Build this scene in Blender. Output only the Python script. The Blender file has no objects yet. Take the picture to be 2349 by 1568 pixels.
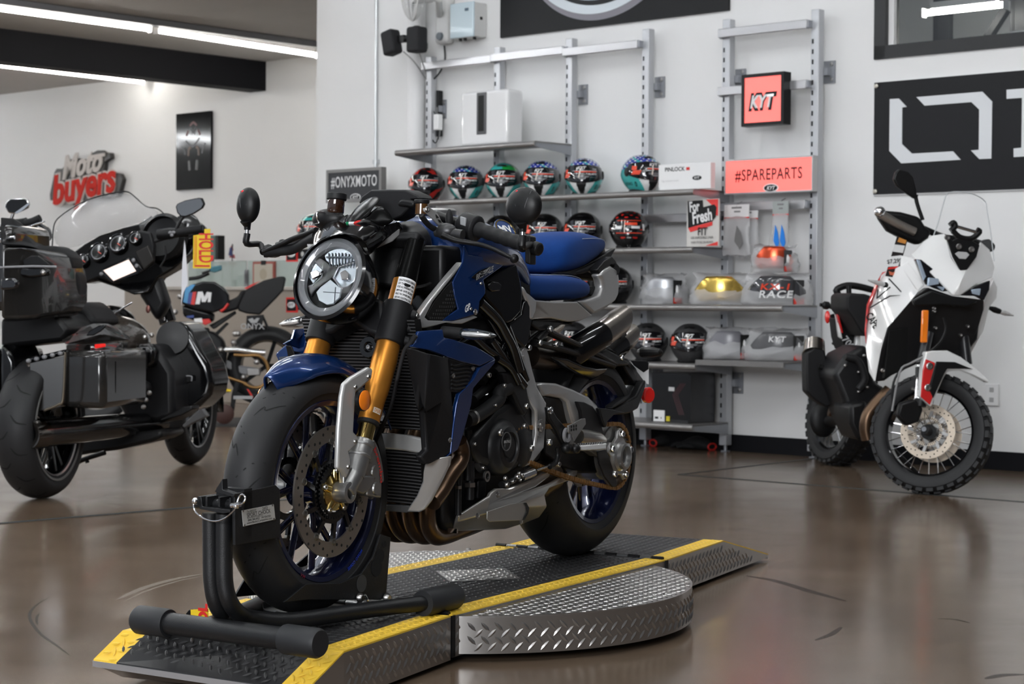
import bpy, bmesh, math, random
import numpy as np
from mathutils import Vector, Matrix
random.seed(7)
PI = math.pi
SC = bpy.context.scene
COL = SC.collection
# camera
FPX, PITCH, ROLL, CH = 4346.73, .02169, .00625, .91297
CX, CY = 1174.5, 784.0
_F = Vector((0, math.cos(PITCH), -math.sin(PITCH))); _R0 = Vector((1, 0, 0)); _U0 = _R0.cross(_F)
_R = _R0*math.cos(ROLL) + _U0*math.sin(ROLL); _U = _U0*math.cos(ROLL) - _R0*math.sin(ROLL)
cd = bpy.data.cameras.new('camera'); cam = bpy.data.objects.new('camera', cd); COL.objects.link(cam)
cd.sensor_width = 36.0; cd.sensor_fit = 'HORIZONTAL'; cd.lens = FPX*36.0/2349.0; cd.clip_start = 0.05; cd.clip_end = 200
cam.matrix_world = Matrix(((_R.x, _U.x, -_F.x, 0), (_R.y, _U.y, -_F.y, 0), (_R.z, _U.z, -_F.z, CH), (0, 0, 0, 1)))
cd.dof.use_dof = True; cd.dof.focus_distance = 4.75; cd.dof.aperture_fstop = 9.0
SC.camera = cam
# world, light, exposure
SC.view_settings.view_transform = 'Standard'; SC.view_settings.look = 'None'
SC.view_settings.exposure = 1.72; SC.view_settings.gamma = 1.0; SC.view_settings.use_curve_mapping = False
W = bpy.data.worlds.new('world'); SC.world = W; W.use_nodes = True
W.node_tree.nodes['Background'].inputs[0].default_value = (0.80, 0.88, 1.0, 1)
W.node_tree.nodes['Background'].inputs[1].default_value = 0.16
def area_light(name, loc, target, sx, sy, power, col):
    l = bpy.data.lights.new(name, 'AREA'); l.shape = 'RECTANGLE'; l.size = sx; l.size_y = sy; l.energy = power; l.color = col
    o = bpy.data.objects.new(name, l); COL.objects.link(o); o.location = loc
    o.rotation_euler = (Vector(target)-Vector(loc)).to_track_quat('-Z', 'Y').to_euler(); return o
area_light('window_daylight', (6.5, -1.0, 2.0), (0.2, 8.0, 1.3), 5.0, 3.0, 330, (0.86, 0.93, 1.0))
area_light('window_daylight', (-3.0, -4.5, 3.2), (0.0, 6.0, 0.9), 4.5, 2.4, 190, (0.95, 0.97, 1.0))
# frames: pixel <-> place on a known plane
def ray(px, py):
    return _F + _R*((px-CX)/FPX) - _U*((py-CY)/FPX)
class Frame:
    def __init__(s, o, yaw):
        s.o = Vector(o); s.yaw = yaw
        s.ax = (Vector((math.cos(yaw), math.sin(yaw), 0)), Vector((-math.sin(yaw), math.cos(yaw), 0)), Vector((0, 0, 1)))
    def at(s, px, py, x=None, y=None, z=None):
        k, v = (0, x) if x is not None else (1, y) if y is not None else (2, z)
        d = ray(px, py); a = s.ax[k]; c = Vector((0, 0, CH)) - s.o
        t = (v - c.dot(a))/d.dot(a); p = c + d*t
        return Vector((p.dot(s.ax[0]), p.dot(s.ax[1]), p.z))
    def world(s, p):
        p = Vector(p); return s.o + s.ax[0]*p.x + s.ax[1]*p.y + s.ax[2]*p.z
    def local(s, w):
        w = Vector(w)-s.o; return Vector((w.dot(s.ax[0]), w.dot(s.ax[1]), w.z))
GND = Frame((0, 0, 0), 0)
def floor_pt(px, py, z=.0): return GND.at(px, py, z=z)
# materials
MATS = {}
def mat(name, col=(.5, .5, .5), rough=.5, metal=.0, coat=.0, trans=.0, ior=1.45, emit=None, estr=1.0, alpha=1.0, noise=.0, nscale=40.0, bump=.0, bscale=200.0, sheen=.0, spec=None, coat_rough=.03):
    if name in MATS: return MATS[name]
    m = bpy.data.materials.new(name); m.use_nodes = True; nt = m.node_tree; b = nt.nodes['Principled BSDF']
    b.inputs['Base Color'].default_value = (*col, 1); b.inputs['Roughness'].default_value = rough; b.inputs['Metallic'].default_value = metal
    b.inputs['Coat Weight'].default_value = coat; b.inputs['Coat Roughness'].default_value = coat_rough
    b.inputs['Transmission Weight'].default_value = trans; b.inputs['IOR'].default_value = ior; b.inputs['Alpha'].default_value = alpha
    b.inputs['Sheen Weight'].default_value = sheen
    if spec is not None: b.inputs['Specular IOR Level'].default_value = spec
    if emit: b.inputs['Emission Color'].default_value = (*emit, 1); b.inputs['Emission Strength'].default_value = estr
    tc = nt.nodes.new('ShaderNodeTexCoord')
    if noise > 0 or noise == 0:
        n = nt.nodes.new('ShaderNodeTexNoise'); n.inputs['Scale'].default_value = nscale; n.inputs['Detail'].default_value = 4
        nt.links.new(tc.outputs['Object'], n.inputs['Vector'])
        mr = nt.nodes.new('ShaderNodeMapRange'); mr.inputs[3].default_value = max(0, rough-0.008-noise*0.08); mr.inputs[4].default_value = min(1, rough+0.008+noise*0.08)
        nt.links.new(n.outputs['Fac'], mr.inputs[0]); nt.links.new(mr.outputs[0], b.inputs['Roughness'])
        if noise > 0:
            mx = nt.nodes.new('ShaderNodeMix'); mx.data_type = 'RGBA'
            mx.inputs[6].default_value = (*[c*(1-noise) for c in col], 1); mx.inputs[7].default_value = (*[min(1, c*(1+noise)) for c in col], 1)
            nt.links.new(n.outputs['Fac'], mx.inputs[0]); nt.links.new(mx.outputs[2], b.inputs['Base Color'])
    if bump > 0:
        n2 = nt.nodes.new('ShaderNodeTexNoise'); n2.inputs['Scale'].default_value = bscale; n2.inputs['Detail'].default_value = 3
        nt.links.new(tc.outputs['Object'], n2.inputs['Vector'])
        bp = nt.nodes.new('ShaderNodeBump'); bp.inputs['Strength'].default_value = bump; bp.inputs['Distance'].default_value = 0.002
        nt.links.new(n2.outputs['Fac'], bp.inputs['Height']); nt.links.new(bp.outputs[0], b.inputs['Normal'])
    MATS[name] = m; return m
def plate_mat(name, col, rough, metal, step=0, lug=0, hgt=0, noise=.12): return mat(name, col, rough, metal, noise=noise, nscale=9.0)
# mesh builder
class MB:
    def __init__(s): s.v = []; s.f = []; s.m = []; s.uv = {}
    def add(s, vs, fs, mi=0):
        k = len(s.v); s.v += [tuple(v) for v in vs]; s.f += [tuple(i+k for i in f) for f in fs]; s.m += [mi]*len(fs); return s
    def box(s, x0, x1, y0, y1, z0, z1, mi=0):
        return s.add([(x, y, z) for x in (x0, x1) for y in (y0, y1) for z in (z0, z1)], [(0, 1, 3, 2), (4, 6, 7, 5), (0, 4, 5, 1), (2, 3, 7, 6), (0, 2, 6, 4), (1, 5, 7, 3)], mi)
    def obox(s, c, a, b, n, mi=0):
        c, a, b, n = map(Vector, (c, a, b, n))
        return s.add([c+a*i+b*j+n*k for i in (-1, 1) for j in (-1, 1) for k in (-1, 1)], [(0, 1, 3, 2), (4, 6, 7, 5), (0, 4, 5, 1), (2, 3, 7, 6), (0, 2, 6, 4), (1, 5, 7, 3)], mi)
    def bar(s, a, b, w, t, up=(0, 0, 1), mi=0):
        a, b = Vector(a), Vector(b); d = b-a; L = d.length; d.normalize(); up = Vector(up); sd = d.cross(up)
        if sd.length < 1e-4: sd = d.cross(Vector((1, 0, 0)))
        sd.normalize(); u2 = sd.cross(d)
        return s.obox((a+b)/2, d*L/2, sd*w/2, u2*t/2, mi)
    def loft(s, rings, closed=True, cap=True, loop=False, mi=0):
        n = len(rings[0]); vs = [p for r in rings for p in r]; fs = []; R = len(rings)
        for i in range(R if loop else R-1):
            for j in range(n if closed else n-1):
                a = i*n+j; b = i*n+(j+1) % n; c = ((i+1) % R)*n+(j+1) % n; d = ((i+1) % R)*n+j
                fs.append((a, b, c, d))
        if cap and closed and not loop: fs.append(tuple(range(n))[::-1]); fs.append(tuple((R-1)*n+j for j in range(n)))
        return s.add(vs, fs, mi)
    def tube(s, pts, r, n=12, loop=False, cap=True, mi=0, sq=None):
        P = [Vector(p) for p in pts]; R = len(P); rr = r if isinstance(r, (list, tuple)) else [r]*R
        rings = []; prev = None
        for i in range(R):
            if loop: t = P[(i+1) % R]-P[i-1]
            else: t = P[min(i+1, R-1)]-P[max(i-1, 0)]
            t.normalize()
            if prev is None:
                nn = t.cross(Vector((0, 0, 1)))
                if nn.length < 1e-3: nn = t.cross(Vector((1, 0, 0)))
            else: nn = prev - t*prev.dot(t)
            nn.normalize(); prev = nn; bb = t.cross(nn)
            q = sq or (1, 1)
            rings.append([P[i]+nn*math.cos(a)*rr[i]*q[0]+bb*math.sin(a)*rr[i]*q[1] for a in [2*PI*k/n for k in range(n)]])
        return s.loft(rings, True, cap, loop, mi)
    def cyl(s, a, b, r1, r2=None, n=24, cap=True, mi=0):
        return s.tube([a, b], [r1, r1 if r2 is None else r2], n, False, cap, mi)
    def lathe(s, o, ax, prof, n=32, mi=0, cap=True, arc=None, ref=None, loop=False):
        """prof: (radius, height along ax)"""
        o, ax = Vector(o), Vector(ax).normalized(); u = Vector(ref) if ref else ax.cross(Vector((0, 0, 1)))
        if u.length < 1e-3: u = ax.cross(Vector((0, 1, 0)))
        u = (u-ax*u.dot(ax)).normalized(); w = ax.cross(u)
        if arc is None:
            rings = [[o+ax*h+(u*math.cos(a)+w*math.sin(a))*max(r, 1e-5) for a in [2*PI*k/n for k in range(n)]] for r, h in prof]
            return s.loft(rings, True, cap and not loop, loop, mi)
        a0, a1 = arc
        rings = [[o+ax*h+(u*math.cos(a)+w*math.sin(a))*r for r, h in prof] for a in [a0+(a1-a0)*k/n for k in range(n+1)]]
        return s.loft(rings, True if loop else False, cap, False, mi)
    def prism(s, pts, vec, mi=0):
        P = [Vector(p) for p in pts]; v = Vector(vec); n = len(P)
        nrm = Vector((0, 0, 0))
        for i in range(n): nrm += P[i].cross(P[(i+1) % n])
        if nrm.dot(v) < 0: P = P[::-1]
        return s.add([p for p in P]+[p+v for p in P], [tuple(range(n))[::-1], tuple(range(n, 2*n))]+[(i, (i+1) % n, n+(i+1) % n, n+i) for i in range(n)], mi)
    def ell(s, c, r, nu=24, nv=14, rot=None, mi=0, v0=-PI/2, v1=PI/2):
        c = Vector(c); rings = []
        for i in range(nv+1):
            b = v0+(v1-v0)*i/nv
            ring = []
            for k in range(nu):
                a = 2*PI*k/nu; p = Vector((r[0]*math.cos(b)*math.cos(a), r[1]*math.cos(b)*math.sin(a), r[2]*math.sin(b)))
                if rot: p = rot @ p
                ring.append(c+p)
            rings.append(ring)
        return s.loft(rings, True, True, False, mi)
    def grid(s, rows, mi=0):
        return s.loft(rows, False, False, False, mi)
    def bolt(s, c, ax, r=.006, h=.005, mi=0):
        c, ax = Vector(c), Vector(ax).normalized()
        return s.lathe(c, ax, [(r, 0), (r, h*.7), (r*.8, h), (r*.5, h), (r*.45, h*.5), (.0001, h*.5)], 14, mi)
    def build(s, name, mats, parent=None, bevel=.0, smooth=40, subd=0, solid=.0, frame=None, uv=None, bseg=2, wrap=None):
        me = bpy.data.meshes.new(name)
        vs = s.v if frame is None else [tuple(frame.world(v)) for v in s.v]
        me.from_pydata(vs, [], s.f); me.update()
        if not isinstance(mats, (list, tuple)): mats = [mats]
        for m in mats: me.materials.append(m)
        for i, p in enumerate(me.polygons): p.material_index = s.m[i]; p.use_smooth = smooth > 0
        bm = bmesh.new(); bm.from_mesh(me); bmesh.ops.remove_doubles(bm, verts=bm.verts, dist=1e-6)
        if not s.__dict__.get('open'): bmesh.ops.recalc_face_normals(bm, faces=bm.faces)
        bm.to_mesh(me); bm.free()
        if smooth > 0 and subd == 0 and bevel == 0: me.set_sharp_from_angle(angle=math.radians(smooth))
        if uv:
            L = me.uv_layers.new(name='UVMap')
            for p in me.polygons:
                for li in p.loop_indices:
                    c = me.vertices[me.loops[li].vertex_index].co
                    L.data[li].uv = uv(c, p.normal)
        o = bpy.data.objects.new(name, me); COL.objects.link(o)
        if parent: o.parent = parent
        if solid: md = o.modifiers.new('solid', 'SOLIDIFY'); md.thickness = solid; md.offset = 0
        if subd: md = o.modifiers.new('subd', 'SUBSURF'); md.levels = subd; md.render_levels = subd
        if bevel:
            md = o.modifiers.new('bevel', 'BEVEL'); md.width = bevel; md.segments = bseg; md.limit_method = 'ANGLE'; md.angle_limit = math.radians(35); md.harden_normals = False
            me.set_sharp_from_angle(angle=math.radians(smooth+15 if smooth else 30))
        return o
def triuv(c, n):
    a = [abs(q) for q in n]
    if a[2] >= max(a[0], a[1]): return (c.x, c.y)
    return (c.x, c.z) if a[1] > a[0] else (c.y, c.z)
def empty(name, label, cat, frame=None, loc=(0, 0, 0), group=None, rz=.0):
    o = bpy.data.objects.new(name, None); COL.objects.link(o); o.empty_display_size = .1
    if frame is not None: o.location = frame.world(loc); o.rotation_euler = (0, 0, frame.yaw+rz)
    else: o.location = loc; o.rotation_euler = (0, 0, rz)
    o['label'] = label; o['category'] = cat
    if group: o['group'] = group
    return o
def tag(o, label, cat, group=None):
    o['label'] = label; o['category'] = cat
    if group: o['group'] = group
    return o
def struct(o): o['kind'] = 'structure'; return o
def place(o, frame, loc=(0, 0, 0), rz=.0):
    o.location = frame.world(loc); o.rotation_euler = (0, 0, frame.yaw+rz); return o
def copy_thing(src, label, frame, loc, rz=.0, group=None):
    r = src.copy(); COL.objects.link(r); r['label'] = label
    if group: r['group'] = group
    place(r, frame, loc, rz)
    for ch in [o for o in COL.objects if o.parent == src]:
        c = ch.copy(); COL.objects.link(c); c.parent = r
        for g in [o for o in COL.objects if o.parent == ch]:
            e = g.copy(); COL.objects.link(e); e.parent = c
    return r
def text_mesh(s, size=1.0, bold=0.0, extrude=0.0, shear=0.0, space=1.0, align='CENTER'):
    cu = bpy.data.curves.new('t', 'FONT'); cu.body = s; cu.size = size; cu.offset = bold; cu.extrude = extrude; cu.shear = shear
    cu.space_character = space; cu.align_x = align; cu.align_y = 'CENTER'; cu.resolution_u = 3
    o = bpy.data.objects.new('t', cu); COL.objects.link(o); dg = bpy.context.evaluated_depsgraph_get(); dg.update()
    me = bpy.data.meshes.new_from_object(o.evaluated_get(dg)); bpy.data.objects.remove(o); bpy.data.curves.remove(cu)
    vs = [v.co.copy() for v in me.vertices]; fs = [tuple(p.vertices) for p in me.polygons]; bpy.data.meshes.remove(me)
    return vs, fs
def text(mb, s, o, ux, uy, size, mi=0, width=None, **k):
    """text laid in the plane (ux, uy) about o; width rescales it horizontally"""
    vs, fs = text_mesh(s, size, **k)
    o, ux, uy = Vector(o), Vector(ux).normalized(), Vector(uy).normalized(); nz = ux.cross(uy)
    sx = 1.0
    if width:
        w = max(v.x for v in vs)-min(v.x for v in vs); sx = width/w; c = (max(v.x for v in vs)+min(v.x for v in vs))/2
        for v in vs: v.x -= c
    yc = (max(v.y for v in vs)+min(v.y for v in vs))/2
    return mb.add([o+ux*v.x*sx+uy*(v.y-yc)+nz*v.z for v in vs], fs, mi)
def lerp(a, b, t): return a+(b-a)*t
def smooth_path(pts, k=6, loop=False):
    P = [Vector(p) for p in pts]; n = len(P); out = []
    R = range(n if loop else n-1)
    for i in R:
        p0 = P[i-1] if (loop or i > 0) else P[0]*2-P[1]; p1 = P[i]; p2 = P[(i+1) % n]; p3 = P[(i+2) % n] if (loop or i+2 < n) else P[-1]*2-P[-2]
        for j in range(k):
            t = j/k; out.append(.5*((2*p1)+(p2-p0)*t+(2*p0-5*p1+4*p2-p3)*t*t+(3*p1-p0-3*p2+p3)*t**3))
    if not loop: out.append(P[-1])
    return out
BLK = mat('satin_black', (0.006, 0.006, 0.0065), 0.40, spec=0.35)
GBLK = mat('gloss_black_paint', (0.003, 0.003, 0.0035), 0.12, coat=0.25)
PLA = mat('black_plastic', (0.008, 0.008, 0.009), 0.5, spec=0.35, bump=0.15, bscale=900)
RUB = mat('black_rubber', (0.010, 0.010, 0.011), 0.62, noise=0.12, nscale=30, spec=0.35)
TIRE = mat('tyre_rubber', (0.016, 0.016, 0.017), 0.55, noise=0.15, nscale=18, spec=0.4)
CHR = mat('chrome', (0.75, 0.75, 0.76), 0.08, 1.0)
STL = mat('steel', (0.42, 0.41, 0.40), 0.3, 1.0, noise=0.1)
ALU = mat('cast_aluminium', (0.36, 0.36, 0.355), 0.36, 0.9, noise=0.06)
SIL = mat('silver_paint', (0.50, 0.50, 0.495), 0.3, 0.6, coat=0.7)
WHITE = mat('white_plastic', (0.82, 0.82, 0.82), 0.3, coat=0.3)
REDM = mat('red_print', (0.65, 0.03, 0.025), 0.4)
ORNG = mat('amber_lens', (0.9, 0.22, 0.01), 0.15, coat=1.0)
GLS = mat('clear_glass', (1, 1, 1), 0.02, trans=1.0, ior=1.3)
# the room
WALLY = -.74144
OW = floor_pt(1474, 1019)
WF = Frame(OW, WALLY)                       # x along the shelf wall to the right, y into the wall, z up
Wp = lambda px, py, y=.0: WF.at(px, py, y=y)
def floor_mat():
    m = bpy.data.materials.new('polished_concrete'); m.use_nodes = True; nt = m.node_tree; b = nt.nodes['Principled BSDF']
    tc = nt.nodes.new('ShaderNodeTexCoord')
    def noise(sc, det, dist=.0, st=None):
        mp = nt.nodes.new('ShaderNodeMapping'); nt.links.new(tc.outputs['Object'], mp.inputs[0])
        if st: mp.inputs['Scale'].default_value = st; mp.inputs['Rotation'].default_value = (0, 0, 0.15)
        n = nt.nodes.new('ShaderNodeTexNoise'); n.inputs['Scale'].default_value = sc; n.inputs['Detail'].default_value = det; n.inputs['Distortion'].default_value = dist
        nt.links.new(mp.outputs[0], n.inputs[0]); return n.outputs['Fac']
    def ramp(f, stops):
        r = nt.nodes.new('ShaderNodeValToRGB'); nt.links.new(f, r.inputs[0]); e = r.color_ramp.elements
        e[0].position, e[0].color = stops[0][0], (*stops[0][1], 1); e[1].position, e[1].color = stops[1][0], (*stops[1][1], 1)
        for p, c in stops[2:]: q = e.new(p); q.color = (*c, 1)
        return r.outputs[0]
    def mul(a, c, f=1.0):
        x = nt.nodes.new('ShaderNodeMix'); x.data_type = 'RGBA'; x.blend_type = 'MULTIPLY'; x.inputs[0].default_value = f
        nt.links.new(a, x.inputs[6]); nt.links.new(c, x.inputs[7]); return x.outputs[2]
    base = ramp(noise(.9, 6, .6), [(.35, (.125, .086, .057)), (.68, (.19, .138, .097))])
    c = mul(base, ramp(noise(5.0, 8, .3, (1, 3.0, 1)), [(.3, (.82, .82, .82)), (.7, (1.08, 1.06, 1.04))]))
    c = mul(c, ramp(noise(90, 3), [(.28, (.86, .86, .86)), (.5, (1, 1, 1))]))
    nt.links.new(c, b.inputs['Base Color'])
    r = nt.nodes.new('ShaderNodeMapRange'); r.inputs[3].default_value = 0.12; r.inputs[4].default_value = 0.26; nt.links.new(noise(3.0, 5), r.inputs[0]); nt.links.new(r.outputs[0], b.inputs['Roughness'])
    bp = nt.nodes.new('ShaderNodeBump'); bp.inputs['Strength'].default_value = 0.12; bp.inputs['Distance'].default_value = 0.004
    nt.links.new(noise(7.0, 4), bp.inputs['Height']); nt.links.new(bp.outputs[0], b.inputs['Normal'])
    b.inputs['IOR'].default_value = 1.5; b.inputs['Specular IOR Level'].default_value = 0.5
    return m
M_WALL = mat('white_wall_paint', (0.80, 0.80, 0.795), 0.6, bump=0.08, bscale=120)
M_CEIL = mat('grey_ceiling_board', (0.56, 0.54, 0.52), 0.8, noise=0.05, nscale=3)
M_BLKP = mat('black_base_board', (0.008, 0.008, 0.010), 0.6, spec=0.15)
fl = MB(); fl.box(-16, 16, -6, 34, -0.1, 0); struct(fl.build('floor', floor_mat(), smooth=0))
XL = Wp(726, 300).x; XE = 4.4
WX0, WX1, WZ0, WZ1 = Wp(2008, 60).x, Wp(2008, 60).x+2.6, Wp(2008, 137).z, 4.0
w = MB(); w.box(XL, WX0, 0, .16, 0, 5.0); w.box(WX1, XE, 0, .16, 0, 5.0); w.box(WX0, WX1, 0, .16, 0, WZ0); w.box(WX0, WX1, 0, .16, WZ1, 5.0)
struct(w.build('wall_back', M_WALL, frame=WF, smooth=0))
LY = 2.4
w = MB(); w.box(-16, XL+9.0, LY, LY+0.1, 0, 5.0); struct(w.build('wall_left', M_WALL, frame=WF, smooth=0))
ZC = WF.at(0, 217, y=LY).z
w = MB(); w.box(-16, XL+0.08, -14, LY+0.1, ZC, ZC+0.1); struct(w.build('ceiling', M_CEIL, frame=WF, smooth=0))
w = MB(); w.box(XL+0.08, 12.1, -14, 4.2, 5.0, 5.1); struct(w.build('ceiling', mat('hall_ceiling', (0.22, 0.22, 0.22), 0.8), frame=WF, smooth=0))
w = MB(); w.box(XE, 12, 0, 0.16, 0, 5.0); w.box(12, 12.1, -14, .16, 0, 5); struct(w.build('wall_right', mat('charcoal_wall', (0.05, 0.05, 0.055), 0.6), frame=WF, smooth=0))  # unseen walls, coloured dark so the gloss panels reflect less light
w = MB(); w.box(-16.1, -16.0, -14, 4.2, 0, 5.0); struct(w.build('wall_left', M_WALL, frame=WF, smooth=0))
w = MB(); w.box(WX0-1, WX1+1.5, 2.6, 2.7, 0, 5.0); struct(w.build('wall_mezzanine', mat('dim_wall', (0.6, 0.61, 0.59), 0.8), frame=WF, smooth=0))
def ceil_pt(px, py, z): return WF.at(px, py, z=z)
be1 = WF.at(610, 208, y=LY); zb = be1.z
bn = ceil_pt(0, 140, zb)
d = Vector((bn.x-be1.x, bn.y-be1.y, 0)); d.normalize(); side = Vector((d.y, -d.x, 0))
if side.x < 0: side = -side
BW = .24
w = MB(); a = Vector((be1.x, LY, 0)); b2 = a+d*16
w.prism([(a.x, a.y, zb), (b2.x, b2.y, zb), (b2.x-side.x*BW, b2.y-side.y*BW, zb), (a.x-side.x*BW, a.y-side.y*BW, zb)], (0, 0, ZC-zb))
struct(w.build('trim_1', M_BLKP, frame=WF, smooth=0))
w = MB()
c0, c1 = ceil_pt(30, 8, ZC-.03), ceil_pt(724, 103, ZC-.03)
dd = (c1-c0).normalized(); c0 = c0-dd*6; c1 = c1+dd*.1
w.bar(c0, c1, 0.09, 0.05); struct(w.build('trim_2', mat('grey_channel', (0.25, 0.25, 0.26), 0.5), frame=WF, smooth=0))
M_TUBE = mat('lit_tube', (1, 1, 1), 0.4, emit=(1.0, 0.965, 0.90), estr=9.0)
M_HOLD = mat('lamp_housing', (0.7, 0.7, 0.7), 0.4)
ZT = ZC-.07
M_TUBEH = mat('lit_hall_tube', (1, 1, 1), 0.4, emit=(0.95, 0.98, 1.0), estr=30.0)
def tube_lamp(a, b, label, fr=WF, mt=None):
    a, b = Vector(a), Vector(b); mid = (a+b)/2; yaw = math.atan2((b-a).y, (b-a).x)
    t = empty('tube_light', label, 'light', fr, mid, 'linear ceiling lights', rz=yaw); L = (b-a).length/2
    m = MB(); m.tube([(-L, 0, 0), (L, 0, 0)], 0.019, 12); m.build('diffuser', mt or M_TUBE, t)
    m = MB(); m.box(-L+0.05, L-0.05, -0.02, 0.02, 0.021, 0.06); m.build('housing', M_HOLD, t)
    for s_ in (-L-.01, L):
        m = MB(); m.box(s_, s_+0.01, -0.028, 0.028, -0.028, 0.03); m.build('end_cap', M_HOLD, t)
    return t
ta, tb, tc_, td = ceil_pt(0, 20, ZT), ceil_pt(343, 67, ZT), ceil_pt(359, 70, ZT), ceil_pt(727, 127, ZT)
u_ = (tb-ta).normalized()
tube_lamp(tb-u_*2.4, tb, 'long glowing tube light cut by the left picture edge, above the black beam')
tube_lamp(tc_, td, 'long glowing tube light running right up to the white wall edge')
ta, tb = ceil_pt(0, 150, ZT), ceil_pt(328, 188, ZT); u2_ = (tb-ta).normalized()
tube_lamp(tb-u2_*2.4, tb, 'glowing tube light in front of the black beam, lowest at the left edge')
XL0 = WF.at(0, 120, y=LY).x
for x, y in ((XL0-2.2, 0.2), (XL0-2.2, -3.0), (XL0-3.2, -1.4), (XL0-1.2, -6.0)): tube_lamp((x, y-1.2, ZC-.07), (x, y+1.2, ZC-.07), 'tube light added in the left bay to brighten the wall, out of the frame', mt=M_TUBEH)  # extra unseen tubes, added to brighten the left wall
for i, x in enumerate((-6.6, -4.0, -1.4, 1.2, 3.8, 6.4)):
    for j, y in enumerate((-10.2, -6.9, -3.6)):
        if x < XL: z = ZC-.07
        else: z = 4.6
        tube_lamp((x, y-1.2, z), (x, y+1.2, z), 'hall tube light overhead, out of the frame', mt=M_TUBEH)
w = MB(); zb_ = Wp(1765, 1001).z
w.box(XL, XE, -0.012, 0, 0, zb_); struct(w.build('baseboard_back', M_BLKP, frame=WF, smooth=0))
w = MB(); w.box(-16, XL+9, LY-0.012, LY, 0, 0.1); struct(w.build('baseboard_left', M_BLKP, frame=WF, smooth=0))
M_JOINT = mat('joint_filler', (0.03, 0.035, 0.035), 0.5)
def joint(k, p, q, wd=.02, ext=.0):
    a, b = floor_pt(*p), floor_pt(*q); dd = (b-a).normalized(); b = b+dd*ext
    m = MB(); m.bar((a.x, a.y, 0.0005), (b.x, b.y, 0.0005), wd, 0.003); struct(m.build('trim_%d' % k, M_JOINT, smooth=0))
joint(3, (1558, 1088), (2349, 1151), .03, 1.0); joint(4, (1558, 1088), (1878, 1050), .022, .5); joint(5, (-120, 1210), (470, 1161), .036, .9)
def scuff(k, pts, wd, mt, ks=8):
    P = smooth_path([floor_pt(*q) for q in pts], ks); L, R = [], []
    for i, q in enumerate(P):
        t = (P[min(i+1, len(P)-1)]-P[max(i-1, 0)]).normalized(); n = Vector((-t.y, t.x, 0))*wd/2*math.sin((i+.3)/len(P)*PI)**.5; L.append(q+n+Vector((0, 0, .0008))); R.append(q-n+Vector((0, 0, .0008)))
    m = MB(); m.grid([L, R]); m.open = True; struct(m.build('trim_%d' % k, mt, smooth=0))
S_LT = mat('pale_scuff', (0.42, 0.37, 0.31), 0.5, alpha=0.35); S_DK = mat('dark_scuff', (0.02, 0.02, 0.02), 0.5, alpha=0.45)
scuff(6, [(268, 1375), (330, 1348), (400, 1328), (464, 1316)], .03, S_LT); scuff(7, [(285, 1378), (345, 1352), (410, 1332), (466, 1321)], .012, S_LT)
scuff(8, [(118, 1366), (80, 1390), (68, 1415), (90, 1450), (130, 1480), (160, 1502)], .010, S_DK); scuff(9, [(90, 1405), (84, 1418), (86, 1432)], .008, S_DK)
scuff(10, [(1712, 1320), (1780, 1332), (1860, 1356), (1940, 1378)], .035, S_DK); scuff(11, [(2260, 1556), (2300, 1548), (2349, 1546)], .03, S_DK); scuff(12, [(1870, 1468), (1905, 1455), (1930, 1438)], .02, S_DK); scuff(13, [(2150, 1418), (2190, 1420), (2225, 1428)], .012, S_DK)
M_WF = mat('black_window_frame', (0.015, 0.015, 0.016), 0.4)
w = MB()
fw = .075
w.box(WX0, WX0+fw, -.015, .14, WZ0, WZ1); w.box(WX1-fw, WX1, -.015, .14, WZ0, WZ1); w.box(WX0, WX1, -.015, .14, WZ0, WZ0+fw); w.box(WX0, WX1, -.015, .14, WZ1-fw, WZ1)
wn = struct(w.build('window_1', M_WF, frame=WF, smooth=0))
w = MB(); w.box(WX0+fw, WX1-fw, 0.05, 0.058, WZ0+fw, WZ1-fw); w.build('window_pane', mat('window_glass', (0.86, 0.9, 0.9), 0.0, trans=1.0, ior=1.45), wn, frame=WF, smooth=0)
w = MB(); w.box(WX0+fw, WX0+fw+0.035, 0.02, 0.05, WZ0+fw, WZ1-fw); w.build('inner_jamb', WHITE, wn, frame=WF, smooth=0)
M_RACK = mat('black_rack_steel', (0.02, 0.02, 0.022), 0.4)
rk = empty('storage_rack', 'dark slotted steel rack behind the high window', 'rack', WF, (WX0+0.9, 1.4, 0))
m = MB()
for px in (2160, 2338):
    x = WF.at(px, 60, y=1.3).x-(WX0+.9)
    m = MB(); m.box(x-0.05, x+0.05, -0.1, -0.04, 0, 4.6); m.box(x-0.06, x-0.03, -0.1, 0.0, 0, 4.6); m.build('upright', M_RACK, rk, smooth=0)
x0 = WF.at(2245, 105, y=1.3); x1 = WF.at(2300, 20, y=1.3)
m = MB(); m.bar((x0.x-(WX0+0.9), -0.05, x0.z), (x1.x-(WX0+0.9), -0.05, x1.z), 0.04, 0.06, up=(0, 1, 0)); m.build('brace', M_RACK, rk, smooth=0)
m = MB(); xs = WF.at(2160, 60, y=1.3).x-(WX0+0.9); m.box(xs-0.05, xs+2.2, -0.06, -0.02, WF.at(2200, 10, y=1.3).z, WF.at(2200, 10, y=1.3).z+0.12); m.box(xs-0.05, xs+2.2, -0.06, -0.02, 0.001, 0.1); m.build('rail', M_RACK, rk, smooth=0)
for q0, q1, lb in (((2130, -14), (2296, 56), 'glowing tube light added behind the high window as the reflection in its glass, left one'), ((2301, 58), (2440, 125), 'glowing tube light added behind the high window as the reflection in its glass, cut by the right edge')):
    tube_lamp(WF.at(*q0, y=1.0), WF.at(*q1, y=1.0), lb)  # lamps added behind the pane, standing in for hall lights reflected in it
x = Wp(954, 300, -.08).x
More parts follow.
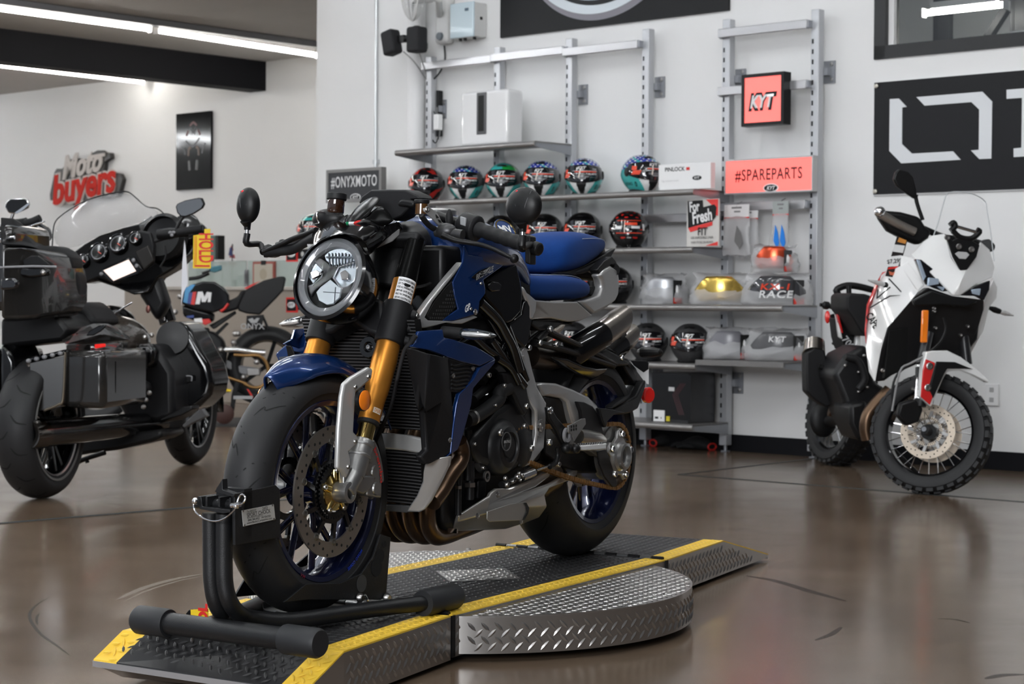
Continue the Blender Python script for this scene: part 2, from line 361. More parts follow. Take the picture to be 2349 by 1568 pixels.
m = MB(); m.cyl((x, -0.078, 0), (x, -0.078, 5.0), 0.062, n=40); o = m.build('drain_pipe', mat('white_pipe', (0.8, 0.8, 0.8), 0.45), frame=WF)
tag(o, 'thick white painted pipe running up the wall at the left end of the shelving', 'pipe')
x = Wp(863, 150, -.012).x
m = MB(); m.cyl((x, -.014, 0), (x, -.014, 5.0), .013, n=12)
for z in (1.9, 3.2): m.box(x-.03, x+.03, -.016, 0, z, z+.03)
tag(m.build('conduit', mat('galvanised', (0.55, 0.57, 0.58), 0.35, 0.7), frame=WF), 'thin grey metal conduit running up the white wall beside the pipe', 'conduit')
p = Wp(2277, 905)
m = MB(); m.box(p.x-0.04, p.x+0.04, -0.012, 0, p.z-0.06, p.z+0.06); o = empty('wall_outlet', 'white outlet plate low on the wall behind the front wheel', 'outlet', WF, (0, 0, 0)); m.build('plate', WHITE, o, bevel=0.003)
m = MB(); m.box(p.x-0.012, p.x+0.012, -0.014, -0.011, p.z+0.015, p.z+0.04); m.box(p.x-0.012, p.x+0.012, -0.014, -0.011, p.z-0.04, p.z-0.015); m.build('socket', mat('socket_grey', (0.4, 0.4, 0.4), 0.5), o)
# the shelf wall
M_POST = mat('grey_shelf_steel', (0.50, 0.51, 0.53), 0.38, 0.55)
M_SLOT = mat('slot_dark', (0.01, 0.01, 0.012), 0.7)
M_SHELF = mat('grey_shelf_metal', (0.30, 0.29, 0.28), 0.36, 0.7, noise=0.05)
M_BRK = mat('bracket_steel', (0.30, 0.31, 0.33), 0.4, 0.6)
PY0, PY1 = -.11, -.055          # the uprights stand a little off the wall
PF = PY0
posts = [(983, 130, None), (1140, 108, 1100), (1305, 88, 1100), (1481, 66, 1060), (1666, 44, 1012), (1870, 21, 1030)]
names = ['at the left end of the shelving', 'second from the left, behind the white speaker', 'beside the right end of the white speaker shelf', 'just above the rightmost blue starred helmet', 'left of the red square sign', 'at the right end of the shelving']
PX = []
def slotted_post(px, ytop, where):
    b = Wp(px, ytop, PF); x = b.x; PX.append(x); zt = b.z
    t = empty('shelf_upright', 'grey slotted steel shelf upright '+where, 'shelf upright', WF, (x, 0, 0), 'slotted shelf uprights')
    m = MB(); m.box(-0.0275, 0.0275, PY0, PY1, 0.04, zt); m.build('post', M_POST, t, bevel=0.003)
    m = MB(); z = zt-.2
    while z > .2: m.box(-.02, -.008, PY0-.001, PY0+.002, z, z+.028); z -= .06
    o = m.build('slot_row', M_SLOT, t, smooth=0); o['kind'] = 'stuff'
    m = MB(); m.cyl((0, -0.08, 0), (0, -0.08, 0.04), 0.012); m.box(-0.02, 0.02, -0.1, -0.06, 0, 0.008); m.build('foot', M_BRK, t)
    for z in (zt-.36, .42):
        m = MB(); m.box(-.0, .075, -.014, -.002, z-.065, z+.065); m.box(-.01, .05, -.055, -.014, z-.022, z+.022)
        br = m.build('wall_bracket', M_BRK, t, smooth=0)
        m = MB()
        for dz in (-.045, .045): m.lathe((.055, -.014, z+dz), (0, -1, 0), [(.013, 0), (.012, .004), (.004, .006)], 14)
        m.build('screw', STL, br)
    return t
for (px, yt, yb), nm in zip(posts, names): slotted_post(px, yt, nm)
def rail(x0, x1, z, label, y=PY0, part=False):
    m = MB(); m.box(x0, x1, y-.045, y-.012, z-.026, z+.026)
    t = empty('cross_bar', label, 'bar', WF, (0, 0, 0), 'grey cross bars of the shelving'); m.build('bar', mat('grey_bar', (0.44, 0.44, 0.45), 0.33, 0.7), t, bevel=0.003)
    m = MB(); m.box(x0-0.006, x0+0.012, y-0.02, y+0.004, z-0.03, z+0.03); m.build('end_hook', M_BRK, t, bevel=0.002)
    m = MB(); m.box(x1-0.004, x1+0.012, y-0.04, y+0.004, z-0.022, z+0.022); m.build('end_hook', M_BRK, t, bevel=0.002)
    return t
z1 = Wp(1065, 141, PY0-.045).z
rail(PX[0]-0.03, PX[1]-0.02, z1, 'grey steel cross bar at the top, above the left of the white speaker')
rail(PX[1]-0.02, PX[2]-0.02, Wp(1220, 122, PY0-0.045).z, 'grey steel cross bar at the top, second from the left')
rail(PX[2]-0.02, PX[3]-0.03, Wp(1395, 108, PY0-0.045).z, 'grey steel cross bar at the top, below the big black banner')
rail(PX[4]-0.03, PX[5]-0.03, Wp(1770, 63, PY0-0.045).z, 'topmost grey steel cross bar, above the red square sign')
rail(PX[4]-0.03, PX[5]-0.03, Wp(1840, 193, PY0-0.045).z, 'grey steel cross bar that carries the red square sign')
rail(PX[3]+0.03, PX[4]-0.03, Wp(1540, 500, PY0-0.045).z, 'grey steel cross bar behind the fit poster')
rail(PX[4]-0.03, PX[5]-0.03, Wp(1850, 468, PY0-0.045).z, 'grey steel cross bar that the clear bags hang from')
SD = .37
def shelf(x0, x1, z, label, depth=SD, lip=True, thin=False):
    t = empty('shelf', label, 'shelf', WF, (0, 0, 0), 'grey metal shelves')
    y1, y0 = PY0-.004, PY0-depth
    m = MB(); h = .038 if not thin else .03
    m.box(x0, x1, y0+.015, y1, z-.012, z)
    if not thin:
        pr = [(y0+.02, z), (y0+.008, z-.002), (y0, z-.012), (y0, z-.026), (y0+.008, z-h+.002), (y0+.025, z-h)]
    else: pr = [(y0+.02, z+.001), (y0, z), (y0, z-h), (y0+.02, z-h)]
    m.loft([[(x0, a, b) for a, b in pr], [(x1, a, b) for a, b in pr]], True, True)
    m.build('board', M_SHELF, t, smooth=50)
    for x in (x0, x1-.004):
        m = MB(); m.prism([(x, y0+0.01, z-0.001), (x, y1, z-0.001), (x, y1, z-0.075), (x, y0+0.01, z-0.036)], (0.004, 0, 0)); m.build('bracket', M_BRK, t, smooth=0)
    return t
def shz(px, py, depth=SD): return Wp(px, py, PY0-depth).z
xs0 = Wp(905, 345, PY0-SD).x
Z1 = shz(1225, 322); shelf(xs0, Wp(1225, 322, PY0-SD).x, Z1, 'highest grey metal shelf, with the white speaker on it')
Z2 = shz(1590, 432); shelf(xs0, Wp(1590, 432, PY0-SD).x, Z2, 'grey metal shelf under the row of red, teal and blue helmets')
Z3 = shz(1585, 565); shelf(xs0, Wp(1587, 565, PY0-SD).x, Z3, 'grey metal shelf under the fit poster and the dark helmets')
Z4 = shz(1790, 700); shelf(xs0+0.6, Wp(1793, 700, PY0-SD).x, Z4, 'grey metal shelf under the bagged gold visor')
Z5 = shz(1585, 834); shelf(xs0+0.6, Wp(1594, 834, PY0-SD).x, Z5, 'grey metal shelf under the two front-facing grey and black helmets')
ZB = Wp(1700, 828, PY0-SD).z; shelf(Wp(1595, 828, PY0-SD).x, Wp(1797, 832, PY0-SD).x, ZB, 'thin grey shelf pan under the two clear bags at lower right', thin=True)
Z6 = shz(1585, 974); shelf(xs0+0.6, Wp(1587, 974, PY0-SD).x, Z6, 'lowest grey metal shelf, under the black carton')
# helmets
def helmet_dir(az, el): return Vector((math.sin(az)*math.cos(el), -math.cos(az)*math.cos(el), math.sin(el)))
def hel_surf(az, el, off=.0):
    """az 0 faces the room (-y); z 0 is the eye line"""
    f = math.cos(az)*math.cos(el)
    rx, rz = .122, .128
    ry = .150 if f > 0 else .158
    if el < 0:
        low = min(1, -el/1.2); rx *= 1-.20*low; rz = .125
        ry *= (1-.02*low) if f > 0 else (1-.30*low)
    p = Vector((math.sin(az)*math.cos(el)*(rx+off), -math.cos(az)*math.cos(el)*(ry+off), math.sin(el)*(rz+off)))
    if el < 0 and abs(az) < .9:                   # chin bar pushed forward and pointed
        k = math.sin(min(1, -el/.75)*PI/2)*(math.cos(az/.9*PI/2)); p.y -= .016*k
    if el > .1: p.z += .004*math.sin(el*2)
    return p
EB = -.98
def hel_patch(m, mask, off, mi=0, na=150, ne=80, e0=EB, e1=PI/2-.02, mif=None):
    idx = {}
    def vid(i, j):
        if (i, j) not in idx: idx[(i, j)] = len(m.v); m.v.append(tuple(hel_surf(-PI+2*PI*i/na, e0+(e1-e0)*j/ne, off)))
        return idx[(i, j)]
    for i in range(na):
        for j in range(ne):
            a = -PI+2*PI*(i+.5)/na; e = e0+(e1-e0)*(j+.5)/ne
            if mask is None or mask(a, e):
                m.f.append((vid(i, j), vid((i+1), j), vid((i+1), j+1), vid(i, j+1))); m.m.append(mif(a, e) if mif else mi)
    return m
def vis_open(a, e, g=.0):
    a = abs(a)
    if a > 1.35+g: return False
    top = .60-.12*(a/1.35)**2+g; bot = -.30+.30*(a/1.35)**2.2-g
    return bot < e < top
M_VIS = mat('dark_visor', (0.006, 0.006, 0.008), 0.06, coat=1.0)
M_WHT = mat('white_print', (0.8, 0.8, 0.8), 0.35, coat=0.5)
M_TEAL = mat('teal_shell', (0.045, 0.42, 0.40), 0.2, coat=1.0)
M_BLUE = mat('blue_shell', (0.03, 0.05, 0.33), 0.2, coat=1.0)
M_GRN = mat('green_shell', (0.01, 0.30, 0.05), 0.2, coat=1.0)
M_RSH = mat('red_shell', (0.55, 0.02, 0.015), 0.2, coat=1.0)
M_DGREY = mat('matt_grey_shell', (0.035, 0.035, 0.037), 0.5)
M_GP = mat('grey_print', (0.22, 0.22, 0.23), 0.4)
M_ORED = mat('orange_red_sticker', (0.75, 0.06, 0.02), 0.35)
def g_teal(a, e):
    b = abs(a)
    if e > .25:
        if e > .92 and (math.sin(a*7)+math.cos(e*23)) > .9: return 1
        if math.sin(a*17+e*5)*math.sin(e*26) > .55: return 3
        if math.sin(a*5+e*9) > .86: return 2
        return 4
    if b < .20+.25*(e+1.0)*.6: return 5 if e < -.2 else 0
    if b < .44+.45*(e+1.0): return 3
    return 2
def g_green(a, e):
    r = g_teal(a, e)
    if e > .25: return 6 if (a > .1 and e < .95) else (2 if e > .6 or a < -1 else 7)
    return r
def g_red(a, e):
    b = abs(a)
    if e > .2:
        return 7 if (.5 < b < .85 and e > .6) or (math.sin(a*4+e*8) > .8) else 0
    if .42+.4*(e+1) < b < .62+.45*(e+1) and e > -.85: return 7
    return 5 if b < .4 else (7 if math.sin(a*6-e*9) > .5 else 0)
def g_black(a, e): return 0
def g_grey(a, e): return 5
def g_mips(a, e):
    if e > .5: return 7 if math.sin(a*9)*math.sin(e*17) > .45 else 0
    if e < -.35 and abs(a) < .12: return 3 if math.sin(e*30) > 0 else 0
    return 7 if (abs(a) > .22 and abs(a) < .5 and -.42 < e < -.33) else 0
HM = [GBLK, GBLK, M_TEAL, M_WHT, M_BLUE, M_DGREY, M_GRN, M_RSH]
def wrap_text(m, s, az, el, w, h, off, mi, bold=.02, shear=.3):
    vs, fs = text_mesh(s, 1.0, bold=bold, shear=shear)
    x0, x1 = min(v.x for v in vs), max(v.x for v in vs); y0, y1 = min(v.y for v in vs), max(v.y for v in vs)
    m.add([hel_surf(az+((v.x-x0)/(x1-x0)-.5)*w, el+((v.y-y0)/(y1-y0)-.5)*h, off) for v in vs], fs, mi)
def band(m, a0, a1, e0, e1, off, mi, n=10, sk=.0):
    m.grid([[hel_surf(lerp(a0, a1, i/n)+sk*(e-e0), e, off) for i in range(n+1)] for e in (e0, (e0+e1)/2, e1)], mi); m.open = True
def make_helmet(gfx, sticker='kyt', shellm=None):
    t = bpy.data.objects.new('motorcycle_helmet', None); COL.objects.link(t); t['category'] = 'helmet'; t['label'] = 'helmet'
    m = MB(); m.open = True; hel_patch(m, lambda a, e: not vis_open(a, e, -.03), 0, mif=gfx)
    top = hel_surf(0, PI/2-.02)
    m.ell((0, 0, top.z-.0035), (.006, .008, .004), 12, 6)
    m.build('shell', HM if shellm is None else shellm, t, smooth=60)
    m = MB(); m.open = True; hel_patch(m, lambda a, e: vis_open(a, e, 0.0), 0.0035, e0=-0.4, e1=0.7, na=180, ne=60); m.build('visor', M_VIS, t, smooth=60, solid=0.002)
    m = MB(); m.lathe((0, .0, hel_surf(.0, EB).z+.004), (0, 0, 1), [(.06, .0), (.075, -.006), (.083, .0), (.07, .02)], 36)
    for i in range(len(m.v)): x, y, z = m.v[i]; m.v[i] = (x, y*1.05-.005, z)
    m.build('base_trim', PLA, t)
    for s in (-1, 1):
        m = MB(); m.lathe(hel_surf(s*1.42, 0.12, -0.004), (s, 0, 0), [(0.028, 0), (0.028, 0.005), (0.022, 0.009), (0.0001, 0.009)], 28); m.build('visor_hinge', PLA, t)
    m = MB(); m.grid([[hel_surf(a, e, .001+.006*(1-abs(a)/.42)*(1 if 0 < k < 3 else 0)) for a in [(-.42+.84*i/12) for i in range(13)]] for k, e in enumerate((.82, .88, .94, 1.0))]); m.open = True
    m.build('top_vent', BLK, t)
    m = MB(); m.grid([[hel_surf(a, e, .001+.005*(1 if k == 1 else 0)) for a in [(-w_+2*w_*i/8) for i in range(9)]] for k, (e, w_) in enumerate(((-.38, .30), (-.6, .20), (-.85, .06)))]); m.open = True
    m.build('chin_vent', BLK if gfx is not g_grey else M_DGREY, t)
    if sticker == 'kyt':
        m = MB(); wrap_text(m, 'KYT', 0.02, 0.42, 0.50, 0.15, 0.0055, 0, 0.03)
        band(m, -0.5, 0.85, 0.265, 0.28, 0.0055, 0); wrap_text(m, 'SHARP', 0.72, 0.36, 0.26, 0.05, 0.0055, 0, 0.0, 0.2)
        wrap_text(m, 'HELMETS', 0.55, 0.13, 0.5, 0.07, 0.0055, 0, 0.02, 0.3); wrap_text(m, 'VISOR', -0.2, 0.15, 0.4, 0.05, 0.0055, 0, 0.0, 0.3)
        m.build('lettering', M_WHT, t, smooth=0)
        m = MB(); band(m, -0.35, 0.80, 0.205, 0.255, 0.0054, 0); band(m, -1.12, -0.72, -0.02, 0.16, 0.0054, 0, sk=0.6); band(m, -1.1, -0.85, 0.18, 0.36, 0.0054, 0); m.build('red_sticker', M_ORED, t, smooth=60)
        m = MB(); band(m, -0.30, 0.42, 0.03, 0.06, 0.0053, 0); band(m, -0.28, 0.38, -0.02, 0.01, 0.0053, 0); band(m, -0.12, 0.22, -0.11, -0.04, 0.0053, 0); band(m, 0.42, 0.75, -0.02, -0.01, 0.0053, 0); m.build('grey_print', M_GP, t, smooth=60)
        m = MB(); band(m, -0.16, -0.10, -0.05, 0.40, 0.0062, 0, 3, sk=0.22); m.build('hang_strip', mat('cream_strip', (0.75, 0.68, 0.6), 0.4), t, smooth=60)
    else:
        m = MB(); band(m, -0.75, -0.38, 0.06, 0.2, 0.0055, 0); band(m, 0.12, 0.55, 0.09, 0.2, 0.0055, 0); band(m, 0.72, 0.85, 0.0, 0.3, 0.0055, 0); band(m, -0.25, -0.1, 0.05, 0.12, 0.0055, 0); band(m, -0.9, -0.85, -0.15, 0.4, 0.0055, 0); m.build('white_sticker', M_WHT, t, smooth=60)
        m = MB(); band(m, -0.22, 0.42, 0.24, 0.36, 0.0055, 0); band(m, -0.7, 0.7, -0.14, -0.10, 0.0055, 0); band(m, -0.7, 0.7, 0.44, 0.47, 0.0055, 0); band(m, 0.55, 0.75, 0.02, 0.05, 0.0055, 0); m.build('red_sticker', M_ORED, t, smooth=60)
        m = MB(); band(m, -0.25, -0.2, -0.1, 0.45, 0.0062, 0, 3); m.build('hang_strip', mat('cream_strip'), t, smooth=60)
    if gfx in (g_teal, g_green):
        m = MB(); wrap_text(m, '0', 0.98, -0.5, 0.13, 0.28, 0.0012, 0, 0.02, 0); wrap_text(m, 'L39PARD', 1.48, -0.46, 0.62, 0.17, 0.0012, 0, 0.0, 0.1)
        wrap_text(m, '0', -0.98, -0.5, 0.13, 0.28, 0.0012, 0, 0.02, 0); wrap_text(m, 'L39PARD', -1.48, -0.46, 0.62, 0.17, 0.0012, 0, 0.0, 0.1); m.build('number_print', BLK, t, smooth=0)
    return t
HZ = -hel_surf(0, EB).z+.004       # eye line above the shelf
protos = {}
def helmet(px, py, z, kind, label, yaw=0.0, group='helmets on the shelves', y=-0.30):
    """px, py: middle of the helmet in the picture"""
    g, st = {'teal': (g_teal, 'kyt'), 'green': (g_green, 'kyt'), 'red': (g_red, 'kyt'), 'black': (g_black, 'kyt'), 'grey': (g_grey, 'kyt'), 'mips': (g_mips, 'x')}[kind]
    x = Wp(px, py, y).x; loc = (x, y, z+HZ)
    if kind not in protos:
        o = protos[kind] = make_helmet(g, st); place(o, WF, loc, yaw)
    else: o = copy_thing(protos[kind], label, WF, loc, yaw)
    o['label'] = label; o['group'] = group; return o
T = .58      # helmets look out towards the shop floor
helmet(980, 405, Z2, 'red', 'black helmet with red flashes, leftmost on its shelf', T+0.05)
helmet(1070, 405, Z2, 'teal', 'teal and blue starred helmet, second from left beside the red and black one', T)
helmet(1156, 403, Z2, 'green', 'teal helmet with a green crown between two blue starred helmets', T)
helmet(1244, 395, Z2, 'teal', 'teal and blue starred helmet directly right of the green crowned one', T-0.02)
helmet(1341, 390, Z2, 'teal', 'teal and blue starred helmet standing apart, front turned to the viewer', T-0.02)
helmet(1472, 383, Z2, 'teal', 'teal and blue starred helmet turned right, beside the white carton', T+0.62, y=-0.30)
for px, lb in ((1070, 'plain black helmet behind the handlebar, leftmost of the dark row'), (1150, 'black helmet behind the motorcycle tank and round mirror stalk'), (1250, 'black helmet behind the right of the round mirror'), (1338, 'black helmet above the seat, with white lettering on its visor')):
    helmet(px, 515, Z3, 'black', lb, T)
helmet(1443, 515, Z3, 'mips', 'black helmet with a red and white stickered visor', T+0.1)
helmet(1235, 650, Z4, 'black', 'black helmet seen through the gap below the raised seat pad, left one', T)
helmet(1320, 655, Z4, 'black', 'black helmet between seat and tail, with an orange sticker', T)
helmet(1409, 655, Z4, 'black', 'black helmet peeking out right behind the silver tail unit', T)
helmet(1312, 785, Z5, 'grey', 'dark helmet half hidden behind the exhaust tips, leftmost of its row', T)
helmet(1397, 785, Z5, 'grey', 'dark helmet behind the silver exhaust tip, mostly hidden', T)
helmet(1487, 782, Z5, 'grey', 'grey and black helmet just right of the exhaust tips', T)
helmet(1584, 782, Z5, 'grey', 'grey and black helmet, rightmost of its row beside the clear bag', T)
hx = Wp(712, 510, -.22)
br = empty('bracket_arm', 'black wall arm with a small red framed label at its tip, holding the lone helmet', 'bracket', WF, (0, 0, 0), 'black helmet arms')
def arm(t, px, py, L=.42):
    p = Wp(px, py, -.42)
    m = MB(); m.box(p.x, p.x+L, -.425, -.40, p.z-.035, p.z+.035); m.box(p.x+L-.05, p.x+L, -.425, 0, p.z-.035, p.z+.035)
    m.build('arm', BLK, t, bevel=0.002)
    m = MB()
    for i in range(3): m.lathe((p.x+.16+i*.10, -.427, p.z), (0, -1, 0), [(.018, 0), (.0001, .001)], 18)
    m.build('hole_row', mat('arm_hole', (0.5, 0.5, 0.48), 0.6), t)['kind'] = 'stuff'
    m = MB(); m.box(p.x-0.01, p.x+0.11, -0.435, -0.425, p.z-0.055, p.z+0.055); m.build('label_frame', REDM, t)
    m = MB(); m.box(p.x+0.0, p.x+0.10, -0.437, -0.434, p.z-0.042, p.z+0.042); m.build('label', BLK, t)
    m = MB(); m.ell((p.x+0.05, -0.438, p.z), (0.042, 0.002, 0.022), 20, 8); m.build('label_oval', M_WHT, t)
    m = MB(); text(m, 'KYT', (p.x+0.05, -0.4415, p.z), (1, 0, 0), (0, 0, 1), 0.03, bold=0.001); m.build('label_lettering', BLK, t, smooth=0)
arm(br, 662, 583); arm(empty('bracket_arm', 'black wall arm with a red framed label, lower one behind the headlight', 'bracket', WF, (0, 0, 0), 'black helmet arms'), 662, 699, 0.36)
o = helmet(722, 527, Wp(700, 572, -0.30).z+0.02, 'green', 'helmet half hidden behind the brake fluid reservoir at the left', T)
# framed hashtag sign
def framed_sign(name, px0, py0, px1, py1, label, face, frame_m, fw, y, txt, tm, tsize, tw, tz=0.58, oval=True, deep=0.05, cat='sign', px1b=None):
    a = Wp(px0, py0, y); b = Wp(px1, py1, y); x0, x1, z0, z1 = a.x, b.x, b.z, a.z
    t = empty(name, label, cat, WF, (0, 0, 0));
    m = MB(); m.box(x0, x1, y, y+deep, z0, z0+fw); m.box(x0, x1, y, y+deep, z1-fw, z1); m.box(x0, x0+fw, y, y+deep, z0+fw, z1-fw); m.box(x1-fw, x1, y, y+deep, z0+fw, z1-fw); m.box(x0+fw, x1-fw, y+deep-.01, y+deep, z0+fw, z1-fw)
    m.build('frame', frame_m, t, smooth=0)
    m = MB(); m.box(x0+fw, x1-fw, y+0.006, y+0.012, z0+fw, z1-fw); m.build('face', face, t, smooth=0)
    m = MB(); text(m, txt, (lerp(x0, x1, 0.5), y+0.004, lerp(z0, z1, tz)), (1, 0, 0), (0, 0, 1), tsize, bold=0.0012 if oval else 0.010, space=1.1, shear=0 if oval else .25, width=tw*(x1-x0)); m.build('lettering', tm, t, smooth=0)
    if oval:
        xc = (x0+x1)/2+.02; zc = lerp(z0, z1, .14)
        m = MB(); m.ell((xc, y+0.004, zc), (0.055, 0.002, 0.026), 26, 8); m.build('oval_badge', M_WHT, t)
        m = MB(); m.ell((xc, y+0.0025, zc), (0.047, 0.001, 0.02), 26, 8); m.build('oval_badge_face', BLK, t)
        m = MB(); text(m, 'KYT', (xc, y+0.0005, zc), (1, 0, 0), (0, 0, 1), 0.03, bold=0.001, shear=0.3); m.build('badge_lettering', M_WHT, t, smooth=0)
    return t, (x0, x1, z0, z1)
framed_sign('hashtag_sign', 748, 390, 874, 460, 'charcoal sign with a grey frame reading #ONYXMOTO', mat('charcoal_face', (0.035, 0.036, 0.04), 0.4), mat('sign_grey_frame', (0.26, 0.255, 0.25), 0.45, 0.4), 0.022, -0.30, '#ONYXMOTO', M_WHT, 0.11, 0.83, 0.60)
framed_sign('hashtag_sign', 1662, 367, 1864, 438, 'wide coral red lit sign reading #SPAREPARTS', mat('red_lightbox', (0.95, 0.17, 0.15), 0.4, emit=(1.0, 0.13, 0.11), estr=0.34), mat('sign_light_frame', (0.5, 0.5, 0.5), 0.35, 0.5), 0.009, -0.20, '#SPAREPARTS', mat('dark_red_print', (0.05, 0.01, 0.012), 0.4), 0.095, 0.76, 0.52)
t, (x0, x1, z0, z1) = framed_sign('logo_sign', 1701, 172, 1797, 284, 'square coral red lit sign in a thick black frame reading KYT', mat('red_lightbox'), BLK, 0.02, -0.22, 'KYT', BLK, 0.13, 0.68, 0.46, oval=False, deep=0.075)
m = MB(); text(m, 'KYT', ((x0+x1)/2-0.003, -0.2185, lerp(z0, z1, 0.465)), (1, 0, 0), (0, 0, 1), 0.10, bold=0.004, shear=0.25, space=1.15, width=0.56*(x1-x0)); m.build('white_lettering', M_WHT, t, smooth=0)
m = MB()
for z in (.0,): m.box((x0+x1)/2-.03, (x0+x1)/2+.03, -.146, PY0-.04, z1-.14, z1-.09)
m.build('mount', BLK, t, smooth=0)
# big black banner with the oval logo, cut by the top of the picture
a = Wp(1147, 87, -.02); b = Wp(1671, 22, -.02); H = 1.15
t = empty('banner', 'big black banner with a silver oval logo, cut off by the top edge', 'banner', WF, (a.x, 0, a.z))
m = MB(); m.box(0, b.x-a.x, -0.02, -0.002, 0, H); m.build('panel', mat('banner_black', (0.006, 0.006, 0.007), 0.45, spec=0.3, noise=0.1, nscale=2), t, smooth=0)
ca = Wp(1206, 0, -.02); cb = Wp(1512, 0, -.02); bt = Wp(1340, 50, -.02)
xc = Wp(1371, 10, -.02).x-a.x; zc = H/2+.02; ry = zc-(bt.z-a.z); rx = .66
def oval(m, rx, rz, y0, y1, dx=0, dz=0):
    m.loft([[(xc+dx+rx*math.cos(q), y, zc+dz+rz*math.sin(q)) for q in [2*PI*i/96 for i in range(96)]] for y in (y0, y1)])
m = MB(); oval(m, rx, ry, -0.024, -0.02, 0.012, -0.0); m.build('oval_shadow', mat('logo_grey', (0.23, 0.22, 0.25), 0.5), t, smooth=40)
m = MB(); oval(m, rx-0.02, ry-0.022, -0.027, -0.024, -0.004, 0.02); m.build('oval_border', mat('logo_silver', (0.66, 0.72, 0.76), 0.4), t, smooth=40)
m = MB(); oval(m, rx-0.07, ry-0.068, -0.030, -0.027, 0.01, 0.03); m.build('oval_band', BLK, t, smooth=40)
m = MB(); oval(m, rx-0.10, ry-0.10, -0.033, -0.030, 0.006, 0.03); m.build('oval_face', mat('logo_silver'), t, smooth=40)
m = MB(); text(m, 'KYT', (xc, -0.036, zc+0.04), (1, 0, 0), (0, 0, 1), 0.86, bold=0.03, shear=0.35, width=1.16); m.build('lettering', BLK, t, smooth=0)
# right hand black letter sign (its second letter is cut by the picture edge)
a = Wp(2003, 446, -.02); h2 = Wp(2003, 190, -.02).z-a.z
t = empty('letter_sign', 'large black wall sign with angular white letters beside the high window', 'sign', WF, (a.x, 0, a.z))
m = MB(); m.box(0, 3.4, -0.02, -0.002, 0, h2); m.build('panel', mat('sign_black', (0.010, 0.010, 0.012), 0.5, spec=0.3), t, smooth=0)
m = MB(); m.box(-0.004, 3.404, -0.012, -0.001, -0.008, h2+0.004); m.build('backing', WHITE, t, smooth=0)
def lp(zx, zy, y=-.024):      # zoom coordinates of the sign -> local
    p = Wp(1950+zx/3.266, zy/3.266, y); return Vector((p.x-a.x, y, p.z-a.z))
M_LET = mat('letter_white', (0.72, 0.74, 0.76), 0.5)
for nm, pts in (('letter_o_left', [(297, 742), (365, 738), (424, 800), (390, 804), (388, 1078), (463, 1150), (770, 1133), (828, 1196), (383, 1223), (293, 1130)]),
                ('letter_o_right', [(497, 727), (990, 686), (1064, 760), (1058, 1187), (968, 1191), (905, 1126), (964, 1121), (967, 820), (908, 764), (558, 791)]),
                ('letter_n', [(1172, 672), (1420, 652), (1900, 1100), (1900, 640), (2000, 632), (2000, 1150), (1900, 1160), (1400, 720), (1400, 1165), (1225, 1176), (1225, 1111), (1283, 1106), (1288, 732), (1172, 740)])):
    m = MB(); m.prism([lp(x, y) for x, y in pts], (0, .006, 0)); m.build(nm, M_LET, t, smooth=0)
for zx, zy in ((197, 644), (188, 1433)):
    m = MB(); p = lp(zx, zy); m.lathe(p, (0, -1, 0), [(0.013, -0.002), (0.013, 0.006), (0.009, 0.009), (0.0001, 0.009)], 20); m.build('corner_screw', mat('brass_cap', (0.6, 0.57, 0.5), 0.3, 0.5), t)
# white speaker on the top shelf
a = Wp(1057, 205, -.40); b = Wp(1163, 322, -.40)
t = empty('white_speaker', 'glossy white box speaker with a tall dark slot, on the highest shelf', 'speaker', WF, (0, 0, 0))
m = MB(); zt = Z1+(a.z-b.z)*1.0; m.box(a.x, b.x, -0.40, -0.24, Z1+0.001, zt); m.build('cabinet', mat('gloss_white', (0.86, 0.86, 0.86), 0.12, coat=1.0), t, bevel=0.025, bseg=5)
p = Wp(1105, 260, -.40); w_, hh = .044, (zt-Z1)*.30
m = MB(); m.box(p.x-w_, p.x+w_, -0.406, -0.395, p.z-hh-0.03, p.z+hh+0.03); m.build('slot_rim', mat('dark_grey_rim', (0.08, 0.08, 0.085), 0.3), t, bevel=0.02, bseg=4)
m = MB(); m.box(p.x-w_+0.018, p.x+w_-0.018, -0.408, -0.40, p.z-hh-0.01, p.z+hh+0.01); m.build('slot', mat('slot_black', (0.002, 0.002, 0.002), 0.6), t, bevel=0.003)
# carton with lens inserts, fit poster
a = Wp(1511, 372, -.42); b = Wp(1630, 425, -.42)
t = empty('white_carton', 'white carton with small print lying beside the rightmost starred helmet', 'box', WF, (0, 0, 0))
z1_ = Z2+.155
m = MB(); m.box(a.x, b.x, -0.42, -0.375, Z2+0.001, z1_); m.build('carton', mat('white_card', (0.84, 0.84, 0.84), 0.5), t, bevel=0.002)
m = MB(); text(m, 'PINLOCK', (a.x+0.125, -0.4215, z1_-0.030), (1, 0, 0), (0, 0, 1), 0.034, bold=0.0006, width=0.15); m.build('lettering', BLK, t, smooth=0)
m = MB(); m.box(a.x+0.21, a.x+0.235, -0.4215, -0.42, z1_-0.04, z1_-0.022); m.build('red_mark', REDM, t, smooth=0)
m = MB(); text(m, 'fog resistant insert', (a.x+0.09, -0.4215, z1_-0.10), (1, 0, 0), (0, 0, 1), 0.015, width=0.13); m.build('small_lettering', mat('pale_grey_print', (0.5, 0.5, 0.5), 0.5), t, smooth=0)
m = MB(); m.ell((b.x-0.10, -0.421, z1_-0.088), (0.035, 0.001, 0.014), 20, 8); m.build('oval_badge', BLK, t)
m = MB(); text(m, 'KYT', (b.x-0.10, -0.4225, z1_-0.088), (1, 0, 0), (0, 0, 1), 0.02, bold=0.0005); m.build('badge_lettering', M_WHT, t, smooth=0)
a = Wp(1576, 455, -.40); b = Wp(1649, 562, -.40)
t = empty('fit_poster', 'small white red and black poster board reading For Fresh FIT', 'poster', WF, (0, 0, 0))
x0, x1 = a.x, b.x; z0, z1_ = Z3+.001, Z3+(a.z-b.z)
